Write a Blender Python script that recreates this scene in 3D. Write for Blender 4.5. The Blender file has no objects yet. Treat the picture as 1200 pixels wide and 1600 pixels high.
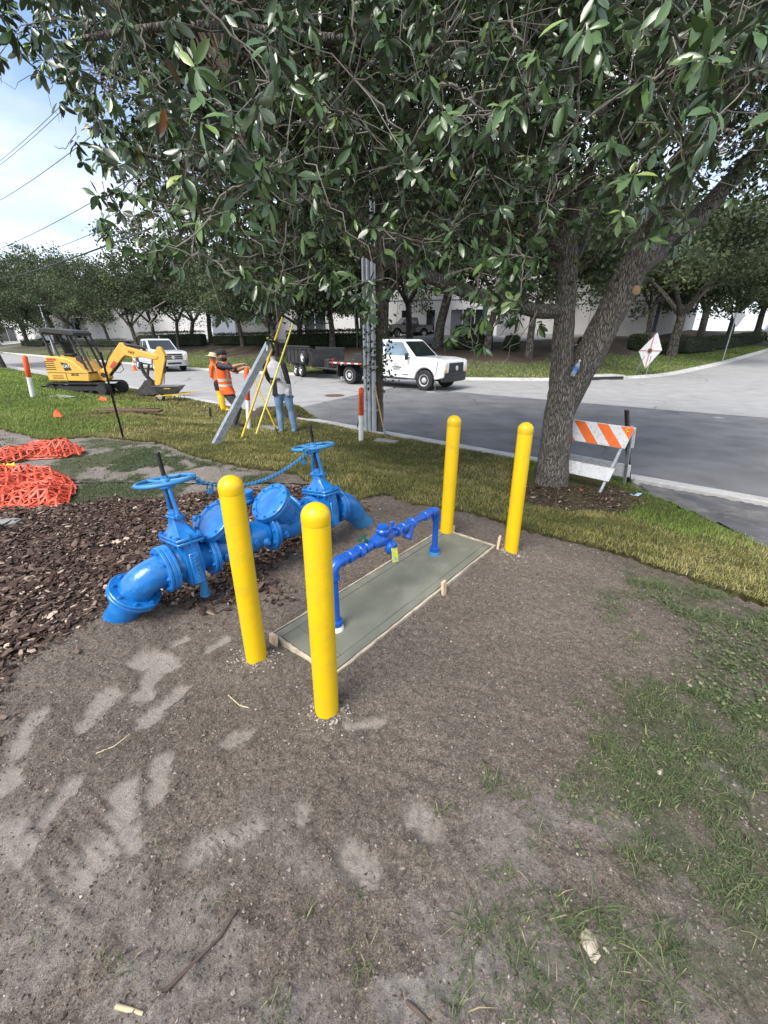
import bpy, bmesh, math, random
import numpy as np
from mathutils import Vector, Matrix

random.seed(7)
RNG = np.random.default_rng(11)
R = math.radians
SC = bpy.context.scene
COL = SC.collection

# ------------------------------------------------------------------ camera
CAM_H, CAM_F = 1.63, 640.0            # eye height (m), focal length in pixels of a 1200 px wide picture
PITCH = math.atan(271.0 / CAM_F)
cam_data = bpy.data.cameras.new('camera')
cam_data.sensor_fit = 'HORIZONTAL'
cam_data.sensor_width = 36.0
cam_data.lens = 36.0 * CAM_F / 1200.0
cam_data.clip_start = 0.05
cam_data.clip_end = 2000.0
cam = bpy.data.objects.new('camera', cam_data)
COL.objects.link(cam)
cam.location = (0, 0, CAM_H)
cam.rotation_euler = (math.pi / 2 - PITCH, 0, 0)
SC.camera = cam

# ------------------------------------------------------------------ world, sun, exposure
SUN_EL, SUN_AZ = R(52), R(215)         # azimuth clockwise from +Y
world = bpy.data.worlds.new('World')
SC.world = world
world.use_nodes = True
wt = world.node_tree
wt.nodes.clear()
wo = wt.nodes.new('ShaderNodeOutputWorld')
bg = wt.nodes.new('ShaderNodeBackground')
sky = wt.nodes.new('ShaderNodeTexSky')
sky.sky_type = 'NISHITA'
sky.sun_disc = False
sky.sun_elevation = SUN_EL
sky.sun_rotation = SUN_AZ
sky.air_density = 1.0
sky.dust_density = 1.5
tc = wt.nodes.new('ShaderNodeTexCoord')
mp = wt.nodes.new('ShaderNodeMapping')
mp.inputs['Scale'].default_value = (1.0, 1.0, 2.6)
mp.inputs['Location'].default_value = (0.35, 0.1, 0.55)
nz = wt.nodes.new('ShaderNodeTexNoise')
nz.inputs['Scale'].default_value = 2.3
nz.inputs['Detail'].default_value = 9.0
nz.inputs['Roughness'].default_value = 0.52
nz.inputs['Distortion'].default_value = 0.35
cr = wt.nodes.new('ShaderNodeValToRGB')
cr.color_ramp.elements[0].position = 0.36
cr.color_ramp.elements[1].position = 0.60
nz2 = wt.nodes.new('ShaderNodeTexNoise')
nz2.inputs['Scale'].default_value = 3.1
nz2.inputs['Detail'].default_value = 6.0
cc = wt.nodes.new('ShaderNodeValToRGB')          # cloud shade: grey undersides to bright tops
cc.color_ramp.elements[0].position = 0.35
cc.color_ramp.elements[0].color = (4.2, 4.8, 6.2, 1)
cc.color_ramp.elements[1].position = 0.62
cc.color_ramp.elements[1].color = (7.6, 7.8, 8.2, 1)
mx = wt.nodes.new('ShaderNodeMixRGB')
wl = wt.links.new
wl(tc.outputs['Generated'], mp.inputs['Vector'])
wl(mp.outputs['Vector'], nz.inputs['Vector'])
wl(mp.outputs['Vector'], nz2.inputs['Vector'])
wl(nz.outputs['Fac'], cr.inputs['Fac'])
wl(nz2.outputs['Fac'], cc.inputs['Fac'])
wl(cr.outputs['Color'], mx.inputs['Fac'])
skm = wt.nodes.new('ShaderNodeMixRGB'); skm.blend_type = 'MULTIPLY'; skm.inputs['Fac'].default_value = 1.0
skm.inputs['Color2'].default_value = (1.25, 1.25, 1.25, 1)
wl(sky.outputs['Color'], skm.inputs['Color1'])
wl(skm.outputs['Color'], mx.inputs['Color1'])
wl(cc.outputs['Color'], mx.inputs['Color2'])
wl(mx.outputs['Color'], bg.inputs['Color'])
bg.inputs['Strength'].default_value = 0.1
wl(bg.outputs['Background'], wo.inputs['Surface'])

sun_data = bpy.data.lights.new('sun', 'SUN')
sun_data.energy = 2.3
sun_data.angle = R(32)
sun_data.color = (1.0, 0.95, 0.88)
sun = bpy.data.objects.new('sun', sun_data)
COL.objects.link(sun)
sd = Vector((math.sin(SUN_AZ) * math.cos(SUN_EL), math.cos(SUN_AZ) * math.cos(SUN_EL), math.sin(SUN_EL)))
sun.rotation_euler = sd.to_track_quat('Z', 'Y').to_euler()
sun.location = sd * 50

SC.view_settings.view_transform = 'Standard'
SC.view_settings.look = 'None'
SC.view_settings.gamma = 1.0
SC.view_settings.exposure = 1.15
SC.view_settings.use_curve_mapping = False
SC.render.engine = 'CYCLES'
SC.cycles.use_denoising = True
SC.cycles.max_bounces = 6
SC.cycles.diffuse_bounces = 3
SC.cycles.glossy_bounces = 2
SC.cycles.transmission_bounces = 4
SC.cycles.transparent_max_bounces = 4

# ------------------------------------------------------------------ the lie of the land
NX, NY = 0.6456, 0.7637               # away from us across the road
S0 = 7.33
FAR = np.array([(6.8, -160), (6.85, -90), (8.0, -32.3), (9.05, -24.5), (11.0, -17.5), (13.65, -12.1), (16.4, -8.0), (20.2, -5.2),
                (25.0, -3.6), (36.0, -1.6), (56.0, 1.0), (80.0, 3.5), (120.0, 8.0)])   # far kerb as (s, l)


def sl(x, y):
    return NX * x + NY * y - S0, NY * x - NX * y


def xy(s, l):
    s = s + S0
    return NX * s + NY * l, NY * s - NX * l


def smooth(t):
    t = np.clip(t, 0, 1)
    return t * t * (3 - 2 * t)


def far_dist(s, l):
    """signed distance to the far kerb line, positive on the lawn side"""
    s = np.asarray(s, float); l = np.asarray(l, float)
    best = np.full(np.broadcast(s, l).shape, 1e9); sign = np.ones_like(best)
    for (a0, b0), (a1, b1) in zip(FAR[:-1], FAR[1:]):
        da, db = a1 - a0, b1 - b0
        L2 = da * da + db * db
        t = np.clip(((s - a0) * da + (l - b0) * db) / L2, 0, 1)
        px, py = s - (a0 + t * da), l - (b0 + t * db)
        d = np.hypot(px, py)
        c = (px * db - py * da)
        m = d < best
        best = np.where(m, d, best); sign = np.where(m, np.where(c > 0, 1, -1), sign)
    return best * sign


def road_z(s, l):
    return -0.5 + 0.030 * np.clip(s - 24, 0, 60) + 0.03 * np.sin(np.clip((s - 0.45) / 7.5, 0, 1) * math.pi)


def g(x, y):
    """height of the ground"""
    x = np.asarray(x, float); y = np.asarray(y, float)
    s, l = sl(x, y)
    near = -0.44 * smooth((s + 4.6) / 3.4)
    fd = far_dist(s, l)
    rz = road_z(s, l)
    bank = rz + 0.08 + 1.45 * smooth(fd / 12.0) ** 1.15 + 0.028 * np.clip(fd - 9, 0, 40)
    kerb = -0.44 + np.clip(s / 0.45, 0, 1) * (-0.06)
    z = np.where(s < 0, near, np.where(s < 0.45, kerb, rz))
    z = np.where((fd > 0) & (s > 3), bank, z)
    return z


def gz(x, y):
    return float(g(x, y))


# ------------------------------------------------------------------ where things stand
_sp, _cp = math.sin(PITCH), math.cos(PITCH)


def _ray(u, v):
    a = (u - 600) / CAM_F; b = (800 - v) / CAM_F
    return np.array([a, _cp + b * _sp, -_sp + b * _cp])


def aty(u, v, Y):
    d = _ray(u, v); t = Y / d[1]
    return Vector((d[0] * t, Y, CAM_H + d[2] * t))


def atz(u, v, z):
    d = _ray(u, v); t = (z - CAM_H) / d[2]
    return Vector((d[0] * t, d[1] * t, z))


def at(u, v):
    """point of the ground seen in direction (u, v)"""
    d = _ray(u, v)
    t = np.linspace(0.5, 160, 8000)
    x, y, z = d[0] * t, d[1] * t, CAM_H + d[2] * t
    h = g(x, y)
    i = int(np.argmax(z < h)) if (z < h).any() else len(t) - 1
    f = 0.0
    if i > 0:
        a, b = z[i - 1] - h[i - 1], z[i] - h[i]
        f = a / (a - b) if a != b else 0
        tt = t[i - 1] + f * (t[i] - t[i - 1])
    else:
        tt = t[i]
    X, Yy = d[0] * tt, d[1] * tt
    return Vector((X, Yy, gz(X, Yy)))


# ------------------------------------------------------------------ noise for numpy
def vnoise(x, y, seed=0):
    xi = np.floor(x).astype(np.int64); yi = np.floor(y).astype(np.int64)
    xf = x - xi; yf = y - yi
    xf = xf * xf * (3 - 2 * xf); yf = yf * yf * (3 - 2 * yf)

    def h(a, b):
        n = (a * 374761393 + b * 668265263 + seed * 974634211) & 0xFFFFFFFF
        n = ((n ^ (n >> 13)) * 1274126177) & 0xFFFFFFFF
        return ((n ^ (n >> 16)) & 0xFFFF) / 65535.0
    return (h(xi, yi) * (1 - xf) + h(xi + 1, yi) * xf) * (1 - yf) + (h(xi, yi + 1) * (1 - xf) + h(xi + 1, yi + 1) * xf) * yf


def fbm(x, y, o=4, seed=0):
    a, t, n = 0.5, 0.0, 0.0
    for i in range(o):
        t = t + a * vnoise(x, y, seed + i * 17); n += a
        x = x * 2.03; y = y * 2.03; a *= 0.5
    return t / n


def inpoly(x, y, poly):
    c = np.zeros(np.shape(x), bool)
    n = len(poly)
    for i in range(n):
        x0, y0 = poly[i][:2]; x1, y1 = poly[(i + 1) % n][:2]
        k = ((y0 > y) != (y1 > y))
        with np.errstate(divide='ignore', invalid='ignore'):
            c ^= k & (x < (x1 - x0) * (y - y0) / ((y1 - y0) if y1 != y0 else 1e-9) + x0)
    return c


def polydist(x, y, poly):
    """signed distance, positive inside"""
    d = np.full(np.shape(x), 1e9)
    n = len(poly)
    for i in range(n):
        x0, y0 = poly[i][:2]; x1, y1 = poly[(i + 1) % n][:2]
        dx, dy = x1 - x0, y1 - y0
        t = np.clip(((x - x0) * dx + (y - y0) * dy) / (dx * dx + dy * dy + 1e-12), 0, 1)
        d = np.minimum(d, np.hypot(x - x0 - t * dx, y - y0 - t * dy))
    return np.where(inpoly(x, y, poly), d, -d)


# ------------------------------------------------------------------ materials
M = {}


def nodes_of(name):
    m = bpy.data.materials.new(name); m.use_nodes = True
    nt = m.node_tree
    return m, nt, nt.nodes['Principled BSDF'], nt.links.new


def mat(name, c, rough=0.6, metal=0.0, var=0.12, scale=6.0, bump=0.0, bscale=60.0, spec=0.5, coat=0.0, dirt=None, dscale=3.0, damt=0.45, alpha=None, trans=0.0, emit=None, c2=None, stretch=(1, 1, 1)):
    m, nt, b, lk = nodes_of(name)
    N = nt.nodes.new
    tcn = N('ShaderNodeTexCoord'); mpn = N('ShaderNodeMapping'); mpn.inputs['Scale'].default_value = stretch
    lk(tcn.outputs['Object'], mpn.inputs['Vector'])
    n1 = N('ShaderNodeTexNoise'); n1.inputs['Scale'].default_value = scale; n1.inputs['Detail'].default_value = 6
    lk(mpn.outputs['Vector'], n1.inputs['Vector'])
    r = N('ShaderNodeValToRGB')
    lo = tuple(max(0, v * (1 - var)) for v in c[:3]) if c2 is None else c2
    hi = tuple(min(1, v * (1 + var)) for v in c[:3]) if c2 is None else c
    r.color_ramp.elements[0].position = 0.32; r.color_ramp.elements[1].position = 0.68
    r.color_ramp.elements[0].color = (*lo, 1); r.color_ramp.elements[1].color = (*hi, 1)
    lk(n1.outputs['Fac'], r.inputs['Fac'])
    colour = r.outputs['Color']
    if dirt is not None:
        n2 = N('ShaderNodeTexNoise'); n2.inputs['Scale'].default_value = dscale; n2.inputs['Detail'].default_value = 8; n2.inputs['Roughness'].default_value = 0.7
        lk(mpn.outputs['Vector'], n2.inputs['Vector'])
        r2 = N('ShaderNodeValToRGB'); r2.color_ramp.elements[0].position = 0.5; r2.color_ramp.elements[1].position = 0.72
        r2.color_ramp.elements[1].color = (damt, damt, damt, 1)
        lk(n2.outputs['Fac'], r2.inputs['Fac'])
        mm = N('ShaderNodeMixRGB'); mm.inputs['Color2'].default_value = (*dirt, 1)
        lk(r2.outputs['Color'], mm.inputs['Fac']); lk(colour, mm.inputs['Color1'])
        colour = mm.outputs['Color']
    lk(colour, b.inputs['Base Color'])
    rr = N('ShaderNodeMapRange'); rr.inputs['To Min'].default_value = max(0.02, rough - 0.1); rr.inputs['To Max'].default_value = min(1, rough + 0.1)
    lk(n1.outputs['Fac'], rr.inputs['Value']); lk(rr.outputs['Result'], b.inputs['Roughness'])
    b.inputs['Metallic'].default_value = metal
    b.inputs['Specular IOR Level'].default_value = spec
    b.inputs['Coat Weight'].default_value = coat
    if trans: b.inputs['Transmission Weight'].default_value = trans
    if emit: b.inputs['Emission Color'].default_value = (*emit[:3], 1); b.inputs['Emission Strength'].default_value = emit[3]
    if bump:
        n3 = N('ShaderNodeTexNoise'); n3.inputs['Scale'].default_value = bscale; n3.inputs['Detail'].default_value = 5
        lk(mpn.outputs['Vector'], n3.inputs['Vector'])
        bp = N('ShaderNodeBump'); bp.inputs['Strength'].default_value = bump; bp.inputs['Distance'].default_value = 0.01
        lk(n3.outputs['Fac'], bp.inputs['Height']); lk(bp.outputs['Normal'], b.inputs['Normal'])
    M[name] = m
    return m


def attr_mat(name, stops, rough=0.6, attr='tone', trans=0.0, spec=0.4, nscale=0, back=None):
    """colour from a per-blade or per-leaf number"""
    m, nt, b, lk = nodes_of(name)
    N = nt.nodes.new
    a = N('ShaderNodeAttribute'); a.attribute_name = attr
    r = N('ShaderNodeValToRGB')
    e = r.color_ramp.elements
    while len(e) < len(stops): e.new(0.5)
    for k, (pos, c) in enumerate(stops):
        e[k].position = pos; e[k].color = (*c, 1)
    lk(a.outputs['Fac'], r.inputs['Fac'])
    colour = r.outputs['Color']
    if back is not None:
        ge = N('ShaderNodeNewGeometry'); mm = N('ShaderNodeMixRGB'); mm.inputs['Color2'].default_value = (*back, 1)
        lk(ge.outputs['Backfacing'], mm.inputs['Fac']); lk(colour, mm.inputs['Color1']); colour = mm.outputs['Color']
    lk(colour, b.inputs['Base Color'])
    b.inputs['Roughness'].default_value = rough
    b.inputs['Specular IOR Level'].default_value = spec
    if trans:
        tr = N('ShaderNodeBsdfTranslucent'); lk(colour, tr.inputs['Color'])
        ms = N('ShaderNodeMixShader'); ms.inputs['Fac'].default_value = trans
        lk(b.outputs['BSDF'], ms.inputs[1]); lk(tr.outputs['BSDF'], ms.inputs[2])
        out = nt.nodes['Material Output']; lk(ms.outputs['Shader'], out.inputs['Surface'])
    M[name] = m
    return m


# ------------------------------------------------------------------ mesh building
def frame(d):
    d = Vector(d).normalized()
    a = Vector((0, 0, 1)) if abs(d.z) < 0.9 else Vector((1, 0, 0))
    u = a.cross(d).normalized(); w = d.cross(u)
    return u, w, d


class MB:
    def __init__(self): self.v, self.f, self.mi, self.cur = [], [], [], 0

    def slot(self, i): self.cur = i; return self

    def add(self, vs, fs):
        o = len(self.v)
        self.v.extend([tuple(p) for p in vs])
        for f in fs:
            self.f.append(tuple(i + o for i in f)); self.mi.append(self.cur)
        return self

    def box(self, c, size, rot=None, ch=0.0):
        """box of full size round c, optional chamfer"""
        hx, hy, hz = [s / 2 for s in size]
        ch = min(ch, hx * .9, hy * .9, hz * .9)
        pts = []
        fs = []
        if ch <= 0:
            pts = [(sx * hx, sy * hy, sz * hz) for sz in (-1, 1) for sx, sy in ((-1, -1), (1, -1), (1, 1), (-1, 1))]
            fs = [(3, 2, 1, 0), (4, 5, 6, 7), (0, 1, 5, 4), (1, 2, 6, 5), (2, 3, 7, 6), (3, 0, 4, 7)]
        else:
            bm = bmesh.new()
            bmesh.ops.create_cube(bm, size=1.0)
            for vv in bm.verts: vv.co = Vector((vv.co.x * 2 * hx, vv.co.y * 2 * hy, vv.co.z * 2 * hz))
            bmesh.ops.bevel(bm, geom=bm.edges[:], offset=ch, segments=1, affect='EDGES', profile=0.5)
            bm.verts.index_update()
            pts = [vv.co[:] for vv in bm.verts]; fs = [tuple(q.index for q in ff.verts) for ff in bm.faces]
            bm.free()
        Mx = rot if rot is not None else Matrix.Identity(3)
        c = Vector(c)
        return self.add([c + Mx @ Vector(p) for p in pts], fs)

    def cyl(self, p0, p1, r0, r1=None, n=16, caps=True):
        r1 = r0 if r1 is None else r1
        p0, p1 = Vector(p0), Vector(p1)
        u, w, d = frame(p1 - p0)
        vs = []
        for p, r in ((p0, r0), (p1, r1)):
            for k in range(n):
                a = 2 * math.pi * k / n
                vs.append(p + (u * math.cos(a) + w * math.sin(a)) * r)
        fs = [(k, (k + 1) % n, n + (k + 1) % n, n + k) for k in range(n)]
        if caps: fs += [tuple(range(n - 1, -1, -1)), tuple(range(n, 2 * n))]
        return self.add(vs, fs)

    def lathe(self, p, d, prof, n=24, ref=None):
        """prof = [(along, radius)] about the axis d through p"""
        p = Vector(p); u, w, d = frame(d)
        vs, fs, rows = [], [], []
        for (h, r) in prof:
            if r <= 1e-6:
                rows.append([len(vs)]); vs.append(p + d * h)
            else:
                rows.append(list(range(len(vs), len(vs) + n)))
                for k in range(n):
                    a = 2 * math.pi * k / n
                    vs.append(p + d * h + (u * math.cos(a) + w * math.sin(a)) * r)
        for A, B in zip(rows[:-1], rows[1:]):
            if len(A) == 1 and len(B) == 1: continue
            for k in range(n):
                k2 = (k + 1) % n
                if len(A) == 1: fs.append((A[0], B[k2], B[k]))
                elif len(B) == 1: fs.append((A[k], A[k2], B[0]))
                else: fs.append((A[k], A[k2], B[k2], B[k]))
        if len(rows[0]) > 1: fs.append(tuple(reversed(rows[0])))
        if len(rows[-1]) > 1: fs.append(tuple(rows[-1]))
        return self.add(vs, fs)

    def tube(self, pts, r, n=10, caps=True, closed=False, flat=None):
        pts = [Vector(p) for p in pts]
        m = len(pts)
        rs = r if isinstance(r, (list, tuple)) else [r] * m
        vs, prev = [], None
        for i in range(m):
            if closed: d = pts[(i + 1) % m] - pts[i - 1]
            else: d = pts[min(i + 1, m - 1)] - pts[max(i - 1, 0)]
            if d.length < 1e-9: d = Vector((0, 0, 1))
            d.normalize()
            if prev is None: u, w, _ = frame(d)
            else:
                u = prev - d * prev.dot(d)
                if u.length < 1e-6: u, w, _ = frame(d)
                u.normalize(); w = d.cross(u)
            prev = u
            fl = 1.0 if flat is None else flat
            for k in range(n):
                a = 2 * math.pi * k / n
                vs.append(pts[i] + (u * math.cos(a) + w * math.sin(a) * fl) * rs[i])
        fs = []
        for i in range(m if closed else m - 1):
            a, b = i * n, ((i + 1) % m) * n
            for k in range(n):
                fs.append((a + k, a + (k + 1) % n, b + (k + 1) % n, b + k))
        if caps and not closed:
            fs += [tuple(range(n - 1, -1, -1)), tuple(range((m - 1) * n, m * n))]
        return self.add(vs, fs)

    def prism(self, poly, depth, O, X, Y):
        """polygon (2D) in the plane O, X, Y pushed along X x Y by depth, centred"""
        O, X, Y = Vector(O), Vector(X).normalized(), Vector(Y).normalized()
        Z = X.cross(Y).normalized()
        n = len(poly)
        vs = [O + X * a + Y * b - Z * depth / 2 for a, b in poly] + [O + X * a + Y * b + Z * depth / 2 for a, b in poly]
        fs = [tuple(range(n - 1, -1, -1)), tuple(range(n, 2 * n))] + [(k, (k + 1) % n, n + (k + 1) % n, n + k) for k in range(n)]
        return self.add(vs, fs)

    def ball(self, c, r, n=12, m=8, sc=(1, 1, 1), rot=None):
        c = Vector(c); Mx = rot if rot is not None else Matrix.Identity(3)
        vs = [c + Mx @ Vector((0, 0, -r * sc[2]))]
        for j in range(1, m):
            t = -math.pi / 2 + math.pi * j / m
            for k in range(n):
                a = 2 * math.pi * k / n
                vs.append(c + Mx @ Vector((math.cos(t) * math.cos(a) * r * sc[0], math.cos(t) * math.sin(a) * r * sc[1], math.sin(t) * r * sc[2])))
        vs.append(c + Mx @ Vector((0, 0, r * sc[2])))
        fs = [(0, 1 + (k + 1) % n, 1 + k) for k in range(n)]
        for j in range(m - 2):
            a, b = 1 + j * n, 1 + (j + 1) * n
            fs += [(a + k, a + (k + 1) % n, b + (k + 1) % n, b + k) for k in range(n)]
        t = 1 + (m - 2) * n
        fs += [(t + k, t + (k + 1) % n, len(vs) - 1) for k in range(n)]
        return self.add(vs, fs)

    def build(self, name, m, parent=None, smooth_deg=38, bevel=0.0):
        """link as ONE mesh object, local to its parent's base"""
        me = bpy.data.meshes.new(name)
        inv = parent.matrix_world.inverted() if parent is not None else None
        base = abs_base(parent) if parent is not None else None
        vs = self.v
        if base is not None: vs = [base @ Vector(p) for p in vs]
        me.from_pydata([tuple(p) for p in vs], [], self.f)
        ms = m if isinstance(m, (list, tuple)) else [m]
        for q in ms: me.materials.append(M[q] if isinstance(q, str) else q)
        if len(ms) > 1: me.polygons.foreach_set('material_index', self.mi)
        if smooth_deg:
            me.polygons.foreach_set('use_smooth', [True] * len(me.polygons))
            me.update()
            me.set_sharp_from_angle(angle=R(smooth_deg))
        me.update()
        o = bpy.data.objects.new(name, me)
        COL.objects.link(o)
        if parent is not None: o.parent = parent
        if bevel:
            bv = o.modifiers.new('edge', 'BEVEL'); bv.width = bevel; bv.segments = 2; bv.limit_method = 'ANGLE'; bv.angle_limit = R(40)
            bv.harden_normals = False
        return o


WORLD_OF = {}


def abs_base(o):
    """inverse of the place where an object's root stands (parts keep world-built shapes)"""
    mw = Matrix.Identity(4)
    q = o
    while q is not None:
        mw = q.matrix_basis @ mw
        q = q.parent
    return mw.inverted()


def tag(o, label=None, cat=None, group=None, kind=None):
    if label: o['label'] = label
    if cat: o['category'] = cat
    if group: o['group'] = group
    if kind: o['kind'] = kind
    return o


def thing(name, label, cat, loc=(0, 0, 0), rz=0.0, group=None):
    o = bpy.data.objects.new(name, None)
    COL.objects.link(o)
    o.location = loc; o.rotation_euler = (0, 0, rz)
    o.empty_display_size = 0.2
    o.matrix_basis = Matrix.LocRotScale(Vector(loc), Matrix.Rotation(rz, 3, 'Z').to_quaternion(), None)
    return tag(o, label, cat, group)


def copy_tree(o, parent=None):
    c = o.copy(); COL.objects.link(c)
    if parent is not None: c.parent = parent
    for ch in [q for q in o.children]: copy_tree(ch, c)
    return c


def put_local(o, loc, rz=0.0, scale=1.0):
    o.matrix_basis = Matrix.LocRotScale(Vector(loc), Matrix.Rotation(rz, 3, 'Z').to_quaternion(), Vector((scale,) * 3) if not isinstance(scale, (tuple, list)) else Vector(scale))
    return o


def big_mesh(name, V, F, m, attrs=None, smooth=False, parent=None, kind=None):
    """V (n,3) array, F (m,k) array of equal-length faces"""
    me = bpy.data.meshes.new(name)
    V = np.asarray(V, np.float32); F = np.asarray(F, np.int32)
    if parent is not None:
        B = np.array(abs_base(parent))
        V = (V @ B[:3, :3].T + B[:3, 3]).astype(np.float32)
    k = F.shape[1]
    me.vertices.add(len(V)); me.vertices.foreach_set('co', V.ravel())
    me.loops.add(F.size); me.loops.foreach_set('vertex_index', F.ravel())
    me.polygons.add(len(F)); me.polygons.foreach_set('loop_start', np.arange(0, F.size, k, dtype=np.int32))
    me.polygons.foreach_set('use_smooth', np.full(len(F), smooth))
    for q in (m if isinstance(m, (list, tuple)) else [m]): me.materials.append(M[q] if isinstance(q, str) else q)
    me.update(calc_edges=True)
    if attrs:
        for an, av in attrs.items():
            at_ = me.attributes.new(an, 'FLOAT', 'POINT')
            at_.data.foreach_set('value', np.asarray(av, np.float32))
    me.validate()
    o = bpy.data.objects.new(name, me); COL.objects.link(o)
    if parent is not None: o.parent = parent
    if kind: o['kind'] = kind
    return o


def text_mesh(body, size, O, X, Y, name, m, parent, depth=0.004, bold=0.0):
    """raised lettering as a mesh; O is the middle of the line"""
    cu = bpy.data.curves.new(name, 'FONT'); cu.body = body; cu.size = size; cu.extrude = depth; cu.offset = bold
    cu.align_x = 'CENTER'; cu.align_y = 'CENTER'; cu.resolution_u = 2
    tmp = bpy.data.objects.new('tmp_text', cu); COL.objects.link(tmp)
    dg = bpy.context.evaluated_depsgraph_get(); dg.update()
    me = bpy.data.meshes.new_from_object(tmp.evaluated_get(dg))
    bpy.data.objects.remove(tmp); bpy.data.curves.remove(cu)
    O, X, Y = Vector(O), Vector(X).normalized(), Vector(Y).normalized()
    Z = X.cross(Y).normalized()
    B = abs_base(parent) if parent is not None else Matrix.Identity(4)
    for vv in me.vertices:
        c = vv.co; vv.co = B @ (O + X * c.x + Y * c.y + Z * c.z)
    me.materials.clear(); me.materials.append(M[m])
    me.name = name
    o = bpy.data.objects.new(name, me); COL.objects.link(o)
    if parent is not None: o.parent = parent
    return o
# ================================================================== THE GROUND
def ground_material():
    """soil: grey brown, drier and paler where 'dry' is high, mulch stained, mossy"""
    m, nt, b, lk = nodes_of('soil')
    N = nt.nodes.new
    tcn = N('ShaderNodeTexCoord')

    def noise(sc, det=6, ro=.6):
        n = N('ShaderNodeTexNoise'); n.inputs['Scale'].default_value = sc; n.inputs['Detail'].default_value = det; n.inputs['Roughness'].default_value = ro
        lk(tcn.outputs['Object'], n.inputs['Vector']); return n

    def ramp(src, p0, c0, p1, c1):
        r = N('ShaderNodeValToRGB'); r.color_ramp.elements[0].position = p0; r.color_ramp.elements[1].position = p1
        r.color_ramp.elements[0].color = (*c0, 1); r.color_ramp.elements[1].color = (*c1, 1); lk(src, r.inputs['Fac']); return r.outputs['Color']

    def mixc(f, a, c, mode='MIX'):
        q = N('ShaderNodeMixRGB'); q.blend_type = mode
        if isinstance(f, (int, float)): q.inputs['Fac'].default_value = f
        else: lk(f, q.inputs['Fac'])
        for s, k in ((a, 'Color1'), (c, 'Color2')):
            if isinstance(s, tuple): q.inputs[k].default_value = (*s, 1)
            else: lk(s, q.inputs[k])
        return q.outputs['Color']

    def attr(n):
        a = N('ShaderNodeAttribute'); a.attribute_name = n; return a.outputs['Fac']
    n1, n2, n3, n4 = noise(1.1), noise(38, 7, .72), noise(210, 4, .7), noise(95, 4, .7)
    base = ramp(n1.outputs['Fac'], .3, (.178, .151, .126), .7, (.255, .219, .186))
    base = mixc(.75, base, ramp(n2.outputs['Fac'], .32, (.42, .41, .40), .70, (1.38, 1.36, 1.34)), 'MULTIPLY')
    base = mixc(.8, base, ramp(n3.outputs['Fac'], .34, (.42, .42, .42), .66, (1.5, 1.49, 1.47)), 'MULTIPLY')
    base = mixc(.75, base, ramp(n4.outputs['Fac'], .36, (.5, .5, .5), .64, (1.4, 1.39, 1.37)), 'MULTIPLY')
    dry = ramp(n2.outputs['Fac'], .25, (.31, .274, .24), .75, (.45, .405, .36))
    base = mixc(attr('dry'), base, dry)
    base = mixc(attr('sand'), base, ramp(n2.outputs['Fac'], .3, (.20, .182, .166), .75, (.47, .435, .405)))
    base = mixc(attr('moss'), base, ramp(n2.outputs['Fac'], .3, (.045, .062, .026), .75, (.10, .115, .055)))
    base = mixc(attr('bark'), base, ramp(n2.outputs['Fac'], .3, (.030, .021, .016), .75, (.075, .052, .040)))
    # pale specks of shell
    vo = N('ShaderNodeTexVoronoi'); vo.inputs['Scale'].default_value = 42; lk(tcn.outputs['Object'], vo.inputs['Vector'])
    sp = ramp(vo.outputs['Distance'], .035, (1, 1, 1), .06, (0, 0, 0))
    wn = N('ShaderNodeTexWhiteNoise'); lk(vo.outputs['Position'], wn.inputs['Vector'])
    keep = ramp(wn.outputs['Value'], .93, (0, 0, 0), .94, (.8, .8, .8))
    spk = mixc(1.0, sp, keep, 'MULTIPLY')
    base = mixc(spk, base, (.50, .46, .41))
    lk(base, b.inputs['Base Color'])
    b.inputs['Roughness'].default_value = .95; b.inputs['Specular IOR Level'].default_value = .15
    bp = N('ShaderNodeBump'); bp.inputs['Strength'].default_value = .9; bp.inputs['Distance'].default_value = .010
    lk(n3.outputs['Fac'], bp.inputs['Height'])
    bp2 = N('ShaderNodeBump'); bp2.inputs['Strength'].default_value = .75; bp2.inputs['Distance'].default_value = .018
    am = N('ShaderNodeMath'); am.operation = 'ADD'; lk(n2.outputs['Fac'], am.inputs[0]); lk(n4.outputs['Fac'], am.inputs[1])
    lk(am.outputs['Value'], bp2.inputs['Height']); lk(bp.outputs['Normal'], bp2.inputs['Normal'])
    lk(bp2.outputs['Normal'], b.inputs['Normal'])
    M['soil'] = m


ground_material()

W2 = lambda u, v: tuple(at(u, v)[:2])
# outlines on the ground, found from the photograph, kept as places
SOD = [(3.85, 0.9), (3.3, 1.75)] + [W2(*p) for p in ((1215, 958), (1140, 930), (1060, 900), (1000, 882), (930, 858), (860, 842), (792, 822), (740, 806), (690, 796), (636, 790), (604, 774), (580, 779), (555, 786), (500, 775), (463, 742), (370, 730), (299, 714), (248, 693), (205, 689), (150, 684), (70, 690), (0, 672))] + [(-20, 12.0), (-40, 24), (-33, 36), (-14.0, 20.55)] + [xy(-.02, l) for l in (-20, -10, -5, -2, sl(*W2(985, 764))[1] - .02)] + [W2(985, 762), W2(1100, 812), W2(1190, 856), (4.2, 2.4)]
MULCH = [W2(*p) for p in ((-260, 1400), (-60, 1150), (12, 1075), (85, 1000), (160, 965), (260, 955), (340, 940), (420, 920), (455, 860), (500, 815), (560, 800), (530, 770), (440, 760), (330, 775), (200, 785), (130, 792), (0, 790), (-260, 800), (-600, 900), (-700, 1300))]
SLAB = [(-.662, 1.939), (-.241, 1.635), (.835, 3.02), (.526, 3.372)]
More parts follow.
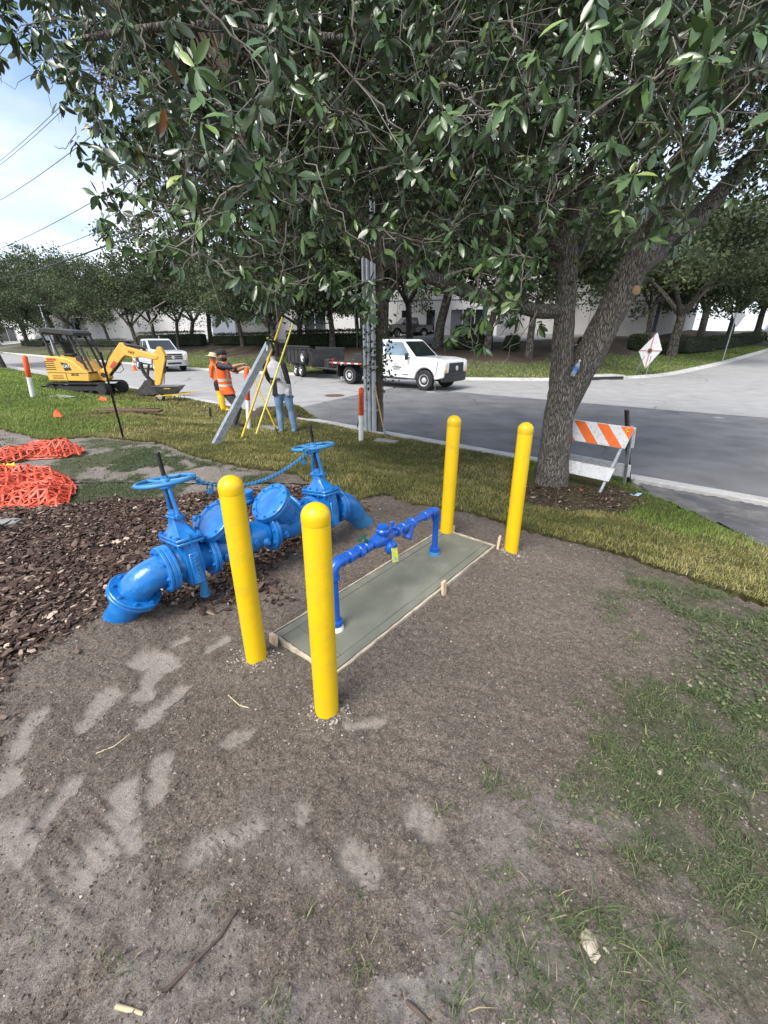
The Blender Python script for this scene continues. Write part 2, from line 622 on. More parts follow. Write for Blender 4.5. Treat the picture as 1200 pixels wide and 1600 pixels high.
# bark bed round the tree
BED = [W2(*p) for p in ((800, 752), (812, 790), (870, 800), (930, 803), (985, 800), (1000, 778), (960, 762), (900, 742), (840, 738))]
DRY = []          # trodden, pale patches: two ends on the ground, half width
PRINTS = [((212, 1034), (270, 1036), .055), ((222, 1092), (236, 1046), .045), ((128, 1138), (172, 1080), .045), ((224, 1132), (282, 1078), .036), ((22, 1182), (56, 1118), .038), ((58, 1290), (118, 1226), .030),
          ((191, 1280), (197, 1232), .040), ((197, 1302), (209, 1330), .030), ((241, 1250), (249, 1194), .034), ((122, 1385), (158, 1335), .060), ((300, 1333), (345, 1322), .042), ((365, 1316), (400, 1307), .038),
          ((466, 1292), (470, 1264), .024), ((545, 1348), (585, 1376), .044), ((322, 1016), (355, 999), .030), ((268, 1009), (292, 1000), .026), ((648, 1280), (676, 1316), .05), ((14, 1292), (18, 1346), .05), ((4, 1215), (8, 1240), .04),
          ((540, 1140), (600, 1128), .022), ((395, 1150), (350, 1165), .03)]
for (e0, e1, w_) in PRINTS:
    p = atz(*e0, 0); q = atz(*e1, 0); cm = (p + q) / 2; hv = (q - p) / 2; k_ = max(.25, 1 - .55 * w_ / max(hv.length, .01)); p, q = cm - hv * k_, cm + hv * k_
    DRY.append((p.x, p.y, q.x, q.y, w_ * 1.32))
TREAD = {10, 11, 12, 13, 16, 20}


def ellipses(x, y, lst, jag=0.25, seed=3):
    """soft uneven patches; an item is (x0, y0, x1, y1, half width)"""
    out = np.zeros(np.shape(x))
    nn = fbm(x * 14, y * 14, 4, seed) - .5
    n2 = fbm(x * 60, y * 60, 2, seed + 5) - .5
    for (ax0, ay0, bx0, by0, w_) in lst:
        dx, dy = bx0 - ax0, by0 - ay0; L2 = dx * dx + dy * dy
        t = np.clip(((x - ax0) * dx + (y - ay0) * dy) / L2, 0, 1)
        waist = 1 - .22 * np.exp(-((t - .42) / .16) ** 2)
        d = np.hypot(x - ax0 - t * dx, y - ay0 - t * dy)
        out = np.where(d < w_ * 3, np.maximum(out, np.clip((1.12 * waist - d / w_ + nn * jag * 5 + n2 * .5) * 2.2, 0, 1)), out)
    return out


def soil_layers(x, y):
    """relief and masks of the bare ground near us"""
    sod = polydist(x, y, SOD)
    mul = polydist(x, y, MULCH) + (fbm(x * 3, y * 3, 3, 5) - .5) * .35
    bed = polydist(x, y, BED) + (fbm(x * 4, y * 4, 3, 6) - .5) * .3
    dry = ellipses(x, y, DRY)
    # sandy clearing behind the pipes, and light ground at our feet
    old = smooth((y - 3.1) / .8) * smooth((-x - .9 - (y - 4) * .25) / .8)
    sandn = fbm(x * 1.4, y * 1.4, 4, 21)
    sand = old * smooth((sandn - .40) * 7) * .55 * smooth((polydist(x, y, SOD) * -1 + .1) * 6) * (.35 + .9 * fbm(x * 6, y * 6, 4, 23))
    feet = smooth((1.02 - y + (fbm(x * 2.2, y * 2.2, 4, 31) - .5) * 1.1) / .45)
    feet_sand = feet * smooth((fbm(x * 5, y * 5, 4, 33) - .38) * 6) * .8
    spots = ellipses(x, y, [(*atz(1120, 1210, 0)[:2], *atz(1140, 1228, 0)[:2], .055), (*atz(620, 1575, 0)[:2], *atz(700, 1545, 0)[:2], .07), (*atz(750, 1505, 0)[:2], *atz(770, 1495, 0)[:2], .05)], .4, 8)
    sand = np.maximum(np.maximum(sand, feet_sand * .55), spots * .7)
    # weeds and moss on the right and behind the pipes
    wd = smooth((x * .82 + (1.25 - y) * .55 - .62 + (fbm(x * 2.3, y * 2.3, 4, 41) - .5) * 1.2) / .55) * smooth((y - .35) / .3) * smooth((-sod + .0) * 8)
    wd = np.maximum(wd, smooth((x - 1.55 - (y - 1.5) * .75 + (fbm(x * 2, y * 2, 3, 43) - .5) * .6) / .35) * smooth(-sod * 8))
    oldmoss = old * smooth((.66 - sandn + (fbm(x * 7, y * 7, 3, 24) - .5) * .4) * 6) * smooth(-sod * 8) * smooth(-mul * 5)
    moss = np.clip(np.maximum(wd * (.25 + .5 * smooth((fbm(x * 7, y * 7, 3, 45) - .38) * 5)), oldmoss * .8), 0, 1)
    bark = np.maximum(smooth(mul * 7 + .2), smooth(bed * 8))
    # relief
    pad = polydist(x, y, SLAB)
    bare = 1 - np.maximum(bark * .6, 0)
    z = (fbm(x * 1.7, y * 1.7, 3, 51) - .5) * .05 + (fbm(x * 6, y * 6, 4, 53) - .5) * .022
    crumb = fbm(x * 34, y * 34, 3, 55)
    z = z + (np.maximum(crumb - .40, 0) ** 1.25) * .042 * (1 - dry * .92) * bare
    rake = np.sin((x * .55 + y * .84 + (fbm(x * 1.3, y * 1.3, 2, 57) - .5) * .5) * 110) * .0034 * smooth((fbm(x * 1.8, y * 1.8, 2, 58) - .5) * 6) * (1 - dry) * smooth((x + .1) / .3)
    tread = np.zeros_like(z)
    for k in TREAD:
        ax0, ay0, bx0, by0, a = DRY[k]; cx, cy = (ax0 + bx0) / 2, (ay0 + by0) / 2; t = math.atan2(by0 - ay0, bx0 - ax0)
        w = np.exp(-(((x - cx) / .16) ** 2 + ((y - cy) / .16) ** 2) * 1.2)
        uu = (x - cx) * math.cos(t) + (y - cy) * math.sin(t)
        tread = tread + w * np.sign(np.sin(uu * 190 + 2.0 * np.abs(-(x - cx) * math.sin(t) + (y - cy) * math.cos(t)) * 120)) * .0055
    # rubbed tyre-like ribs left of the slab
    uu = x * .72 - y * .69
    ribs = np.sin(uu * 150) * .007 * np.exp(-(((x + .75) / .18) ** 2 + ((y - 1.12) / .14) ** 2)) + np.sin((x * .5 + y * .87) * 140) * .006 * np.exp(-(((x + 1.05) / .25) ** 2 + ((y - .87) / .16) ** 2))
    z = z - dry * .016 + rake + tread * dry + ribs
    lumps = np.maximum(fbm(x * 11, y * 11, 4, 59) - .5, 0) * .065 * smooth((1.35 - y) / .6) * (1 - dry * .8)
    z = z + lumps
    z = z * smooth(-pad * 9 + .25) + smooth(pad * 9 + .05) * -.05 + .034 * np.exp(-np.maximum(-pad, 0) / .10) * smooth(-pad * 40 + .6) * smooth(.5 + ((x - .1) * .76 - (y - 2.5) * .65) * 3)
    z = z * smooth(.3 + (np.hypot(x, y) * 0 + 1))
    z = z + .018 * smooth(bark * 1.2 - .1)
    for (mx_, my_, mr, mh) in ((-1.62, 2.10, .26, .085), (-.17, 3.55, .30, .07), (-.69, 1.75, .11, .022), (-.27, 1.41, .10, .022), (1.06, 3.02, .10, .02)):
        z = z + mh * np.exp(-((x - mx_) ** 2 + (y - my_) ** 2) / (mr * mr)) * smooth(-pad * 9 + .25)
    return z, dict(dry=np.clip(dry * .85, 0, 1), sand=np.clip(sand, 0, 1), moss=moss, bark=np.clip(bark, 0, 1)), sod, mul, wd


def grid(x0, x1, y0, y1, st):
    xs = np.arange(x0, x1 + st * .5, st); ys = np.arange(y0, y1 + st * .5, st)
    X, Y = np.meshgrid(xs, ys)
    nx, ny = len(xs), len(ys)
    i = np.arange(nx * ny).reshape(ny, nx)
    F = np.stack([i[:-1, :-1], i[:-1, 1:], i[1:, 1:], i[1:, :-1]], -1).reshape(-1, 4)
    return X.ravel(), Y.ravel(), F


# fine sheet near us
X, Y, F = grid(-3.9, 3.9, 0.1, 4.8, 0.0135)
Z, A, SODD, _, _ = soil_layers(X, Y)
keep = (np.abs(X) < 1.02 * Y + .75)[F].any(1)
edge = np.minimum.reduce([X + 3.9, 3.9 - X, Y - .1, 4.8 - Y])
Z = Z + g(X, Y) - .03 * smooth((.10 - edge) / .10) - .006 * smooth((SODD - .25) * 6)
F = F[keep]
used = np.unique(F); remap = -np.ones(len(X), int); remap[used] = np.arange(len(used))
big_mesh('soil', np.c_[X, Y, Z][used], remap[F], 'soil', {k: a[used] for k, a in A.items()}, smooth=True, kind='structure')
for (x0_, x1_, y0_, y1_) in ((-9.0, -3.88, 2.4, 8.6), (-3.9, 3.9, 4.78, 6.8)):
    X, Y, F = grid(x0_, x1_, y0_, y1_, .035)
    Z, A, SODD, _, _ = soil_layers(X, Y)
    keep = ((np.abs(X) < 1.05 * Y + 1.2) & (SODD < .35))[F].any(1)
    Z = Z + g(X, Y) - .012 * smooth((SODD - .2) * 6) - .004
    F = F[keep]; used = np.unique(F); remap = -np.ones(len(X), int); remap[used] = np.arange(len(used))
    big_mesh('soil', np.c_[X, Y, Z][used], remap[F], 'soil', {k: a[used] for k, a in A.items()}, smooth=True, kind='structure')
del X, Y, Z, F, A


# far sheet: everything else on our side and the lawn across the road, one sheet to the horizon
def axis(lo, hi, fine_lo, fine_hi, st, grow=1.16):
    a = list(np.arange(fine_lo, fine_hi + 1e-6, st)); s = st; v = fine_hi
    while v < hi: s *= grow; v += s; a.append(v)
    s, v = st, fine_lo
    b_ = []
    while v > lo: s *= grow; v -= s; b_.append(v)
    return np.array(b_[::-1] + a)


xs = axis(-700, 700, -24, 24, .35); ys = axis(-60, 900, -3, 44, .35)
X, Y = np.meshgrid(xs, ys); i = np.arange(X.size).reshape(X.shape)
F = np.stack([i[:-1, :-1], i[:-1, 1:], i[1:, 1:], i[1:, :-1]], -1).reshape(-1, 4)
X, Y = X.ravel(), Y.ravel()
s, l = sl(X, Y)
fd = far_dist(s, l)
Z = g(X, Y)
nearpatch = ((X > -3.8) & (X < 3.8) & (Y > .2) & (Y < 6.5)) | ((X > -8.8) & (X < -3.5) & (Y > 2.6) & (Y < 8.4))
Z = Z - np.where(nearpatch, .10, .012) - np.where((s > -.6) & (fd < .6), .12, 0)
far_green = smooth(fd * 3)
_, A, SODD, _, _ = soil_layers(X, Y)
mulchbed = smooth((fd - 5.5 + (fbm(X * .5, Y * .5, 3, 71) - .5) * 5) / 1.2) * far_green * smooth((26 - fd) / 4)
A['moss'] = np.maximum(A['moss'], np.maximum(far_green * (1 - mulchbed) * .8, np.where((s < 0) & (SODD > -1), .7, 0)))
A['bark'] = np.maximum(A['bark'] * (s < 0), mulchbed * .75)
big_mesh('ground', np.c_[X, Y, Z], F, 'soil', A, smooth=True, kind='structure')


# sod: rolled turf laid on the soil, its cut edge a step of about 3 cm
mat('turf_soil', (.095, .088, .038), .95, var=.4, scale=20, bump=.8, bscale=120, spec=.1, c2=(.045, .045, .018))
X, Y, F = grid(-12, 4.4, 1.6, 20, 0.06)
sd_ = polydist(X, Y, SOD) + (fbm(X * 5, Y * 5, 3, 61) - .5) * .10
ok = (sd_ > 0)
F = F[ok[F].all(1)]
used = np.unique(F); remap = -np.ones(len(X), int); remap[used] = np.arange(len(used)); F = remap[F]
X, Y, sd_ = X[used], Y[used], sd_[used]
# seams between the turf rolls
sS, lL = sl(X, Y)
SEAM = 0.0
Zt = g(X, Y) + .030 + (fbm(X * 3, Y * 3, 3, 63) - .5) * .035
nv = len(X)
# skirt: drop the open border
from collections import Counter
ed = Counter()
for q in F:
    for a_, b_ in ((0, 1), (1, 2), (2, 3), (3, 0)):
        ed[(min(q[a_], q[b_]), max(q[a_], q[b_]))] += 1
bd = [e for e, c in ed.items() if c == 1]
Vs = np.c_[X, Y, Zt]
low = Vs.copy(); low[:, 2] -= .07
idx = {}
ex = []; EF = []
for a_, b_ in bd:
    for q in (a_, b_):
        if q not in idx: idx[q] = nv + len(ex); ex.append(low[q])
    EF.append((a_, b_, idx[b_], idx[a_]))
big_mesh('sod', np.r_[Vs, np.array(ex)], np.r_[F, np.array(EF)], 'turf_soil', smooth=False, kind='structure')


# ------------------------------------------------------------------ roads
mat('asphalt_new', (.135, .134, .136), .88, var=.22, scale=1.3, bump=.35, bscale=190, spec=.25, dirt=(.21, .21, .205), dscale=.8, damt=.6)
mat('asphalt_old', (.30, .296, .288), .9, var=.10, scale=1.6, bump=.4, bscale=170, spec=.2, dirt=(.22, .22, .215), dscale=9, damt=.6)
mat('asphalt_drive', (.085, .085, .09), .9, var=.25, scale=3, bump=.5, bscale=150, spec=.2, dirt=(.24, .225, .205), dscale=1.6, damt=.75)
def add_cracks(name, scale, col, amt):
    m = M[name]; nt = m.node_tree; lk = nt.links.new; N = nt.nodes.new; b = nt.nodes['Principled BSDF']
    src = b.inputs['Base Color'].links[0].from_socket
    tcn = N('ShaderNodeTexCoord'); n0 = N('ShaderNodeTexNoise'); n0.inputs['Scale'].default_value = .9; n0.inputs['Detail'].default_value = 6
    lk(tcn.outputs['Object'], n0.inputs['Vector'])
    mv = N('ShaderNodeMixRGB'); mv.inputs['Fac'].default_value = .35; lk(tcn.outputs['Object'], mv.inputs['Color1']); lk(n0.outputs['Color'], mv.inputs['Color2'])
    vo = N('ShaderNodeTexVoronoi'); vo.feature = 'DISTANCE_TO_EDGE'; vo.inputs['Scale'].default_value = scale; lk(mv.outputs['Color'], vo.inputs['Vector'])
    r = N('ShaderNodeValToRGB'); r.color_ramp.elements[0].position = .0; r.color_ramp.elements[1].position = .012; r.color_ramp.elements[0].color = (amt, amt, amt, 1); r.color_ramp.elements[1].color = (0, 0, 0, 1)
    lk(vo.outputs['Distance'], r.inputs['Fac'])
    n2 = N('ShaderNodeTexNoise'); n2.inputs['Scale'].default_value = .35; lk(tcn.outputs['Object'], n2.inputs['Vector'])
    r2 = N('ShaderNodeValToRGB'); r2.color_ramp.elements[0].position = .48; r2.color_ramp.elements[1].position = .58; lk(n2.outputs['Fac'], r2.inputs['Fac'])
    mu = N('ShaderNodeMixRGB'); mu.blend_type = 'MULTIPLY'; mu.inputs['Fac'].default_value = 1; lk(r.outputs['Color'], mu.inputs['Color1']); lk(r2.outputs['Color'], mu.inputs['Color2'])
    mm = N('ShaderNodeMixRGB'); mm.inputs['Color2'].default_value = (*col, 1); lk(mu.outputs['Color'], mm.inputs['Fac']); lk(src, mm.inputs['Color1'])
    lk(mm.outputs['Color'], b.inputs['Base Color'])


add_cracks('asphalt_new', .55, (.05, .05, .05), .75)
add_cracks('asphalt_old', .40, (.12, .12, .115), .7)
mat('kerb_concrete', (.46, .45, .43), .85, var=.14, scale=5, bump=.25, bscale=160, spec=.2, dirt=(.22, .205, .18), dscale=2.3, damt=.6)


def strip(name, poly_sl, lift, m, st=1.0):
    """a sheet over part of the road"""
    P = [xy(*q) for q in poly_sl]
    xs_ = [p[0] for p in P]; ys_ = [p[1] for p in P]
    bm = bmesh.new()
    vs = [bm.verts.new((p[0], p[1], 0)) for p in P]
    bm.faces.new(vs)
    for k in range(int((max(xs_) - min(xs_)) / st) + 1):
        bmesh.ops.bisect_plane(bm, geom=bm.verts[:] + bm.edges[:] + bm.faces[:], plane_co=(min(xs_) + k * st, 0, 0), plane_no=(1, 0, 0))
    for k in range(int((max(ys_) - min(ys_)) / st) + 1):
        bmesh.ops.bisect_plane(bm, geom=bm.verts[:] + bm.edges[:] + bm.faces[:], plane_co=(0, min(ys_) + k * st, 0), plane_no=(0, 1, 0))
    bm.verts.ensure_lookup_table()
    co = np.array([v.co[:] for v in bm.verts])
    s_, l_ = sl(co[:, 0], co[:, 1])
    z = road_z(s_, l_) + lift
    for v, q in zip(bm.verts, z): v.co.z = q
    bmesh.ops.recalc_face_normals(bm, faces=bm.faces[:])
    if sum(f.normal.z for f in bm.faces) < 0: bmesh.ops.reverse_faces(bm, faces=bm.faces[:])
    me = bpy.data.meshes.new(name); bm.to_mesh(me); bm.free()
    me.polygons.foreach_set('use_smooth', [True] * len(me.polygons))
    me.materials.append(M[m])
    o = bpy.data.objects.new(name, me); COL.objects.link(o); o['kind'] = 'structure'
    return o


strip('road', [(.45, -160), (.45, 26), (120, 26)] + [(a - .0, b_) for a, b_ in FAR[::-1]], .0, 'asphalt_old', 2.0)
D0 = sl(-2.763, 13.325)
strip('asphalt_patch', [(.452, sl(-3.6, 12.6)[1]), (.452, 26), (9.0, 26), (9.35, 5), (8.75, -2), (8.6, sl(.99, 19.98)[1]), (8.45, sl(.99, 19.98)[1] - .5)], .006, 'asphalt_new', 1.5)
# painted tracks left where the old surface shows along the joint
mat('road_paint', (.62, .61, .58), .8, var=.2, scale=14, dirt=(.3, .3, .29), dscale=8, damt=.8)
strip('joint_line', [(8.62, -11), (8.78, -2), (9.38, 5), (9.5, 5), (8.9, -2), (8.74, -11)], .010, 'asphalt_old', 3.0)


def kerb(name, line, w0, w1, h0, h1, parent=None):
    """concrete kerb swept along a list of (s, l, nx, ny)"""
    prof = [(w0, -.2), (w0, h0), (w0 + .05, h0 + .006), ((w0 + w1) / 2, (h0 + h1) / 2 - .004), (w1, h1), (w1, -.2)]
    V, Fq = [], []
    for (x, y, nx, ny, z) in line:
        for (a, h) in prof: V.append((x + nx * a, y + ny * a, z + h))
    k = len(prof)
    for i_ in range(len(line) - 1):
        for j in range(k - 1):
            Fq.append((i_ * k + j, (i_ + 1) * k + j, (i_ + 1) * k + j + 1, i_ * k + j + 1))
    o = big_mesh(name, V, Fq, 'kerb_concrete', smooth=False, parent=parent)
    return o


# near kerb in cast lengths of 3 m with a joint between
near_kerb = thing('kerb', None, None, (xy(0, 0)[0], xy(0, 0)[1], -.5))
near_kerb['kind'] = 'structure'
ll = -110.0
while ll < 22:
    step = 3.0 if ll > -40 else 12.0
    a, b_ = xy(0, ll + .006), xy(0, ll + step - .006)
    kerb('kerb_stone', [(*a, NX, NY, -.5), (*b_, NX, NY, -.5)], -.16, .46, .115, .016, near_kerb)
    ll += step
far_kerb = thing('kerb', None, None, (xy(9, -20)[0], xy(9, -20)[1], -.5))
far_kerb['kind'] = 'structure'
# resample the far kerb line
pts = []
for (a0, b0), (a1, b1) in zip(FAR[:-1], FAR[1:]):
    L = math.hypot(a1 - a0, b1 - b0)
    for k in range(max(1, int(L / 1.5))):
        t = k / max(1, int(L / 1.5)); pts.append((a0 + (a1 - a0) * t, b0 + (b1 - b0) * t))
# soften corners
P_ = np.array(pts)
for _ in range(3): P_[1:-1] = (P_[:-2] + 2 * P_[1:-1] + P_[2:]) / 4
FARL = []
for i_ in range(len(P_)):
    d = P_[min(i_ + 1, len(P_) - 1)] - P_[max(i_ - 1, 0)]
    d = d / np.hypot(*d)
    ns, nl = d[1], -d[0]                      # towards the lawn
    x, y = xy(*P_[i_]); nx = NX * ns + NY * nl; ny = NY * ns - NX * nl
    FARL.append((x, y, nx, ny, float(road_z(P_[i_][0], P_[i_][1]))))
INLET = tuple(at(958, 597)[:2])
k0 = 0
while k0 < len(FARL) - 1:
    k1 = min(k0 + 2, len(FARL) - 1)
    kerb('kerb_stone', [(*FARL[q][:2], -FARL[q][2], -FARL[q][3], FARL[q][4]) for q in range(k0, k1 + 1)], -.26, .20, .125, .012, far_kerb)
    k0 = k1
# ================================================================== BOLLARDS, PAD AND PIPEWORK
mat('yellow_paint', (.74, .475, .005), .40, var=.03, scale=3, bump=.06, bscale=30, spec=.45, dirt=(.42, .27, .05), dscale=7, damt=.5)
mat('yellow_cap', (.72, .455, .005), .36, var=.03, scale=5, spec=.45, dirt=(.5, .34, .06), dscale=9, damt=.35)
mat('green_concrete', (.150, .155, .122), .78, var=.10, scale=7, bump=.22, bscale=220, spec=.3, dirt=(.215, .21, .175), dscale=3.4, damt=.85)
mat('form_wood', (.42, .36, .27), .8, var=.3, scale=9, bump=.3, bscale=40, dirt=(.22, .215, .18), dscale=11, damt=1.0)
mat('stake_wood', (.62, .46, .31), .75, var=.16, scale=10, bump=.2, bscale=60, stretch=(6, 6, 1), dirt=(.35, .25, .17), dscale=5, damt=.5)
mat('blue_paint', (.008, .150, .46), .30, var=.16, scale=9, bump=.32, bscale=34, spec=.5, coat=.25, dirt=(.055, .27, .56), dscale=11, damt=.6)
mat('blue_paint_dull', (.035, .20, .42), .5, var=.14, scale=9, bump=.15, bscale=60, dirt=(.10, .22, .33), dscale=6, damt=.6)
mat('blue_pipe', (.008, .085, .40), .32, var=.08, scale=9, bump=.08, bscale=60, coat=.2)
mat('black_steel', (.022, .021, .021), .55, metal=.3, var=.3, scale=20, bump=.2, bscale=120, dirt=(.06, .045, .035), dscale=8, damt=.6)
mat('white_plastic', (.74, .74, .72), .5, var=.06, scale=10, dirt=(.4, .36, .3), dscale=6, damt=.4)
mat('green_handle', (.006, .075, .05), .5, var=.15, scale=30)
mat('tag_yellow', (.72, .72, .05), .5, var=.1, scale=30, dirt=(.10, .35, .50), dscale=22, damt=.9)
mat('brass_red', (.30, .05, .04), .45, var=.2, scale=40)


def ground_z(x, y):
    """top of the soil near us, relief included"""
    zz, _, _, _, _ = soil_layers(np.array([float(x)]), np.array([float(y)]))
    return gz(x, y) + float(zz[0])


BOLL = [(402, 1033, 'yellow bollard at the near left corner of the concrete pad, behind the nearest bollard', .4),
        (511, 1115, 'nearest and largest yellow bollard, in front of the near end of the concrete pad', 1.0),
        (697, 836, 'yellow bollard at the far end of the pad, beside the thin blue riser', -.8),
        (798, 861, 'yellow bollard nearest to the big tree trunk, right of the far end of the pad', .9)]
for k, (u, v, lab, lean) in enumerate(BOLL):
    p = atz(u, v, 0)
    if k == 0:
        b0 = thing('bollard', lab, 'bollard', (p.x, p.y, 0), 0, 'yellow bollards around the concrete pad')
        r = .0555
        mb = MB().lathe((p.x, p.y, -.12), (0, 0, 1), [(0, r), (.12, r), (.6, r), (1.10, r), (1.108, r - .001)], 40)
        mb.build('post', 'yellow_paint', b0)
        cap = [(1.108 - .12, r + .0005), (1.112 - .12, r + .0012), (1.128 - .12, r + .0012)] + [(1.135 - .12 + math.sin(a) * .052, (r + .0012) * math.cos(a)) for a in [i * math.pi / 2 / 9 for i in range(10)]]
        MB().lathe((p.x, p.y, 0), (0, 0, 1), cap, 40).build('dome_cap', 'yellow_cap', b0, 50)
        o = b0
    else:
        o = copy_tree(b0); put_local(o, (p.x, p.y, 0), k * 1.3); o['label'] = lab
    o.rotation_euler = (R(lean * .5), R(lean * .6), k * 1.3)

# ---- pad
SA = Vector((.638, .770, 0)).normalized(); SB = Vector((SA.y, -SA.x, 0))
S_NW = Vector((-.662, 1.939, 0)); SL, SW = 1.861, .520


def SP(a, b_, z=0): return S_NW + SA * a + SB * b_ + Vector((0, 0, z))


SROT = Matrix((SA, SB, (0, 0, 1))).transposed()
SROT = Matrix(((SA.x, -SB.x, 0), (SA.y, -SB.y, 0), (0, 0, 1)))
pad = thing('concrete_pad', 'long grey green concrete pad carrying the small blue pipe', 'concrete pad', SP(SL / 2, SW / 2))
PT = .040
mb = MB()
mb.box(SP(SL / 2, SW / 2, PT - .07 - .0045), (SL - .03, SW - .03, .13), SROT)
e = .0025; bw = .075
for (a0, a1, c0, c1) in ((.018, SL - .018, .018, bw), (.018, SL - .018, SW - bw, SW - .018), (.018, .135, bw, SW - bw), (SL - .135, SL - .018, bw, SW - bw), (.135, .76, bw, SW - bw), (.76, SL - .135, bw, SW - bw)):
    mb.box(SP((a0 + a1) / 2, (c0 + c1) / 2, PT - .03 - (0.0 if c1 - c0 < .2 else .0012)), (a1 - a0 - e, c1 - c0 - e, .06), SROT, ch=.0022)
mb.build('slab', 'green_concrete', pad)
for (a0, a1, c0, c1, h) in ((-.008, SL + .008, .002, .013, .002), (-.008, SL + .008, SW - .012, SW + .004, .001), (-.008, .010, .016, SW - .014, .001), (SL - .010, SL + .008, .016, SW - .014, .002)):
    bm = bmesh.new()
    n = 26
    long_ = (a1 - a0) > (c1 - c0)
    m2 = MB()
    vs = []
    for i in range(n + 1):
        t = i / n
        j = (random.random() - .5) * .008
        for (side, zz) in ((0, -.08), (0, 1), (1, 1), (1, -.08)):
            if long_: q = SP(a0 + (a1 - a0) * t, (c0 if side == 0 else c1) + (j if side else -j * .3) * (1 if zz == 1 else .2), PT + h + (random.random() - .6) * .006 if zz == 1 else zz)
            else: q = SP((a0 if side == 0 else a1) + j * .6, c0 + (c1 - c0) * t, PT + h + (random.random() - .6) * .006 if zz == 1 else zz)
            vs.append(q)
    fs = [(0, 1, 2, 3), tuple(4 * n + q for q in (3, 2, 1, 0))]
    for i in range(n):
        for q in range(4): fs.append((4 * i + q, 4 * i + 4 + q, 4 * i + 4 + (q + 1) % 4, 4 * i + (q + 1) % 4))
    m2.add(vs, fs).build('form_board', 'form_wood', pad, 20)
for k, (a, c, h, w, lab) in enumerate(((1.02, SW + .030, .115, .042, 'pale wooden stake halfway along the right edge of the pad'), (SL + .016, SW + .022, .125, .048, 'pale wooden stake at the far right corner of the pad'),
                                     (SL + .02, .10, .085, .05, 'short wooden stake at the foot of the far left bollard'), (-.034, .06, .075, .06, 'low wooden stake at the near left corner of the pad'))):
    p = SP(a, c)
    st = thing('wooden_stake', lab, 'stake', p, 0, 'stakes holding the pad formwork')
    ty = Matrix.Rotation(R((-4, 3, 2, 5)[k]), 3, 'Y') @ SROT @ Matrix.Rotation(math.pi / 2 if k in (3,) else (0, .25, .1, 0)[k], 3, 'Z')
    MB().box(p + Vector((0, 0, h / 2 - .06 + .0)), (w, .019, h + .12), ty, ch=.002).build('plank', 'stake_wood', st)

# ---- the large pipe assembly
BO = Vector((-1.338, 2.165, .335)); BA = Vector((.666, .746, 0)).normalized(); BL = Vector((-BA.y, BA.x, 0)); UP = Vector((0, 0, 1))


def BP(t, q=0.0, h=0.0): return BO + BA * t + BL * q + UP * h


bf = thing('backflow_assembly', 'large bright blue double check valve assembly with two handwheels, over the mulch', 'pipework', (BP(.7).x, BP(.7).y, 0))
RP, RF = .092, .146


def bolts(mb, c, d, R_, n, r=.0135, ln=.05, ph=.2):
    u, w, d = frame(d)
    for k in range(n):
        a = 2 * math.pi * k / n + ph
        p = Vector(c) + (u * math.cos(a) + w * math.sin(a)) * R_
        mb.cyl(p - d * ln / 2, p + d * ln / 2, r * .55, n=8)
        for sgn in (-1, 1):
            q = p + d * sgn * (ln / 2 - .014)
            mb.cyl(q - d * .007, q + d * .007, r, n=6)


def flange(c, d, two=True, r=RF, n=8, ph=.2, m='blue_paint', th=.021):
    d = Vector(d).normalized()
    mb = MB()
    if two:
        for sg in (-1, 1):
            mb.lathe(Vector(c) + d * (sg * (th / 2 + .0015)) - d * th / 2, d, [(0, r - .004), (.004, r), (th - .004, r), (th, r - .004)], 40)
        mb.cyl(Vector(c) - d * .004, Vector(c) + d * .004, r - .006, n=32)
    else: mb.lathe(Vector(c) - d * th / 2, d, [(0, r - .004), (.004, r), (th - .004, r), (th, r - .004)], 40)
    f = mb.build('flange', m, bf, 30)
    b2 = MB(); bolts(b2, c, d, r * .83, n, ln=(.075 if two else .045), ph=ph)
    tag(b2.build('flange_bolts', m, f, 30), kind='stuff')
    return f


def arc(p0, d0, d1, Rb, n=10):
    """centre line of a bend from p0 heading d0 to heading d1"""
    d0, d1 = Vector(d0).normalized(), Vector(d1).normalized()
    ang = d0.angle(d1); ax = d0.cross(d1).normalized()
    cen = p0 + ax.cross(d0) * Rb
    out = []
    for k in range(n + 1):
        q = Matrix.Rotation(ang * k / n, 3, ax)
        out.append(cen + q @ (p0 - cen))
    return out, out[-1], d1


# near elbow and stub
dn = (BA * -.40 + BL * .42 + UP * -.82).normalized()
pa, pe, de = arc(BP(-.012), -BA, dn, .17, 12)
mb = MB(); mb.tube([BP(.0)] + pa, [RP + .004] * 2 + [RP + .006] * (len(pa) - 1), 28); mb.build('pipe_elbow', 'blue_paint', bf, 50)
flange(BP(0), BA, ph=.1)
flange(pe + de * .015, de, ph=.3)
mb = MB(); mb.tube([pe + de * .03, pe + de * .06, pe + de * .30], [RP + .005, RP, RP], 28); mb.build('ground_stub', 'blue_paint', bf, 50)
# far elbow and stub
TF = 1.41
df = (BA * .64 + UP * -.77).normalized()
pa, pe2, de2 = arc(BP(TF + .012), BA, df, .15, 8)
mb = MB(); mb.tube([BP(TF - .01)] + pa + [pe2 + de2 * .10], [RP + .005] * 2 + [RP + .008] * len(pa), 28); mb.build('pipe_elbow', 'blue_paint', bf, 50)
flange(BP(TF), BA, ph=.3)
mb = MB(); mb.tube([pe2 + de2 * .06, pe2 + de2 * .55], [RP * .94, RP * .94], 28); mb.build('ground_stub', 'blue_paint_dull', bf, 50)


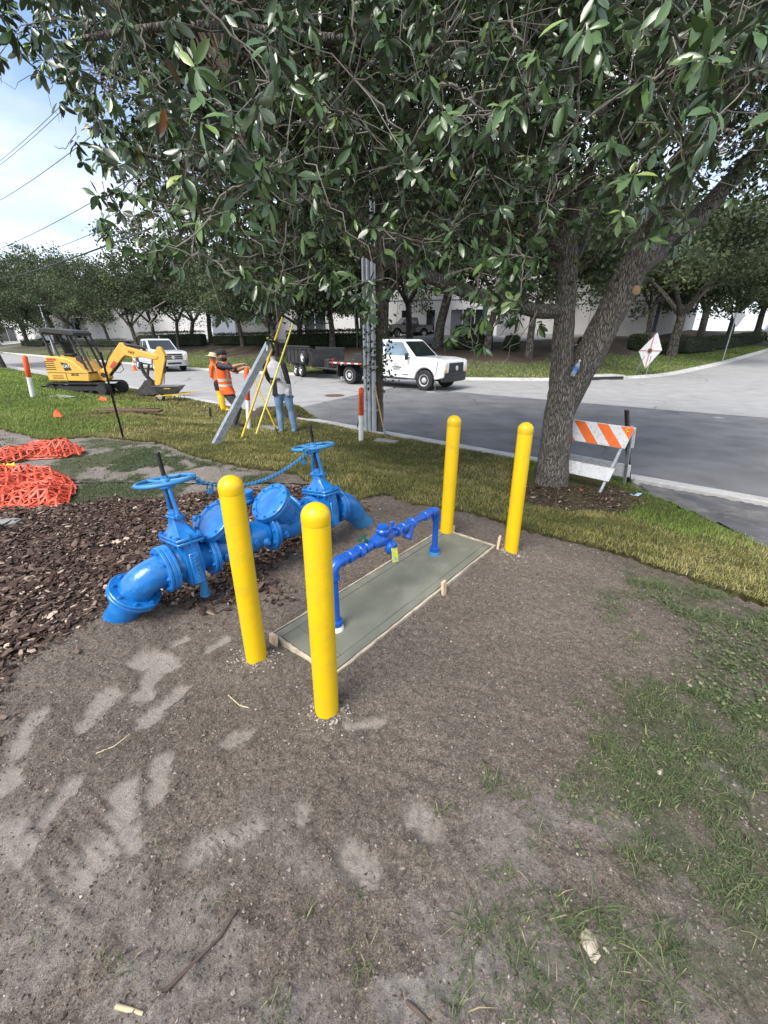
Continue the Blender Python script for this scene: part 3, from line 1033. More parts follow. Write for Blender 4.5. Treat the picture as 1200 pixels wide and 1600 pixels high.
def gate_valve(t, lean, ph, word):
    c = BP(t); U = (UP * math.cos(R(lean)) + BL * math.sin(R(lean))).normalized(); Q = U.cross(BA).normalized() * -1
    Q = BA.cross(U).normalized()

    def L(a, q, h): return c + BA * a + Q * q + U * h
    mb = MB()
    mb.tube([L(-.115, 0, 0), L(-.08, 0, 0), L(-.05, 0, 0), L(.05, 0, 0), L(.08, 0, 0), L(.115, 0, 0)], [RP, RP, RP + .022, RP + .022, RP, RP], 28)
    # flattened gate chamber
    rings = []
    for (h, a, q) in ((-.155, .030, .060), (-.125, .050, .105), (-.04, .062, .130), (.06, .062, .130), (.13, .058, .128), (.165, .058, .128)):
        rings.append([L(a * sx, q * sy, h) for sx, sy in ((-1, -.75), (-.75, -1), (.75, -1), (1, -.75), (1, .75), (.75, 1), (-.75, 1), (-1, .75))])
    vs = [p for r_ in rings for p in r_]
    fs = [tuple(range(7, -1, -1)), tuple(range(8 * (len(rings) - 1), 8 * len(rings)))]
    for i in range(len(rings) - 1):
        for k in range(8): fs.append((8 * i + k, 8 * i + (k + 1) % 8, 8 * i + 8 + (k + 1) % 8, 8 * i + 8 + k))
    mb.add(vs, fs)
    # raised pad with cast lettering on the face towards us
    mb.box(L(0, .128, -.02), (.062, .022, .20), Matrix((BA, Q, U)).transposed(), ch=.005)
    mb.box(L(0, -.128, -.02), (.062, .022, .20), Matrix((BA, Q, U)).transposed(), ch=.005)
    body = mb.build('gate_valve', 'blue_paint', bf, 40)
    rot = Matrix((BA, Q, U)).transposed()
    mb = MB()
    for h in (.150, .1735): mb.box(L(0, 0, h), (.165, .300, .0215), rot, ch=.006)
    mb.build('bonnet_flange', 'blue_paint', body, 40)
    b2 = MB()
    for a in (-.067, .067):
        for q in (-.125, -.045, .045, .125):
            b2.cyl(L(a, q, .125), L(a, q, .200), .007, n=8); b2.cyl(L(a, q, .184), L(a, q, .197), .0125, n=6); b2.cyl(L(a, q, .128), L(a, q, .139), .0125, n=6)
    for q in (-.14, .14): b2.cyl(L(0, q, .125), L(0, q, .200), .007, n=8); b2.cyl(L(0, q, .184), L(0, q, .197), .0125, n=6)
    tag(b2.build('bonnet_bolts', 'blue_paint', body, 40), kind='stuff')
    # pyramid bonnet
    rings = []
    for (h, a, q) in ((.184, .072, .118), (.196, .066, .108), (.235, .046, .062), (.272, .036, .042), (.292, .034, .040)):
        rings.append([L(a * sx, q * sy, h) for sx, sy in ((-1, -.7), (-.7, -1), (.7, -1), (1, -.7), (1, .7), (.7, 1), (-.7, 1), (-1, .7))])
    vs = [p for r_ in rings for p in r_]
    fs = [tuple(range(7, -1, -1)), tuple(range(8 * (len(rings) - 1), 8 * len(rings)))]
    for i in range(len(rings) - 1):
        for k in range(8): fs.append((8 * i + k, 8 * i + (k + 1) % 8, 8 * i + 8 + (k + 1) % 8, 8 * i + 8 + k))
    mb = MB().add(vs, fs)
    mb.box(L(0, 0, .300), (.075, .125, .018), rot, ch=.004)
    for q in (-.05, .05): mb.cyl(L(0, q, .29), L(0, q, .335), .007, n=8); mb.cyl(L(0, q, .315), L(0, q, .329), .013, n=6)
    mb.lathe(L(0, 0, .30), U, [(0, .036), (.024, .036), (.03, .028), (.045, .026)], 20)
    mb.build('bonnet', 'blue_paint', body, 35)
    mb = MB()
    for q in (-1, 1):
        mb.tube([L(.0, q * .058, .292), L(0, q * .052, .33), L(0, q * .036, .42), L(0, q * .030, .485)], [.015, .0135, .0125, .0125], 10)
        mb.box(L(0, q * .056, .30), (.040, .030, .03), rot, ch=.004)
    mb.lathe(L(0, 0, .475), U, [(0, .040), (.006, .046), (.022, .046), (.03, .038)], 20)
    mb.build('yoke', 'blue_paint', body, 40)
    mb = MB().cyl(L(0, 0, .30), L(0, 0, .50), .011, n=12)
    prof = [(0, .0135)]
    for i in range(28): prof += [(.002 + i * .0065, .0105), (.005 + i * .0065, .0140)]
    prof += [(.188, .0135), (.192, .011)]
    mb.lathe(L(0, 0, .50), U, prof, 14)
    mb.build('stem', 'black_steel', body, 30)
    # handwheel
    h = .520
    mb = MB()
    u, w, _ = frame(U)
    rim = [L(0, 0, h) + (u * math.cos(2 * math.pi * k / 48) + w * math.sin(2 * math.pi * k / 48)) * .160 for k in range(48)]
    mb.tube(rim, .0125, 10, closed=True)
    for k in range(5):
        a = 2 * math.pi * k / 5 + ph; dr = u * math.cos(a) + w * math.sin(a)
        mb.tube([L(0, 0, h - .006) + dr * .02, L(0, 0, h - .004) + dr * .09, L(0, 0, h) + dr * .155], [.013, .010, .0105], 8)
    mb.lathe(L(0, 0, h - .022), U, [(0, .026), (.004, .030), (.030, .030), (.036, .024)], 18)
    mb.lathe(L(0, 0, h + .012), U, [(0, .021), (.02, .021)], 6)
    mb.build('handwheel', 'blue_paint_dull', body, 45)
    text_mesh(word, .040, L(0, .1405, -.02), -U, BA, 'cast_lettering', 'blue_paint_dull', body, .003)
    return body, L


V1, L1 = gate_valve(.140, 9.0, .5, 'WILKINS')
V2, L2 = gate_valve(1.268, 9.0, .2, 'WILKINS')
flange(BP(.278), BA, ph=.25)
flange(BP(.735), BA, ph=.4, r=.150)
flange(BP(1.138), BA, ph=.15)
flange(BP(1.380), BA, ph=.35, two=False)
flange(BP(.032), BA, ph=.1, two=False)


def check_valve(t0, t1, word):
    mb = MB()
    tm = (t0 + t1) / 2
    mb.tube([BP(t0 + .02), BP(t0 + .05), BP(t0 + .09), BP(tm), BP(t1 - .09), BP(t1 - .05), BP(t1 - .02)], [RP, RP, RP + .012, RP + .026, RP + .012, RP, RP], 28)
    dv = (BA * -.66 + UP * .75).normalized()
    c0 = BP(tm + .045, 0, -.02)
    mb.tube([c0, c0 + dv * .08, c0 + dv * .20, c0 + dv * .275], [RP + .006, RP + .018, RP + .028, RP + .030], 30)
    # bosses with plugs
    for (tt, q, h) in ((t0 + .07, -.098, -.03), (t1 - .07, -.098, -.03), (t1 - .16, -.10, .0)):
        p = BP(tt, q, h); mb.lathe(p, -BL, [(-.03, .030), (.004, .030), (.008, .026), (.012, .015), (.028, .015)], 14)
    body = mb.build('check_valve', 'blue_paint', bf, 45)
    mb = MB()
    cc = c0 + dv * .275
    mb.lathe(cc, dv, [(0, .150), (.003, .154), (.020, .154), (.023, .150)], 44)
    mb.lathe(cc + dv * .024, dv, [(0, .150), (.003, .154), (.020, .154), (.024, .148), (.024, .118), (.017, .112), (.020, .08), (.026, .0)], 44)
    cov = mb.build('cover', 'blue_paint', body, 30)
    b2 = MB(); bolts(b2, cc + dv * .024, dv, .134, 10, r=.012, ln=.072)
    tag(b2.build('cover_bolts', 'blue_paint', body, 30), kind='stuff')
    text_mesh(word, .05, c0 + dv * .14 - BL * (RP + .0235), BA * .75 + UP * .66, dv, 'cast_lettering', 'blue_paint', body, .003)
    return body


check_valve(.29, .725, 'ZURN')
check_valve(.745, 1.125, 'ZURN')
# thin bypass line and its meter on the far side
mb = MB()
mb.tube([BP(.30, .09, .06), BP(.30, .20, .10), BP(.33, .24, .13), BP(.50, .25, .15), BP(.9, .25, .17), BP(1.08, .24, .13), BP(1.11, .18, .09), BP(1.11, .09, .06)], .017, 10)
byp = mb.build('bypass_pipe', 'blue_paint', bf, 50)
mb = MB(); mb.ball(BP(.74, .25, .17), .048, 14, 10, (1, 1, .8)); mb.lathe(BP(.74, .25, .19), UP, [(0, .044), (.03, .044), (.034, .05), (.055, .05), (.06, .044)], 20); mb.build('bypass_meter', 'blue_paint', byp, 40)
mb = MB()
for t in (.34, .41): mb.lathe(BP(t, .25, .15), BA, [(-.02, .022), (-.012, .028), (.012, .028), (.02, .022)], 8)
mb.lathe(BP(.355, .14, .12), UP, [(0, .018), (.05, .018), (.055, .012), (.08, .012)], 10)
tag(mb.build('bypass_fittings', 'blue_paint', byp, 40), kind='stuff')
mb = MB(); mb.box(BP(.375, .20, .145), (.02, .02, .05), ch=.003); mb.build('test_cock', 'brass_red', byp)
# prop under the near valve
mb = MB().cyl(BP(.20, -.02, -.27), BP(.20, -.02, -.12), .026, n=14); mb.lathe(BP(.20, -.02, -.28), UP, [(0, .034), (.02, .034)], 8); mb.build('drain_plug', 'blue_paint_dull', bf)

# ---- chain and padlocks between the wheels
h1 = L1(0, 0, .512) + (BA * .80 + BL * -.55).normalized() * .162
h2 = L2(0, 0, .512) + (BA * -.80 + BL * -.55).normalized() * .162
chain = MB()
N = 62
pts = []
for k in range(N + 1):
    t = k / N
    p = h1.lerp(h2, t); p.z -= .135 * 4 * t * (1 - t) * (1 - .25 * t); pts.append(p)
for k in range(N):
    a, b_ = pts[k], pts[k + 1]
    d = (b_ - a).normalized(); u, w, _ = frame(d)
    if k % 2: u, w = w, u
    c = (a + b_) / 2; ln = (b_ - a).length * .74
    ring = []
    for j in range(10):
        an = 2 * math.pi * j / 10
        ring.append(c + d * math.cos(an) * ln + u * math.sin(an) * .0105)
    chain.tube(ring, .0042, 6, closed=True)
# the end loops round both rims
for c, LL in ((h1, L1), (h2, L2)):
    for j in range(5):
        an = j * 1.2
        p = c + Vector((math.cos(an) * .022, math.sin(an) * .022, -.015 + .012 * j))
        chain.tube([p + Vector((math.cos(q) * .015, 0.004 * math.sin(q), math.sin(q) * .012)) for q in [i * math.pi / 4 for i in range(8)]], .0042, 6, closed=True)
tag(chain.build('chain', 'blue_paint_dull', None, 60), 'blue painted chain hanging between the two handwheels', 'chain')
for (p, lab) in ((pts[6], 'blue padlock on the chain beside the near handwheel'), (pts[-4], 'blue padlock on the chain beside the far handwheel')):
    pl = thing('padlock', lab, 'padlock', p - Vector((0, 0, .055)), 0, 'padlocks on the chain')
    c = Vector(p) - Vector((0, 0, .045))
    MB().box(c, (.042, .020, .036), Matrix.Rotation(.9, 3, 'Z'), ch=.005).build('lock_body', 'blue_paint_dull', pl)
    MB().tube([c + Vector((.013 * math.cos(a), -.0 + .013 * math.cos(a), .016 + .026 * math.sin(a))) for a in [math.pi * i / 8 for i in range(9)]], .0036, 8).build('shackle', 'black_steel', pl)

# ---- the small pipe on the pad
Rr1 = Vector((-.284, 1.978, PT)); Rr2 = Vector((.403, 2.897, PT))
Z1, Z2 = .47, .425
ax = (Rr2 - Rr1); LEN = ax.length; ax.normalize()


def QP(t, z=None): return Vector((Rr1.x + ax.x * t, Rr1.y + ax.y * t, (Z1 + (Z2 - Z1) * t / LEN) if z is None else z))


sm = thing('meter_assembly', 'thin deep blue pipe with a meter on two risers over the concrete pad', 'pipework', QP(LEN / 2, PT))
pr_ = .0255
D = (QP(LEN) - QP(0)).normalized(); SD = Vector((-D.y, D.x, 0)).normalized()
MB().cyl(QP(0, PT - .05), QP(0, Z1 - .055), pr_, n=20).build('riser', 'blue_pipe', sm, 50)
MB().cyl(QP(LEN, PT - .05), QP(LEN, Z2 - .05), pr_ * .92, n=20).build('riser', 'blue_pipe', sm, 50)
for t, z in ((0, Z1), (LEN, Z2)):
    sg = 1 if t == 0 else -1
    pa, _, _ = arc(QP(t, z - .045), UP, D * sg, .045, 8)
    mb = MB().tube([QP(t, z - .075)] + pa + [pa[-1] + D * sg * .03], [pr_ + .007] * (len(pa) + 2), 20)
    mb.lathe(QP(t, z - .085), UP, [(0, pr_ + .011), (.018, pr_ + .011)], 20)
    mb.lathe(pa[-1] + D * sg * .02, D * sg, [(0, pr_ + .011), (.018, pr_ + .011)], 20)
    mb.build('elbow', 'blue_pipe', sm, 45)
    mb = MB().lathe(QP(t, PT - .004), UP, [(0, .047), (.012, .046), (.026, .040), (.034, .038), (.036, .030)], 22)
    mb.build('base_collar', 'white_plastic' if t == 0 else 'blue_paint_dull', sm, 40)
    mb = MB().lathe(QP(t, PT + .03), UP, [(0, .040), (.03, .040), (.034, pr_)], 22); mb.build('riser_coupling', 'blue_pipe', sm, 40)
mb = MB().cyl(QP(.05), QP(LEN - .05), pr_, n=20)
mb.build('cross_pipe', 'blue_pipe', sm, 50)
for t, w_, r_ in ((.15, .05, .038), (.235, .035, .042), (.30, .05, .036), (.62, .03, .040), (.70, .05, .036), (.80, .03, .040), (.98, .045, .036)):
    MB().lathe(QP(t - w_ / 2), D, [(0, r_ - .004), (.004, r_), (w_ - .004, r_), (w_, r_ - .004)], 8 if r_ > .039 else 20).build('coupling', 'blue_pipe', sm, 40)
# meter body
c = QP(.45)
mb = MB(); mb.lathe(c - D * .10, D, [(0, .032), (.02, .038), (.05, .046), (.10, .050), (.15, .046), (.18, .038), (.20, .032)], 24)
mb.lathe(c + SD * -.01, UP, [(0, .036), (.05, .034), (.054, .046), (.068, .046), (.073, .040), (.080, .036), (.088, .039), (.098, .037), (.102, .02), (.102, 0)], 26)
met = mb.build('meter', 'blue_pipe', sm, 40)
mb = MB(); mb.lathe(c + D * .02 - SD * .04 - UP * .045, (-SD + UP * -.25), [(0, .040), (.016, .048), (.028, .048), (.033, .042), (.045, .036), (.05, 0)], 24)
mb.build('meter_cap', 'blue_pipe', met, 40)
b2 = MB(); bolts(b2, c + UP * .061 - SD * .01, UP, .042, 6, r=.006, ln=.024); tag(b2.build('meter_bolts', 'blue_pipe', met), kind='stuff')
# ball valve handle
mb = MB(); mb.box(QP(.29) + UP * .055 + SD * .03, (.13, .022, .006), Matrix((D, SD, UP)).transposed() @ Matrix.Rotation(.25, 3, 'Z'), ch=.002); mb.cyl(QP(.29) + UP * .02, QP(.29) + UP * .058, .012, n=10)
mb.build('valve_handle', 'green_handle', sm)
# slanting strainer leg, test cock
q0 = QP(.79); dq = (D * -.55 - UP * .75 - SD * .1).normalized()
mb = MB().tube([q0, q0 + dq * .06, q0 + dq * .10], [.030, .032, .032], 18); mb.lathe(q0 + dq * .09, dq, [(0, .038), (.02, .038), (.024, .03)], 8); mb.build('strainer', 'blue_pipe', sm, 40)
mb = MB().cyl(QP(.565), QP(.565) + UP * .075, .011, n=10); mb.box(QP(.565) + UP * .08, (.035, .012, .012), ch=.003); mb.cyl(QP(.565) + UP * .05, QP(.565) + UP * .05 + SD * -.04, .008, n=8); mb.build('test_cock', 'blue_pipe', sm)
# yellow tag hanging from the meter
tg = c - SD * .105 - UP * .035
mb = MB().box(tg - UP * .045, (.064, .0022, .088), Matrix((D, SD, UP)).transposed() @ Matrix.Rotation(.25, 3, 'Y') @ Matrix.Rotation(-.3, 3, 'X'), ch=0)
tgo = mb.build('paper_tag', 'tag_yellow', None); tag(tgo, 'small yellow tag with blue stains hanging from the thin pipe', 'tag')
tw = MB().tube([tg + UP * -.004, tg + SD * .03 + UP * .03, c - SD * .055 + UP * .05], .0012, 5); tw.build('tag_wire', 'black_steel', tgo)
# ================================================================== THINGS ON THE VERGE AND ALONG THE STREET
mat('marker_orange', (.78, .105, .018), .5, var=.1, scale=12, dirt=(.45, .10, .04), dscale=9, damt=.5)
mat('galvanised', (.42, .44, .46), .42, metal=.75, var=.22, scale=14, bump=.12, bscale=70, dirt=(.26, .27, .28), dscale=9, damt=.7)
mat('conduit_grey', (.50, .53, .57), .4, metal=.35, var=.1, scale=6, dirt=(.3, .31, .33), dscale=4, damt=.5)
mat('pole_wood', (.135, .098, .070), .9, var=.35, scale=9, bump=.7, bscale=26, stretch=(9, 9, 1), dirt=(.06, .045, .035), dscale=3, damt=.7)
mat('pole_yellow', (.66, .43, .03), .5, var=.12, scale=9, dirt=(.36, .24, .06), dscale=12, damt=.6)
mat('pole_lemon', (.74, .68, .12), .5, var=.1, scale=9, dirt=(.5, .45, .15), dscale=12, damt=.5)
mat('tool_wood', (.50, .30, .13), .65, var=.2, scale=5, stretch=(12, 12, 1))
mat('rust', (.10, .055, .032), .85, var=.4, scale=30, bump=.3, bscale=90)
mat('sign_back', (.56, .54, .53), .55, var=.12, scale=10, dirt=(.36, .30, .28), dscale=9, damt=.6)
mat('cone_orange', (.80, .12, .015), .55, var=.08, scale=20)
mat('rubber', (.018, .018, .019), .8, var=.25, scale=30, bump=.2, bscale=120, dirt=(.09, .08, .07), dscale=6, damt=.5)
mat('panel_white', (.70, .70, .70), .5, var=.05, scale=12, dirt=(.22, .22, .24), dscale=26, damt=.75)
mat('panel_orange', (.82, .15, .015), .5, var=.06, scale=12)
mat('dark_ink', (.03, .028, .028), .6)
mat('blue_litter', (.10, .34, .62), .4, var=.3, scale=40, c2=(.62, .66, .70))
mat('red_leaf', (.52, .085, .03), .6, var=.25, scale=60)
mat('bottle_plastic', (.60, .70, .78), .18, var=.1, scale=30, trans=.55)
mat('bottle_label', (.05, .20, .55), .4, var=.3, scale=60)
mat('yellow_tape', (.80, .74, .05), .45)
mat('net_orange', (.62, .075, .028), .45, var=.1, scale=14, dirt=(.6, .12, .06), dscale=8, damt=.4)
mat('stone_grey', (.24, .235, .215), .9, var=.18, scale=14, bump=.4, bscale=80)

# ---- three white and orange marker posts
POSTS = [((564, 690), (564.5, 605), .052, 'white marker post with orange top and lettering, left of the utility pole', 'WARNING'),
         ((389, 673), (385, 574), .050, 'white marker post with orange top beside the man in the orange vest', ''),
         ((52, 622), (38, 555), .062, 'leaning white marker post with orange top beside the excavator tracks', '')]
for k, (a, b_, r, lab, word) in enumerate(POSTS):
    p = at(*a); top = aty(*b_, p.y)
    t = thing('marker_post', lab, 'marker post', p, 0, 'white and orange utility marker posts')
    d = (top - p); L = d.length; d.normalize()
    MB().lathe(p - d * .1, d, [(0, r), (.1 + L * .52, r)], 20).build('post', 'white_plastic', t)
    s_ = L * .50
    MB().lathe(p + d * s_, d, [(0, r + .002), (.004, r + .005), (L - s_ - .05, r + .005), (L - s_ - .02, r * .8), (L - s_, r * .35), (L - s_ + .004, 0)], 20).build('sleeve', 'marker_orange', t)
    if word:
        text_mesh(word, .072, p + d * (s_ + (L - s_) * .50) + Vector((-.002, -r - .006, 0)), (0, 0, 1), (-1, 0, 0), 'lettering', 'dark_ink', t, .002)['kind'] = 'stuff'

mat('tray_grey', (.075, .078, .082), .5, var=.15, scale=6, dirt=(.2, .18, .15), dscale=5, damt=.5)
# ---- leaning beam, long poles, digging bar
p = at(336, 696); q = aty(419, 541, p.y + .75)
t = thing('steel_beam', 'galvanised square steel beam leaning up towards the tree, in front of the man in the vest', 'beam', p)
d = (q - p).normalized(); u, w, _ = frame(d)
rt = Matrix((u, w, d)).transposed()
mb = MB()
L = (q - p).length
for sx, sy, wx, wy in ((0, -.05, .108, .008), (0, .05, .108, .008), (-.05, 0, .008, .092), (.05, 0, .008, .092)):
    mb.box(p + d * L / 2 + rt @ Vector((sx, sy, 0)), (wx, wy, L + .1), rt)
mb.build('tube', 'galvanised', t)
mb = MB()
for k in range(int((L - .15) / .1)):
    for s_ in (-1, 1): mb.cyl(p + d * (.12 + k * .1) + u * (.0545 * s_), p + d * (.12 + k * .1) + u * (.0552 * s_), .008, n=8)
    for s_ in (-1, 1): mb.cyl(p + d * (.12 + k * .1) + w * (.0545 * s_), p + d * (.12 + k * .1) + w * (.0552 * s_), .008, n=8)
tag(mb.build('punched_holes', 'tray_grey', t), kind='stuff')
for (a, b_, dy, m, r, lab) in (((377, 686), (441, 498), .9, 'pole_yellow', .020, 'long orange yellow pole leaning behind the steel beam'), ((399, 682), (457, 508), .7, 'pole_lemon', .017, 'long lemon yellow pole leaning beside the man in jeans')):
    p = at(*a); q = aty(*b_, p.y + dy)
    t = thing('long_pole', lab, 'pole', p, 0, 'long yellow poles leaning together')
    d = (q - p).normalized(); L = (q - p).length
    MB().cyl(p - d * .08, q, r * 1.05, r * .95, n=12).build('shaft', m, t)
    mb = MB()
    for k in range(1, 4): mb.cyl(p + d * (L * k / 4 - .02), p + d * (L * k / 4 + .02), r * 1.25, n=12)
    mb.cyl(q - d * .01, q + d * .02, r * 1.2, n=12)
    tag(mb.build('ferrules', m, t), kind='stuff')
p = at(437, 683); q = aty(390, 577, p.y + .3)
t = thing('digging_bar', 'yellow handled digging bar with a dark blade, crossing in front of the yellow poles', 'tool', p)
d = (q - p).normalized(); L = (q - p).length
MB().cyl(p + d * .22, q, .017, .015, n=10).build('handle', 'pole_yellow', t)
MB().tube([p - d * .06, p, p + d * .1, p + d * .25], [.008, .03, .026, .019], 8, flat=.6).build('blade', 'black_steel', t)

# ---- utility pole with conduits, vine and shovel
p = at(591, 676)
up_ = thing('utility_pole', 'brown timber utility pole beside the road, half hidden by the tree crown', 'utility pole', p)
MB().lathe(p - UP * .5, UP, [(0, .118), (.5, .116), (9.8, .088)], 18).build('pole', 'pole_wood', up_)
for dx, dy, r, h in ((-.285, -.03, .042, 4.4), (-.195, -.06, .050, 4.2), (-.09, -.14, .055, 4.6)):
    c = p + Vector((dx, dy, -.2)); MB().cyl(c, c + UP * (h + .2), r, n=14).build('conduit', 'conduit_grey', up_)
for h in (.55, 1.5, 2.5):
    mb = MB().box(p + Vector((-.17, -.105, h)), (.36, .014, .035), Matrix.Rotation(-.25, 3, 'Z'), ch=.003); mb.build('strap', 'galvanised', up_)
q0 = at(602, 684); q1 = aty(585, 600, p.y - .16)
t = thing('shovel', 'long handled shovel leaning against the utility pole', 'shovel', q0)
d = (q1 - q0).normalized(); u, w, _ = frame(d)
MB().cyl(q0 + d * .26, q1, .016, n=10).build('handle', 'tool_wood', t)
mb = MB()
rows = []
for (h, wd_, bl) in ((-.03, .02, 0), (.02, .075, .02), (.12, .105, .03), (.22, .105, .03), (.26, .05, .012), (.33, .022, 0)):
    rows.append([q0 + d * h + u * (wd_ * f) + w * (bl * (1 - f * f)) for f in (-1, -.5, 0, .5, 1)])
vs = [x for r_ in rows for x in r_]; n0 = len(vs); vs += [x - w * .006 for x in vs]
fs = []
for i in range(5):
    for k in range(4):
        a = i * 5 + k; fs += [(a, a + 1, a + 6, a + 5), (n0 + a + 5, n0 + a + 6, n0 + a + 1, n0 + a)]
for i in range(5): fs += [(i * 5, i * 5 + 5, n0 + i * 5 + 5, n0 + i * 5), (i * 5 + 4, n0 + i * 5 + 4, n0 + i * 5 + 9, i * 5 + 9)]
mb.add(vs, fs); mb.build('blade', 'galvanised', t)

p = at(558, 671); q = aty(570, 597, p.y + .25)
t = thing('digging_bar', 'yellow handled digging bar leaning on the conduits behind the lettered marker post', 'tool', p)
d = (q - p).normalized()
MB().cyl(p + d * .25, q, .018, .015, n=10).build('handle', 'pole_yellow', t)
MB().tube([p, p + d * .08, p + d * .28], [.012, .03, .02], 8, flat=.5).build('blade', 'black_steel', t)

# ---- black steel stakes
p = at(193, 687); q = aty(159, 560, p.y - .25)
t = thing('steel_stake', 'tall black steel stake leaning over the trampled ground near the excavator', 'stake', p)
d = (q - p).normalized(); u, w, _ = frame(d); rt = Matrix((u, w, d)).transposed()
mb = MB(); L = (q - p).length
mb.box(p + d * L / 2, (.034, .010, L + .2), rt, ch=.002); mb.box(p + d * L / 2 + w * .014, (.010, .020, L + .2), rt, ch=.002)
mb.build('bar', 'black_steel', t)
p = at(330, 654); t = thing('short_stake', 'short black stake in the turf behind the man in the vest', 'stake', p)
MB().box(p + UP * .10, (.05, .05, .42), Matrix.Rotation(.06, 3, 'Y'), ch=.004).build('bar', 'black_steel', t)
p = at(4, 700)
t = thing('thin_stake', 'thin dark wire stake at the left edge beside the orange netting', 'stake', p)
MB().cyl(p - UP * .05, p + Vector((-.09, 0, .33)), .006, n=6).build('wire', 'black_steel', t)

# ---- orange safety netting, two heaps of folded net
def net_heap(name, lab, poly, hts, cell, seed, fold=3):
    cx = sum(a for a, b_ in poly) / len(poly); cy = sum(b_ for a, b_ in poly) / len(poly)
    x0, x1 = min(a for a, b_ in poly), max(a for a, b_ in poly); y0, y1 = min(b_ for a, b_ in poly), max(b_ for a, b_ in poly)
    mb = MB()
    rg = random.Random(seed)

    def H(x, y, lay):
        n = fbm(np.array([x * 2.1 + lay * 7]), np.array([y * 2.1]), 3, seed)[0]
        n2 = fbm(np.array([x * 7 + lay * 3]), np.array([y * 7]), 2, seed + 3)[0]
        inside = polydist(np.array([x]), np.array([y]), poly)[0]
        return gz(x, y) + .02 + max(0, min(1, inside / .22)) * hts * (.2 + n * 1.1 + (n2 - .5) * .7 + .30 * abs(math.sin(y * 9 + n * 5))) * (lay + 1) / fold
    for lay in range(fold):
        th = (.12, .30, .02)[lay % 3]; c_, s_ = math.cos(th), math.sin(th)
        R_ = max(x1 - x0, y1 - y0) * .75; nn = int(2 * R_ / cell)
        P = {}
        for i in range(nn + 1):
            for j in range(nn + 1):
                a, b_ = -R_ + i * cell, -R_ + j * cell * .8
                if j % 2: a += cell / 2
                a += .03 * math.sin(b_ * 5 + lay); b_ += .05 * math.sin(a * 3 + lay * 2)
                x, y = cx + a * c_ - b_ * s_, cy + a * s_ + b_ * c_
                P[i, j] = (x, y)
        keys = list(P); A_ = np.array([P[k] for k in keys])
        ins = dict(zip(keys, polydist(A_[:, 0], A_[:, 1], poly) > 0))
        HT = {k: Vector((P[k][0], P[k][1], H(*P[k], lay))) for k in keys if ins[k]}
        for (i, j), a in HT.items():
            for k2, wd_ in (((i + 1, j), .006), ((i, j + 1), .0105), ((i - 1 + 2 * (j % 2), j + 1), .0105)):
                b_ = HT.get(k2)
                if b_ is None: continue
                d = b_ - a; sd_ = Vector((-d.y, d.x, 0))
                if sd_.length < 1e-6: continue
                sd_.normalize(); e_ = sd_ * wd_ + UP * rg.uniform(-.006, .006)
                n_ = UP * .004
                mb.add([a - e_, a + e_, b_ + e_, b_ - e_, a + n_, b_ + n_], [(0, 1, 5 - 1, 4)[:3] if False else (0, 4, 5, 3), (4, 1, 2, 5), (3, 2, 1, 0)])
    o = mb.build(name, 'net_orange', None, 0)
    tag(o, lab, 'safety netting', 'folded orange safety nets')
    return o


net_heap('safety_net', 'larger heap of folded orange plastic safety netting at the edge of the mulch', [W2(*p) for p in ((-60, 806), (20, 799), (60, 797), (100, 797), (122, 770), (118, 750), (85, 742), (50, 748), (20, 736), (-60, 728), (-140, 740), (-140, 800))], .17, .085, 5, 3)
net_heap('safety_net', 'flatter strip of orange plastic safety netting lying across the pale ground', [W2(*p) for p in ((-80, 738), (0, 729), (50, 720), (95, 718), (125, 714), (142, 707), (110, 699), (70, 698), (30, 706), (0, 712), (-80, 720))], .17, .095, 9, 2)
mb = MB(); c = at(14, 742) + UP * .10
mb.tube([c + Vector((math.sin(k * 1.9) * .06 + k * .012 - .1, math.cos(k * 2.3) * .05, .02 + .02 * math.sin(k * 3))) for k in range(16)], .016, 7)
tag(mb.build('yellow_rope', 'yellow_tape', None), 'loose tangle of yellow rope on top of the orange netting', 'rope')
# broken paving stone at the left edge
p = at(6, 822)
mb = MB(); pts = [(-.24, -.07), (.10, -.085), (.16, -.03), (.15, .05), (.0, .09), (-.24, .10)]
mb.prism([(a, b_) for a, b_ in pts], .07, p + UP * .02, (1, 0, 0), (0, 1, 0))
o = mb.build('paving_stone', 'stone_grey', None, bevel=.008); tag(o, 'grey broken paving stone at the left edge on the mulch', 'stone')

# ---- pale slabs set in the turf
for (u, v, sx, sy, lab) in ((95, 622, .95, .42, 'pale flat concrete slab in the grass before the excavator'), (420, 671, .62, .30, 'flat concrete lid in the turf between the two workers'), (604, 692, .50, .22, 'flat concrete lid at the foot of the utility pole')):
    p = at(u, v); t = thing('concrete_slab', lab, 'slab', p, 0, 'flat concrete lids in the turf')
    o = MB().box(p + UP * .015, (sx, sy, .09), Matrix.Rotation(-.5, 3, 'Z'), ch=.008).build('lid', 'stone_grey', t)

# ---- hand tools and a board on the turf
p = at(157, 650); q = at(231, 643)
t = thing('rake', 'dark rake lying on the turf beside a plank', 'rake', p)
MB().tube([p + UP * .06, q + UP * .08], .016, 8).build('handle', 'rust', t)
mb = MB(); d = (q - p).normalized(); sd_ = Vector((-d.y, d.x, 0)); mb.box(q + UP * .07, (.04, .7, .05), Matrix.Rotation(math.atan2(d.y, d.x), 3, 'Z'))
for k in range(11): mb.box(q + sd_ * (-.33 + k * .066) + UP * .03, (.012, .012, .10))
mb.build('rake_head', 'black_steel', t)
p = at(203, 647)
o = MB().box(p + UP * .09, (1.5, .30, .05), Matrix.Rotation(.10, 3, 'Z') @ Matrix.Rotation(.03, 3, 'Y'), ch=.005).build('plank', 'rust', None); tag(o, 'weathered dark plank lying on the turf beside the rake', 'plank')

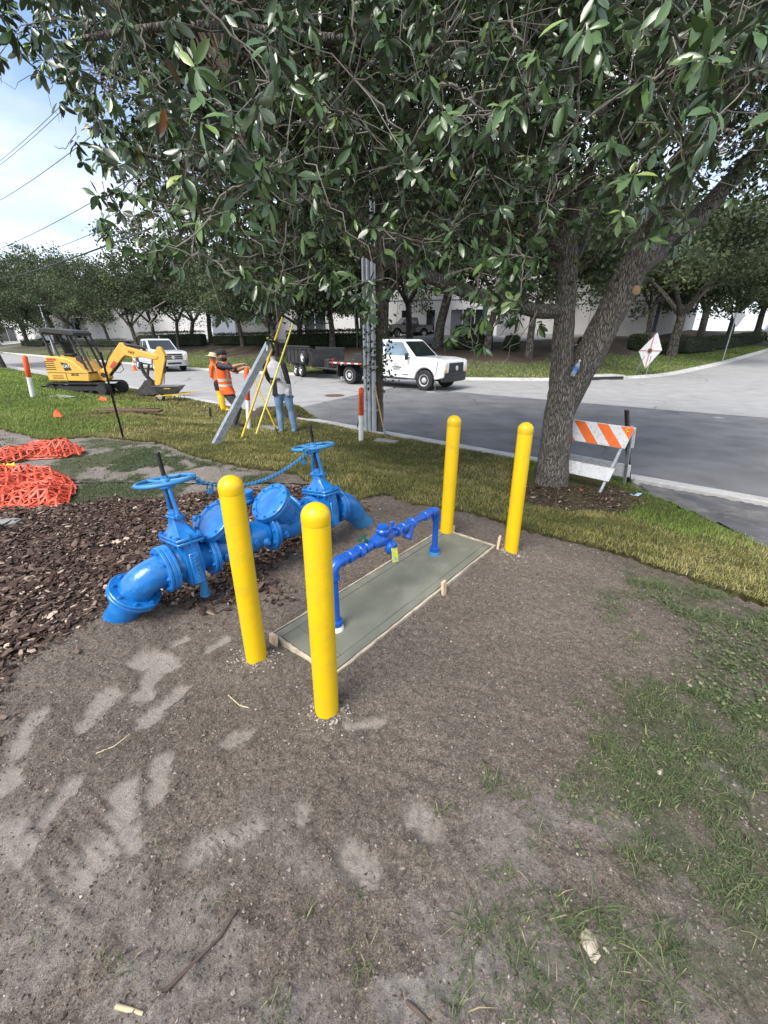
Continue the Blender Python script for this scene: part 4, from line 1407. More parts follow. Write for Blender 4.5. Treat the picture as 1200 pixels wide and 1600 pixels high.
# ---- survey flag, fallen leaf, wrapper
p = at(93, 657); t = thing('survey_flag', 'small orange survey flag in the turf near the black stake', 'flag', p)
MB().cyl(p, p + UP * .34, .003, n=5).build('wire', 'black_steel', t)
mb = MB(); mb.prism([(-.10, 0), (.09, -.02), (.05, .06), (-.01, .15), (-.08, .10)], .03, p + UP * .09, (1, 0, .1), (0, .25, 1)); mb.build('flag', 'marker_orange', t)
p = at(162, 629); mb = MB(); mb.prism([(-.14, 0), (.14, -.02), (.12, .07), (-.05, .13)], .05, p + UP * .06, (1, 0, 0), (0, .3, 1)); tag(mb.build('orange_flag', 'marker_orange', None), 'crumpled orange flag lying in the grass before the excavator', 'flag')
p = at(907, 770); mb = MB(); mb.prism([(-.04, 0), (-.01, .015), (0, .045), (.012, .015), (.045, .02), (.02, -.005), (.03, -.03), (0, -.015), (-.03, -.025)], .004, p + UP * .035, (1, .2, .1), (0, 1, .45)); tag(mb.build('fallen_leaf', 'red_leaf', None), 'red fallen leaf on the bark bed under the big tree', 'leaf')
p = at(990, 777)
mb = MB()
for k in range(4): mb.box(p + Vector((-.06 + k * .045, random.uniform(-.02, .02), .02 + .01 * k % 2)), (.06, .05, .004), Matrix.Rotation(random.uniform(-.5, .5), 3, 'Y') @ Matrix.Rotation(random.uniform(-1, 1), 3, 'Z'))
tag(mb.build('crumpled_wrapper', 'blue_litter', None), 'crumpled blue and white wrapper on the grass by the barricade', 'litter')

# ---- barricade
F1 = at(936, 772); Rr = at(975, 760)
bd = Vector((NY, -NX, 0)).normalized(); bn = Vector((NX, NY, 0)).normalized()
bd = (bd * math.cos(R(-6)) + bn * math.sin(R(-6))).normalized(); bn = Vector((-bd.y, bd.x, 0)); bn = bn if bn.y > 0 else -bn
A = (F1 + Rr) / 2
apex = aty(987, 668, A.y + .02)
ba = thing('barricade', 'folding traffic barricade with orange and white diagonal stripes beside the big tree', 'barricade', A)
Wb = .92
FR = F1; RE = Vector((Rr.x, Rr.y, Rr.z))
for s_ in (0, 1):
    off = -bd * (Wb * s_)
    for ft in (FR, RE):
        a = ft + off; a.z = gz(a.x, a.y) - .02; b_ = apex + off
        d = (b_ - a).normalized(); rt = Matrix((bd, d.cross(bd).normalized() * 1.0, d)).transposed()
        MB().box((a + b_) / 2, (.038, .038, (b_ - a).length + .04), rt, ch=.002).build('leg', 'galvanised', ba)


def stripes(mb_, O, X, Y, w, h, th, slope=1.05, n=.165):
    """board faced with diagonal stripes: white then orange strips cut to the board"""
    Z = X.cross(Y).normalized()
    k = -3
    while k * n < w + h:
        # parallelogram from bottom x=k*n to top x=k*n - slope*h
        poly = [(k * n, 0), ((k + 1) * n, 0), ((k + 1) * n - slope * h, h), (k * n - slope * h, h)]
        # clip to 0..w
        def clip(P, f, inside):
            out = []
            for i in range(len(P)):
                a, b2 = P[i], P[(i + 1) % len(P)]
                ia, ib = inside(a), inside(b2)
                if ia: out.append(a)
                if ia != ib: out.append(f(a, b2))
            return out
        def cx(x0): return lambda a, b2: (x0, a[1] + (b2[1] - a[1]) * (x0 - a[0]) / (b2[0] - a[0]))
        poly = clip(poly, cx(0), lambda q: q[0] >= 0); poly = clip(poly, cx(w), lambda q: q[0] <= w) if poly else poly
        if len(poly) > 2:
            mb_.slot(k % 2)
            mb_.prism(poly, .003, O + Z * th, X, Y)
        k += 1


def board(dirv, foot, h0, h1, strip_, name, side):
    dl = (apex - foot).normalized()
    nrm = bd.cross(dl).normalized()
    if nrm.dot(bn) * side < 0: nrm = -nrm
    O = foot + dl * h0 + nrm * .022 - bd * (Wb + .05)
    hh = h1 - h0
    mb_ = MB(); mb_.box(O + bd * (Wb / 2 + .05) + dl * hh / 2, (Wb + .1, .016, hh), Matrix((bd, nrm, dl)).transposed(), ch=.002)
    o = mb_.build(name, 'panel_white', ba)
    if strip_:
        m2 = MB(); X = bd if bd.cross(dl).dot(nrm) > 0 else -bd
        OO = O if X == bd else O + bd * (Wb + .1)
        stripes(m2, OO + dl * .004, X, dl, Wb + .1, hh - .008, .0105)
        m2.build('stripes', ['panel_white', 'panel_orange'], o, 0)
    return o


Lf = (apex - F1).length
board(None, F1, Lf - .315, Lf - .005, True, 'top_board', -1)
board(None, F1, .20, .395, False, 'lower_board', -1)
Lr = (apex - RE).length
board(None, RE, Lr - .315, Lr - .005, True, 'top_board', 1)
board(None, RE, .16, .36, False, 'lower_board', 1)
mb = MB(); c = apex - bd * .02 - UP * .03 - bn * .05
for k in range(4): mb.tube([c + Vector((.035 * math.cos(q + k), .02 * math.sin(2 * q), -.02 * k + .03 * math.sin(q))) for q in [i * .8 for i in range(8)]], .006, 5)
tag(mb.build('caution_tape', 'yellow_tape', None), 'scrap of yellow caution tape tied to the barricade corner', 'tape')
# steel sign post behind it
p = at(980, 758) + bn * .03; q = aty(978, 641, p.y)
t = thing('channel_post', 'black steel channel post with punched holes behind the barricade', 'post', p)
dpo = (q - p).normalized(); h = (q - p).length; upo, wpo, _ = frame(dpo); rpo = Matrix((upo, wpo, dpo)).transposed()
for (ox, sx, sy, z0, z1) in ((0, .055, .012, -.2, h), (-.03, .012, .035, -.2, h), (.03, .012, .035, -.2, h), (-.055, .030, .012, h * .55, h * .96)):
    MB().box(p + rpo @ Vector((-ox, .012 if sy > .02 else 0, (z0 + z1) / 2)), (sx, sy, z1 - z0), rpo, ch=.002).build('channel', 'black_steel' if ox > -.05 else 'rust', t)

# ---- traffic cones
def cone(u, v, hpx, lab, first=[None]):
    p = at(u, v)
    if first[0] is None:
        t = thing('traffic_cone', lab, 'traffic cone', p, 0, 'orange traffic cones by the parked pickup')
        mb_ = MB(); mb_.box(p + UP * .018, (.36, .36, .036), ch=.01); mb_.build('base', 'cone_orange', t)
        mb_ = MB(); mb_.lathe(p, UP, [(.03, .135), (.06, .128), (.68, .035), (.71, .03), (.71, .02)], 20); mb_.build('cone', 'cone_orange', t)
        mb_ = MB(); mb_.lathe(p, UP, [(.36, .0865), (.362, .0868), (.50, .0645), (.502, .064)], 20); mb_.lathe(p, UP, [(.55, .0565), (.552, .057), (.62, .0455), (.622, .045)], 20); mb_.build('reflective_band', 'panel_white', t)
        first[0] = t
    else:
        t = copy_tree(first[0]); t['label'] = lab
    t.location = p; t.rotation_euler = (0, 0, u * .1)
    return t


cone(211, 579, 18, 'largest traffic cone, orange with white bands, beside the parked silver pickup')
cone(257, 581, 12, 'orange traffic cone beyond the wheelbarrow, in front of the pickup bumper')
cone(154, 577, 12, 'orange traffic cone with a white band, behind the excavator boom foot')

# ---- wheelbarrow
p = at(246, 627)
wbx = Vector((1, .0, 0)); wby = Vector((0, 1, 0))
wb = thing('wheelbarrow', 'wheelbarrow with dark grey tray and orange wooden handles, under the excavator bucket', 'wheelbarrow', p)


def WB(x, y, z): return p + Vector((x, y, z))


mb = MB(); mb.lathe(WB(0, -.05, .20), (0, 1, 0), [(0, .10), (.0, .19), (.02, .20), (.08, .20), (.10, .19), (.10, .10)], 22); wh = mb.build('wheel', 'rubber', wb)
mb = MB(); mb.lathe(WB(0, -.055, .20), (0, 1, 0), [(0, .03), (.0, .11), (.11, .11), (.11, .03)], 18); mb.build('rim', 'sign_back', wh)
for y in (-.27, .27):
    MB().box(WB(.72, y * (1), .33), (1.75, .04, .045), Matrix.Rotation(-.10, 3, 'Y') @ Matrix.Rotation(.16 if y > 0 else -.16, 3, 'Z'), ch=.004).build('handle', 'pole_yellow', wb)
    MB().tube([WB(.80, y, .36), WB(.84, y, .0), WB(.98, y, .0), WB(1.0, y, .38)], .014, 8).build('leg', 'black_steel', wb)
rows = []
for (z, x0, x1, hy) in ((.36, .22, .78, .20), (.52, .02, .95, .30), (.70, -.14, 1.10, .36)):
    rows.append([WB(x0, -hy, z), WB(x1, -hy, z), WB(x1, hy, z), WB(x0, hy, z)])
vs = [a for r_ in rows for a in r_]; n0 = len(vs); cen = WB(.45, 0, .6)
vs += [a + (cen - a) * .035 + UP * .012 for a in vs]
fs = [(3, 2, 1, 0), (n0, n0 + 1, n0 + 2, n0 + 3)]
for i in range(2):
    for k in range(4):
        a, b_ = 4 * i + k, 4 * i + (k + 1) % 4
        fs += [(a, b_, b_ + 4, a + 4), (n0 + a + 4, n0 + b_ + 4, n0 + b_, n0 + a)]
for k in range(4): fs.append((8 + k, 8 + (k + 1) % 4, n0 + 8 + (k + 1) % 4, n0 + 8 + k))
mb = MB().add(vs, fs)
mb.build('tray', 'tray_grey', wb, 30)
mb = MB().tube(rows[2] , .016, 8, closed=True); mb.build('tray_rim', 'tray_grey', wb)
MB().box(WB(.55, -.335, .62), (.28, .004, .05), ch=0).build('tray_label', 'pole_yellow', wb)

wb.scale = (.76, .76, .76)
wb.location = wb.location + Vector((.14, 0, 0))

# ---- signs across the road
p = at(1003, 585)
t = thing('work_sign', 'diamond road work sign seen from behind with a red brace, on the far verge', 'sign', p)
c = aty(1016, 548, p.y - .1)
X = Vector((.62, -.72, 0)).normalized(); Y = Vector((.10, .10, 1)).normalized(); Y = (Y - X * Y.dot(X)).normalized()
hw = .62
MB().prism([(0, -1.02), (hw * 1.0, .05), (.12, 1.02), (-hw, -.05)], .02, c, X, Y).build('sign_panel', 'panel_white', t)
nrm = X.cross(Y).normalized(); nrm = nrm if nrm.y < 0 else -nrm
mat('brace_red', (.45, .12, .12), .6)
MB().box(c + nrm * .025, (hw * 1.9, .03, .035), Matrix((X, nrm, Y)).transposed()).build('brace', 'brace_red', t)
MB().box(c + nrm * .045, (.035, .03, 1.9), Matrix((X, nrm, Y)).transposed()).build('brace', 'brace_red', t)
MB().box(c + nrm * .07, (.2, .05, .2), Matrix((X, nrm, Y)).transposed()).build('bracket', 'rust', t)
for ex in (-.35, .25):
    MB().cyl(p + X * ex + nrm * .1, c + X * ex * .6 - Y * .3 + nrm * .03, .025, n=8).build('leg', 'galvanised', t)
c2 = aty(1008, 547, p.y + .3)
p = at(1128, 566); top = aty(1151, 489, p.y + .2)
t = thing('yield_sign', 'triangular yield sign seen from behind on a leaning galvanised post', 'sign', p)
d = (top - p).normalized()
MB().box((p + top) / 2 + d * .0, (.07, .05, (top - p).length + .1), Matrix((frame(d)[0], frame(d)[1], d)).transposed()).build('post', 'galvanised', t)
c = aty(1153, 500, p.y + .28)
MB().prism([(0, -.52), (.04, -.50), (.60, .40), (.58, .46), (-.58, .46), (-.60, .40), (-.04, -.50)], .012, c, (.98, .16, -.05), (-.08, .03, 1)).build('sign_panel', 'sign_back', t)

# ---- storm drain inlet in the far kerb
p = at(958, 596)
ii = min(range(len(FARL)), key=lambda k: (FARL[k][0] - p.x) ** 2 + (FARL[k][1] - p.y) ** 2)
fx, fy, fnx, fny, fz = FARL[ii]
tx = Vector((-fny, fnx, 0)); fn = Vector((fnx, fny, 0)); pc = Vector((fx, fy, fz))
inl = thing('storm_drain', 'concrete storm drain inlet with a dark slot in the far kerb', 'storm drain', pc)
rt = Matrix((tx, fn, UP)).transposed()
MB().box(pc + fn * .40 + UP * .19, (2.9, 1.1, .07), rt, ch=.012).build('top_slab', 'kerb_concrete', inl)
MB().box(pc - fn * .10 + UP * .055, (2.6, .16, .13), rt).build('slot', 'dark_ink', inl)
for s_ in (-1, 1): MB().box(pc + tx * s_ * 1.42 - fn * .08 + UP * .07, (.26, .30, .20), rt, ch=.015).build('cheek', 'kerb_concrete', inl)

# ---- manhole lid in the road
p = at(523, 618); p.z = float(road_z(*sl(p.x, p.y))) + .001
t = thing('manhole_cover', 'round iron manhole cover in the road behind the utility pole', 'manhole cover', p)
MB().lathe(p - UP * .02, UP, [(0, .40), (.027, .40), (.027, .36), (.024, .355), (.030, .34), (.030, 0)], 28).build('lid', 'rust', t)
# ================================================================== PEOPLE
mat('skin_tan', (.40, .22, .135), .55, var=.06, scale=20)
mat('skin_dark', (.14, .075, .045), .55, var=.06, scale=20)
mat('vest_orange', (.88, .13, .02), .75, var=.08, scale=12)
mat('vest_silver', (.50, .50, .46), .5, var=.05, scale=30)
mat('shirt_navy', (.035, .042, .055), .85, var=.2, scale=12)
mat('trousers_grey', (.060, .058, .058), .9, var=.2, scale=10)
mat('jeans_blue', (.15, .24, .38), .9, var=.25, scale=8)
mat('shirt_pale', (.46, .46, .49), .85, var=.08, scale=12)
mat('cloth_black', (.014, .014, .016), .85, var=.2, scale=12)
mat('boot_dark', (.03, .027, .025), .8, var=.2, scale=20)
mat('straw', (.62, .50, .30), .85, var=.12, scale=60, bump=.3, bscale=150)
mat('work_orange', (.80, .17, .04), .85, var=.08, scale=12)
mat('waders_yellow', (.82, .52, .02), .6, var=.08, scale=9)
mat('hair_black', (.010, .009, .008), .7, var=.3, scale=60, bump=.4, bscale=140)


def person(label, base, face, J, bones, look, hands, group='workers on the verge', vox=.016):
    """J: joints in metres (image-right, away, up) from the feet; bones: (joint a, joint b, ra, rb, material); one voxel-merged body"""
    t = thing('person', label, 'person', base, 0, group)
    base = Vector(base)
    f = Vector((math.cos(face), math.sin(face), 0)); lat = Vector((-f.y, f.x, 0))
    P = {k: base + Vector(v) for k, v in J.items()}
    mb = MB()
    # trunk: ellipses up the spine
    spine = [P['pelvis'] - UP * .10, P['pelvis'] - UP * .02, P['pelvis'].lerp(P['neck'], .30), P['pelvis'].lerp(P['neck'], .62), P['pelvis'].lerp(P['neck'], .82), P['pelvis'].lerp(P['neck'], .95), P['neck']]
    W = [(.13, .10), (.175, .125), (.165, .125), (.185, .125), (.195, .115), (.13, .085), (.062, .062)]
    vs = []; n = 18
    for c, (wl_, wf) in zip(spine, W):
        for k in range(n):
            a = 2 * math.pi * k / n; vs.append(c + lat * math.cos(a) * wl_ + f * math.sin(a) * wf)
    fs = [(i * n + k, i * n + (k + 1) % n, (i + 1) * n + (k + 1) % n, (i + 1) * n + k) for i in range(len(W) - 1) for k in range(n)]
    fs += [tuple(range(n - 1, -1, -1)), tuple(range((len(W) - 1) * n, len(W) * n))]
    mb.add(vs, fs)
    for (a, b_, ra, rb, m) in bones:
        mid = P[a].lerp(P[b_], .35)
        mb.tube([P[a], mid, P[b_]], [ra, (ra * .75 + rb * .25) * 1.06, rb], 12)
        mb.ball(P[a], ra * .98, 10, 8); mb.ball(P[b_], rb * .98, 10, 8)
    # neck, head, face
    h = P['head']; lk_ = Vector(look).normalized(); rr = lk_.cross(UP).normalized(); uu = rr.cross(lk_)
    rot = Matrix((lk_, rr, uu)).transposed()
    mb.tube([P['neck'] - UP * .04, h - uu * .05], [.060, .055], 12)
    mb.ball(h, .118, 16, 12, (.84, .68, 1.0), rot)
    mb.ball(h + lk_ * .035 - uu * .055, .075, 12, 8, (.85, .72, .75), rot)     # jaw
    mb.tube([h + lk_ * .092 + uu * .01, h + lk_ * .118 - uu * .028, h + lk_ * .090 - uu * .038], [.010, .017, .012], 8)
    for s_ in (-1, 1): mb.ball(h + rr * s_ * .080 - uu * .01 - lk_ * .005, .03, 8, 6, (.5, .35, 1), rot)
    mb.ball(h + lk_ * .090 - uu * .062, .024, 8, 6, (.6, 1.1, .5), rot)        # lips
    # feet
    for s_, (a, toe) in enumerate((('ankle_near', 'toe_near'), ('ankle_far', 'toe_far'))):
        hd = (P[toe] - P[a]); hd.z = 0; hd.normalize(); p0 = Vector((P[a].x, P[a].y, P[toe].z)) - hd * .07
        mb.tube([p0 + UP * .02, p0 + hd * .09 + UP * .03, p0 + hd * .19 + UP * .012, p0 + hd * .27], [.045, .055, .05, .034], 10, flat=.8)
    # hands: palm, four fingers, thumb
    for (wr, d0, up0) in hands:
        d0 = Vector(d0).normalized(); sdv = d0.cross(Vector(up0)).normalized(); pn = sdv.cross(d0)
        w = P[wr]
        mb.tube([w, w + d0 * .05, w + d0 * .095], [.030, .040, .036], 10, flat=.5)
        for k, (o_, ln) in enumerate(((-.030, .066), (-.010, .078), (.010, .074), (.029, .058))):
            r0 = w + d0 * .085 + sdv * o_
            mb.tube([r0, r0 + d0 * ln * .5 - pn * .008, r0 + d0 * ln * .85 - pn * .034, r0 + d0 * ln * .8 - pn * .055], [.0105, .010, .009, .008], 7)
        r0 = w + d0 * .03 - sdv * .030
        mb.tube([r0, r0 + d0 * .03 - sdv * .026 - pn * .01, r0 + d0 * .06 - sdv * .026 - pn * .03], [.014, .012, .009], 7)
    tmp = mb.build('tmp_body', 'skin_tan', None, 0)
    md = tmp.modifiers.new('r', 'REMESH'); md.mode = 'VOXEL'; md.voxel_size = vox; md.use_smooth_shade = True
    sm_ = tmp.modifiers.new('s', 'SMOOTH'); sm_.factor = .5; sm_.iterations = 3
    dg = bpy.context.evaluated_depsgraph_get(); dg.update()
    me = bpy.data.meshes.new_from_object(tmp.evaluated_get(dg)); bpy.data.objects.remove(tmp)
    segs = [(P[a], P[b_], max(ra, rb), m) for (a, b_, ra, rb, m) in bones]
    return t, P, me, segs, (f, lat, h, lk_, rr, uu, rot), base


def dress(t, base, me, segs, rule, name='body'):
    """give every face of the one body surface its cloth or skin"""
    names = []
    ctr = np.zeros(len(me.polygons) * 3); me.polygons.foreach_get('center', ctr); ctr = ctr.reshape(-1, 3)
    D_ = []
    for (a, b_, r, m) in segs:
        a, b_ = np.array(a), np.array(b_); d = b_ - a; L2 = (d * d).sum()
        u = np.clip(((ctr - a) @ d) / L2, 0, 1); D_.append(np.linalg.norm(ctr - a - u[:, None] * d, axis=1) - r)
    near = np.argmin(np.array(D_), 0)
    labs = [rule(c, segs[near[i]][3]) for i, c in enumerate(ctr)]
    names = sorted(set(labs))
    me.materials.clear()
    for q in names: me.materials.append(M[q])
    me.polygons.foreach_set('material_index', [names.index(q) for q in labs])
    B = abs_base(t); me.transform(B)
    me.name = name
    o = bpy.data.objects.new(name, me); COL.objects.link(o); o.parent = t
    return o, ctr, np.array(labs)


def garment(t, me, sel, off, name, mats, rule):
    """cloth shell lifted off the body faces in sel"""
    bm = bmesh.new(); bm.from_mesh(me); bm.faces.ensure_lookup_table()
    bmesh.ops.delete(bm, geom=[f for f in bm.faces if not sel[f.index]], context='FACES')
    bm.normal_update()
    nr = [v.normal.copy() for v in bm.verts]
    for v, n_ in zip(bm.verts, nr): v.co += n_ * off
    for _ in range(2): bmesh.ops.smooth_vert(bm, verts=bm.verts[:], factor=.5, use_axis_x=True, use_axis_y=True, use_axis_z=True)
    for f in bm.faces: f.material_index = rule(f.calc_center_median())
    bmesh.ops.solidify(bm, geom=bm.faces[:], thickness=-.006)
    m2 = bpy.data.meshes.new(name); bm.to_mesh(m2); bm.free()
    for q in mats: m2.materials.append(M[q])
    m2.polygons.foreach_set('use_smooth', [True] * len(m2.polygons))
    o = bpy.data.objects.new(name, m2); COL.objects.link(o); o.parent = t
    return o


# ---- man in the orange vest, facing right, hand on the beam
p = at(367, 669)
J = dict(pelvis=(-.07, 0, .90), neck=(-.10, .0, 1.50), head=(-.055, 0, 1.66),
         sh_near=(-.08, -.17, 1.44), el_near=(.17, -.20, 1.40), wr_near=(.38, -.14, 1.46),
         sh_far=(-.06, .17, 1.44), el_far=(.16, .22, 1.30), wr_far=(.36, .16, 1.38),
         hip_near=(-.06, -.10, .90), kn_near=(.20, -.12, .50), ankle_near=(.04, -.10, .10), toe_near=(.20, -.14, .03),
         hip_far=(-.08, .10, .90), kn_far=(.06, .13, .49), ankle_far=(-.02, .18, .10), toe_far=(.14, .20, .03))
bones = [('sh_near', 'el_near', .070, .052, 'sleeve'), ('el_near', 'wr_near', .047, .030, 'skin'), ('sh_far', 'el_far', .070, .052, 'sleeve'), ('el_far', 'wr_far', .047, .030, 'skin'),
         ('hip_near', 'kn_near', .112, .078, 'legs'), ('kn_near', 'ankle_near', .080, .055, 'legs'), ('hip_far', 'kn_far', .112, .078, 'legs'), ('kn_far', 'ankle_far', .080, .055, 'legs')]
t, P, me, segs, (f, lat, h, lk_, rr, uu, rot), base = person('man in orange reflective vest and black cap reaching for the steel beam', p, .12, J, bones, (1, .12, -.12),
    [('wr_near', (1, .2, .1), (0, 0, 1)), ('wr_far', (1, -.1, .1), (0, 0, 1))])
trunk = [(P['pelvis'] - UP * .04, P['pelvis'].lerp(P['neck'], .5), .15, 'trunk'), (P['pelvis'].lerp(P['neck'], .5), P['neck'] - UP * .06, .17, 'trunk'), (P['neck'], h, .05, 'skin'), (h, h + UP * .02, .10, 'skin'),
         (P['wr_near'], P['wr_near'] + Vector((.12, .02, 0)), .04, 'skin'), (P['wr_far'], P['wr_far'] + Vector((.12, 0, 0)), .04, 'skin'), (P['toe_near'] + Vector((-.15, 0, .02)), P['toe_near'], .05, 'boot'), (P['toe_far'] + Vector((-.15, 0, .02)), P['toe_far'], .05, 'boot')]
bz = base.z


def rule1(c, m):
    if m == 'trunk': return 'shirt_navy' if c[2] - bz > .93 else 'trousers_grey'
    return {'sleeve': 'shirt_navy', 'skin': 'skin_tan', 'legs': 'trousers_grey', 'boot': 'boot_dark'}[m]


body, ctr, labs = dress(t, base, me, segs + trunk, rule1)
ax_ = (P['neck'] - P['pelvis']); 
rel = ctr - np.array(base)
armd = np.minimum(np.linalg.norm(ctr - np.array(P['sh_near']) - np.array([.06, -.02, -.01]), axis=1), np.linalg.norm(ctr - np.array(P['sh_far']) - np.array([.06, .02, -.01]), axis=1))
sel = (rel[:, 2] > .80) & (rel[:, 2] < 1.50) & (rel[:, 0] < .20) & (armd > .095) & (np.abs(rel[:, 1]) < .215) & ~((rel[:, 2] > 1.40) & (rel[:, 0] > .0) & (np.abs(rel[:, 1]) < .07))
sel &= ~((np.abs(rel[:, 1]) < .25) & (rel[:, 0] > .13) & (rel[:, 2] > 1.28))
B = abs_base(t)


def vest_rule(c):
    q = B.inverted() @ c - base
    z = q.z
    if .985 < z < 1.035 or 1.10 < z < 1.15: return 1
    if z > 1.15 and .085 < abs(q.y) < .135: return 1
    return 0


garment(t, body.data, sel, .020, 'vest', ['vest_orange', 'vest_silver'], vest_rule)
mb = MB(); mb.ball(h + uu * .035 - lk_ * .012, .118, 16, 10, (.92, .78, .82), rot); mb.ball(h + lk_ * .085 + uu * .055, .05, 10, 6, (1.2, 1.2, .25), rot)
mb.ball(h - lk_ * .075 - uu * .005, .06, 10, 6, (.8, 1.0, .8), rot)
mb.build('cap', 'cloth_black', t, 60)
mb = MB(); mb.ball(h + lk_ * .050 - uu * .082, .068, 12, 8, (.85, .95, .80), rot); mb.ball(h + lk_ * .02 - uu * .06, .085, 12, 8, (.7, .82, .5), rot); mb.build('beard', 'hair_black', t, 60)
mb = MB()
for s_ in (-1, 1):
    mb.ball(h + lk_ * .092 + rr * s_ * .034 + uu * .012, .024, 10, 6, (.4, 1.05, .8), rot); mb.tube([h + lk_ * .09 + rr * s_ * .055 + uu * .014, h + lk_ * .0 + rr * s_ * .084 + uu * .010], .005, 6)
mb.build('sunglasses', 'dark_ink', t, 60)

# ---- man in jeans seen from behind
p = at(449, 676)
J = dict(pelvis=(-.03, 0, .93), neck=(-.17, .02, 1.60), head=(-.19, .05, 1.77),
         sh_near=(.04, .0, 1.53), el_near=(.13, -.03, 1.22), wr_near=(.16, .02, .96),
         sh_far=(-.37, .02, 1.53), el_far=(-.35, .10, 1.22), wr_far=(-.26, .24, 1.02),
         hip_near=(.07, 0, .93), kn_near=(.13, .02, .50), ankle_near=(.18, -.02, .10), toe_near=(.24, .14, .03),
         hip_far=(-.13, 0, .93), kn_far=(-.14, .02, .50), ankle_far=(-.13, -.02, .10), toe_far=(-.15, .15, .03))
bones = [('sh_near', 'el_near', .070, .050, 'sleeve'), ('el_near', 'wr_near', .047, .031, 'cuff'), ('sh_far', 'el_far', .070, .050, 'sleeve'), ('el_far', 'wr_far', .047, .031, 'red'),
         ('hip_near', 'kn_near', .108, .075, 'legs'), ('kn_near', 'ankle_near', .078, .062, 'legs'), ('hip_far', 'kn_far', .108, .075, 'legs'), ('kn_far', 'ankle_far', .078, .062, 'legs')]
t, P, me, segs, (f, lat, h, lk_, rr, uu, rot), base = person('man in blue jeans and pale long sleeved shirt seen from behind', p, R(95), J, bones, (.25, 1, -.25), [('wr_near', (.1, .1, -1), (-1, 0, 0)), ('wr_far', (.3, .6, -.5), (1, 0, 0))])
trunk = [(P['pelvis'] - UP * .04, P['pelvis'].lerp(P['neck'], .5), .15, 'trunk'), (P['pelvis'].lerp(P['neck'], .5), P['neck'] - UP * .06, .17, 'trunk'), (P['neck'], h, .05, 'skin'), (h, h + UP * .02, .10, 'skin'),
         (P['wr_near'], P['wr_near'] + Vector((.01, .01, -.14)), .04, 'skin'), (P['wr_far'], P['wr_far'] + Vector((.04, .08, -.07)), .04, 'skin'), (P['toe_near'] + Vector((0, -.15, .02)), P['toe_near'], .05, 'boot'), (P['toe_far'] + Vector((0, -.15, .02)), P['toe_far'], .05, 'boot')]
bz = base.z
mat('sleeve_red', (.22, .018, .022), .85)
bx = base.x


def rule2(c, m):
    if m == 'trunk':
        if c[2] - bz < .90: return 'jeans_blue'
        if c[2] - bz < 1.20 and c[0] - bx < -.10 and c[0] - bx > -.24: return 'cloth_black'
        if c[0] - bx < -.31 and c[2] - bz < 1.5: return 'cloth_black'
        return 'shirt_pale'
    if m == 'legs' and c[2] - bz > .86: return 'shirt_pale'
    return {'sleeve': 'cloth_black', 'cuff': 'shirt_pale' if c[2] - bz < 1.12 else 'cloth_black', 'red': 'sleeve_red', 'skin': 'skin_dark', 'legs': 'jeans_blue', 'boot': 'boot_dark'}[m]


body, ctr, labs = dress(t, base, me, segs + trunk, rule2)
rel = ctr - np.array(base)
sel = (labs == 'shirt_pale') & (rel[:, 2] > .84) & (rel[:, 2] < 1.2) & (rel[:, 0] < .14)
sel |= (labs == 'cloth_black') & (rel[:, 2] > .84) & (rel[:, 2] < 1.2) & (rel[:, 0] > -.25) & (rel[:, 0] < -.08)
B = abs_base(t)
garment(t, body.data, sel, .022, 'shirt_tail', ['shirt_pale', 'cloth_black'], lambda c: 1 if (-.24 < (B.inverted() @ c - base).x < -.10) else 0)
mb = MB(); mb.ball(h + uu * .022 - lk_ * .018, .116, 16, 10, (.86, .74, .90), rot); mb.build('hair', 'hair_black', t, 60)
text_mesh('ONEAL', .085, base + Vector((-.13, -.165, 1.23)), (1, 0, -.03), (0, 0, 1), 'shirt_lettering', 'cloth_black', t, .012, .004)['kind'] = 'stuff'
mb = MB(); mb.tube([P['neck'] + Vector((-.10, -.03, -.03)), P['neck'] + Vector((-.12, -.02, .06)), P['neck'] + Vector((-.06, .03, .09))], [.035, .05, .03], 8); mb.build('yellow_hood', 'waders_yellow', t)

# ---- third worker behind the first, straw hat and yellow waders
p = at(349, 642)
J = dict(pelvis=(-.02, 0, .82), neck=(-.14, .06, 1.38), head=(-.13, .10, 1.53),
         sh_near=(-.10, -.14, 1.32), el_near=(-.16, -.12, 1.05), wr_near=(-.02, .02, .90),
         sh_far=(-.12, .22, 1.32), el_far=(-.02, .32, 1.08), wr_far=(.14, .34, .98),
         hip_near=(-.02, -.09, .82), kn_near=(.03, -.11, .46), ankle_near=(.06, -.12, .10), toe_near=(.20, -.10, .03),
         hip_far=(-.04, .09, .82), kn_far=(-.02, .12, .46), ankle_far=(-.08, .16, .10), toe_far=(.06, .20, .03))
bones = [('sh_near', 'el_near', .068, .05, 'top'), ('el_near', 'wr_near', .05, .034, 'top'), ('sh_far', 'el_far', .068, .05, 'top'), ('el_far', 'wr_far', .05, .034, 'top'),
         ('hip_near', 'kn_near', .115, .095, 'legs'), ('kn_near', 'ankle_near', .10, .085, 'legs'), ('hip_far', 'kn_far', .11, .09, 'dark'), ('kn_far', 'ankle_far', .085, .07, 'dark')]
t, P, me, segs, (f, lat, h, lk_, rr, uu, rot), base = person('worker in orange long sleeved top, straw hat and yellow waders, half hidden behind the vest', p, .4, J, bones, (.8, .5, -.2), [('wr_near', (.8, .2, -.5), (0, 0, 1)), ('wr_far', (1, 0, -.2), (0, 0, 1))])
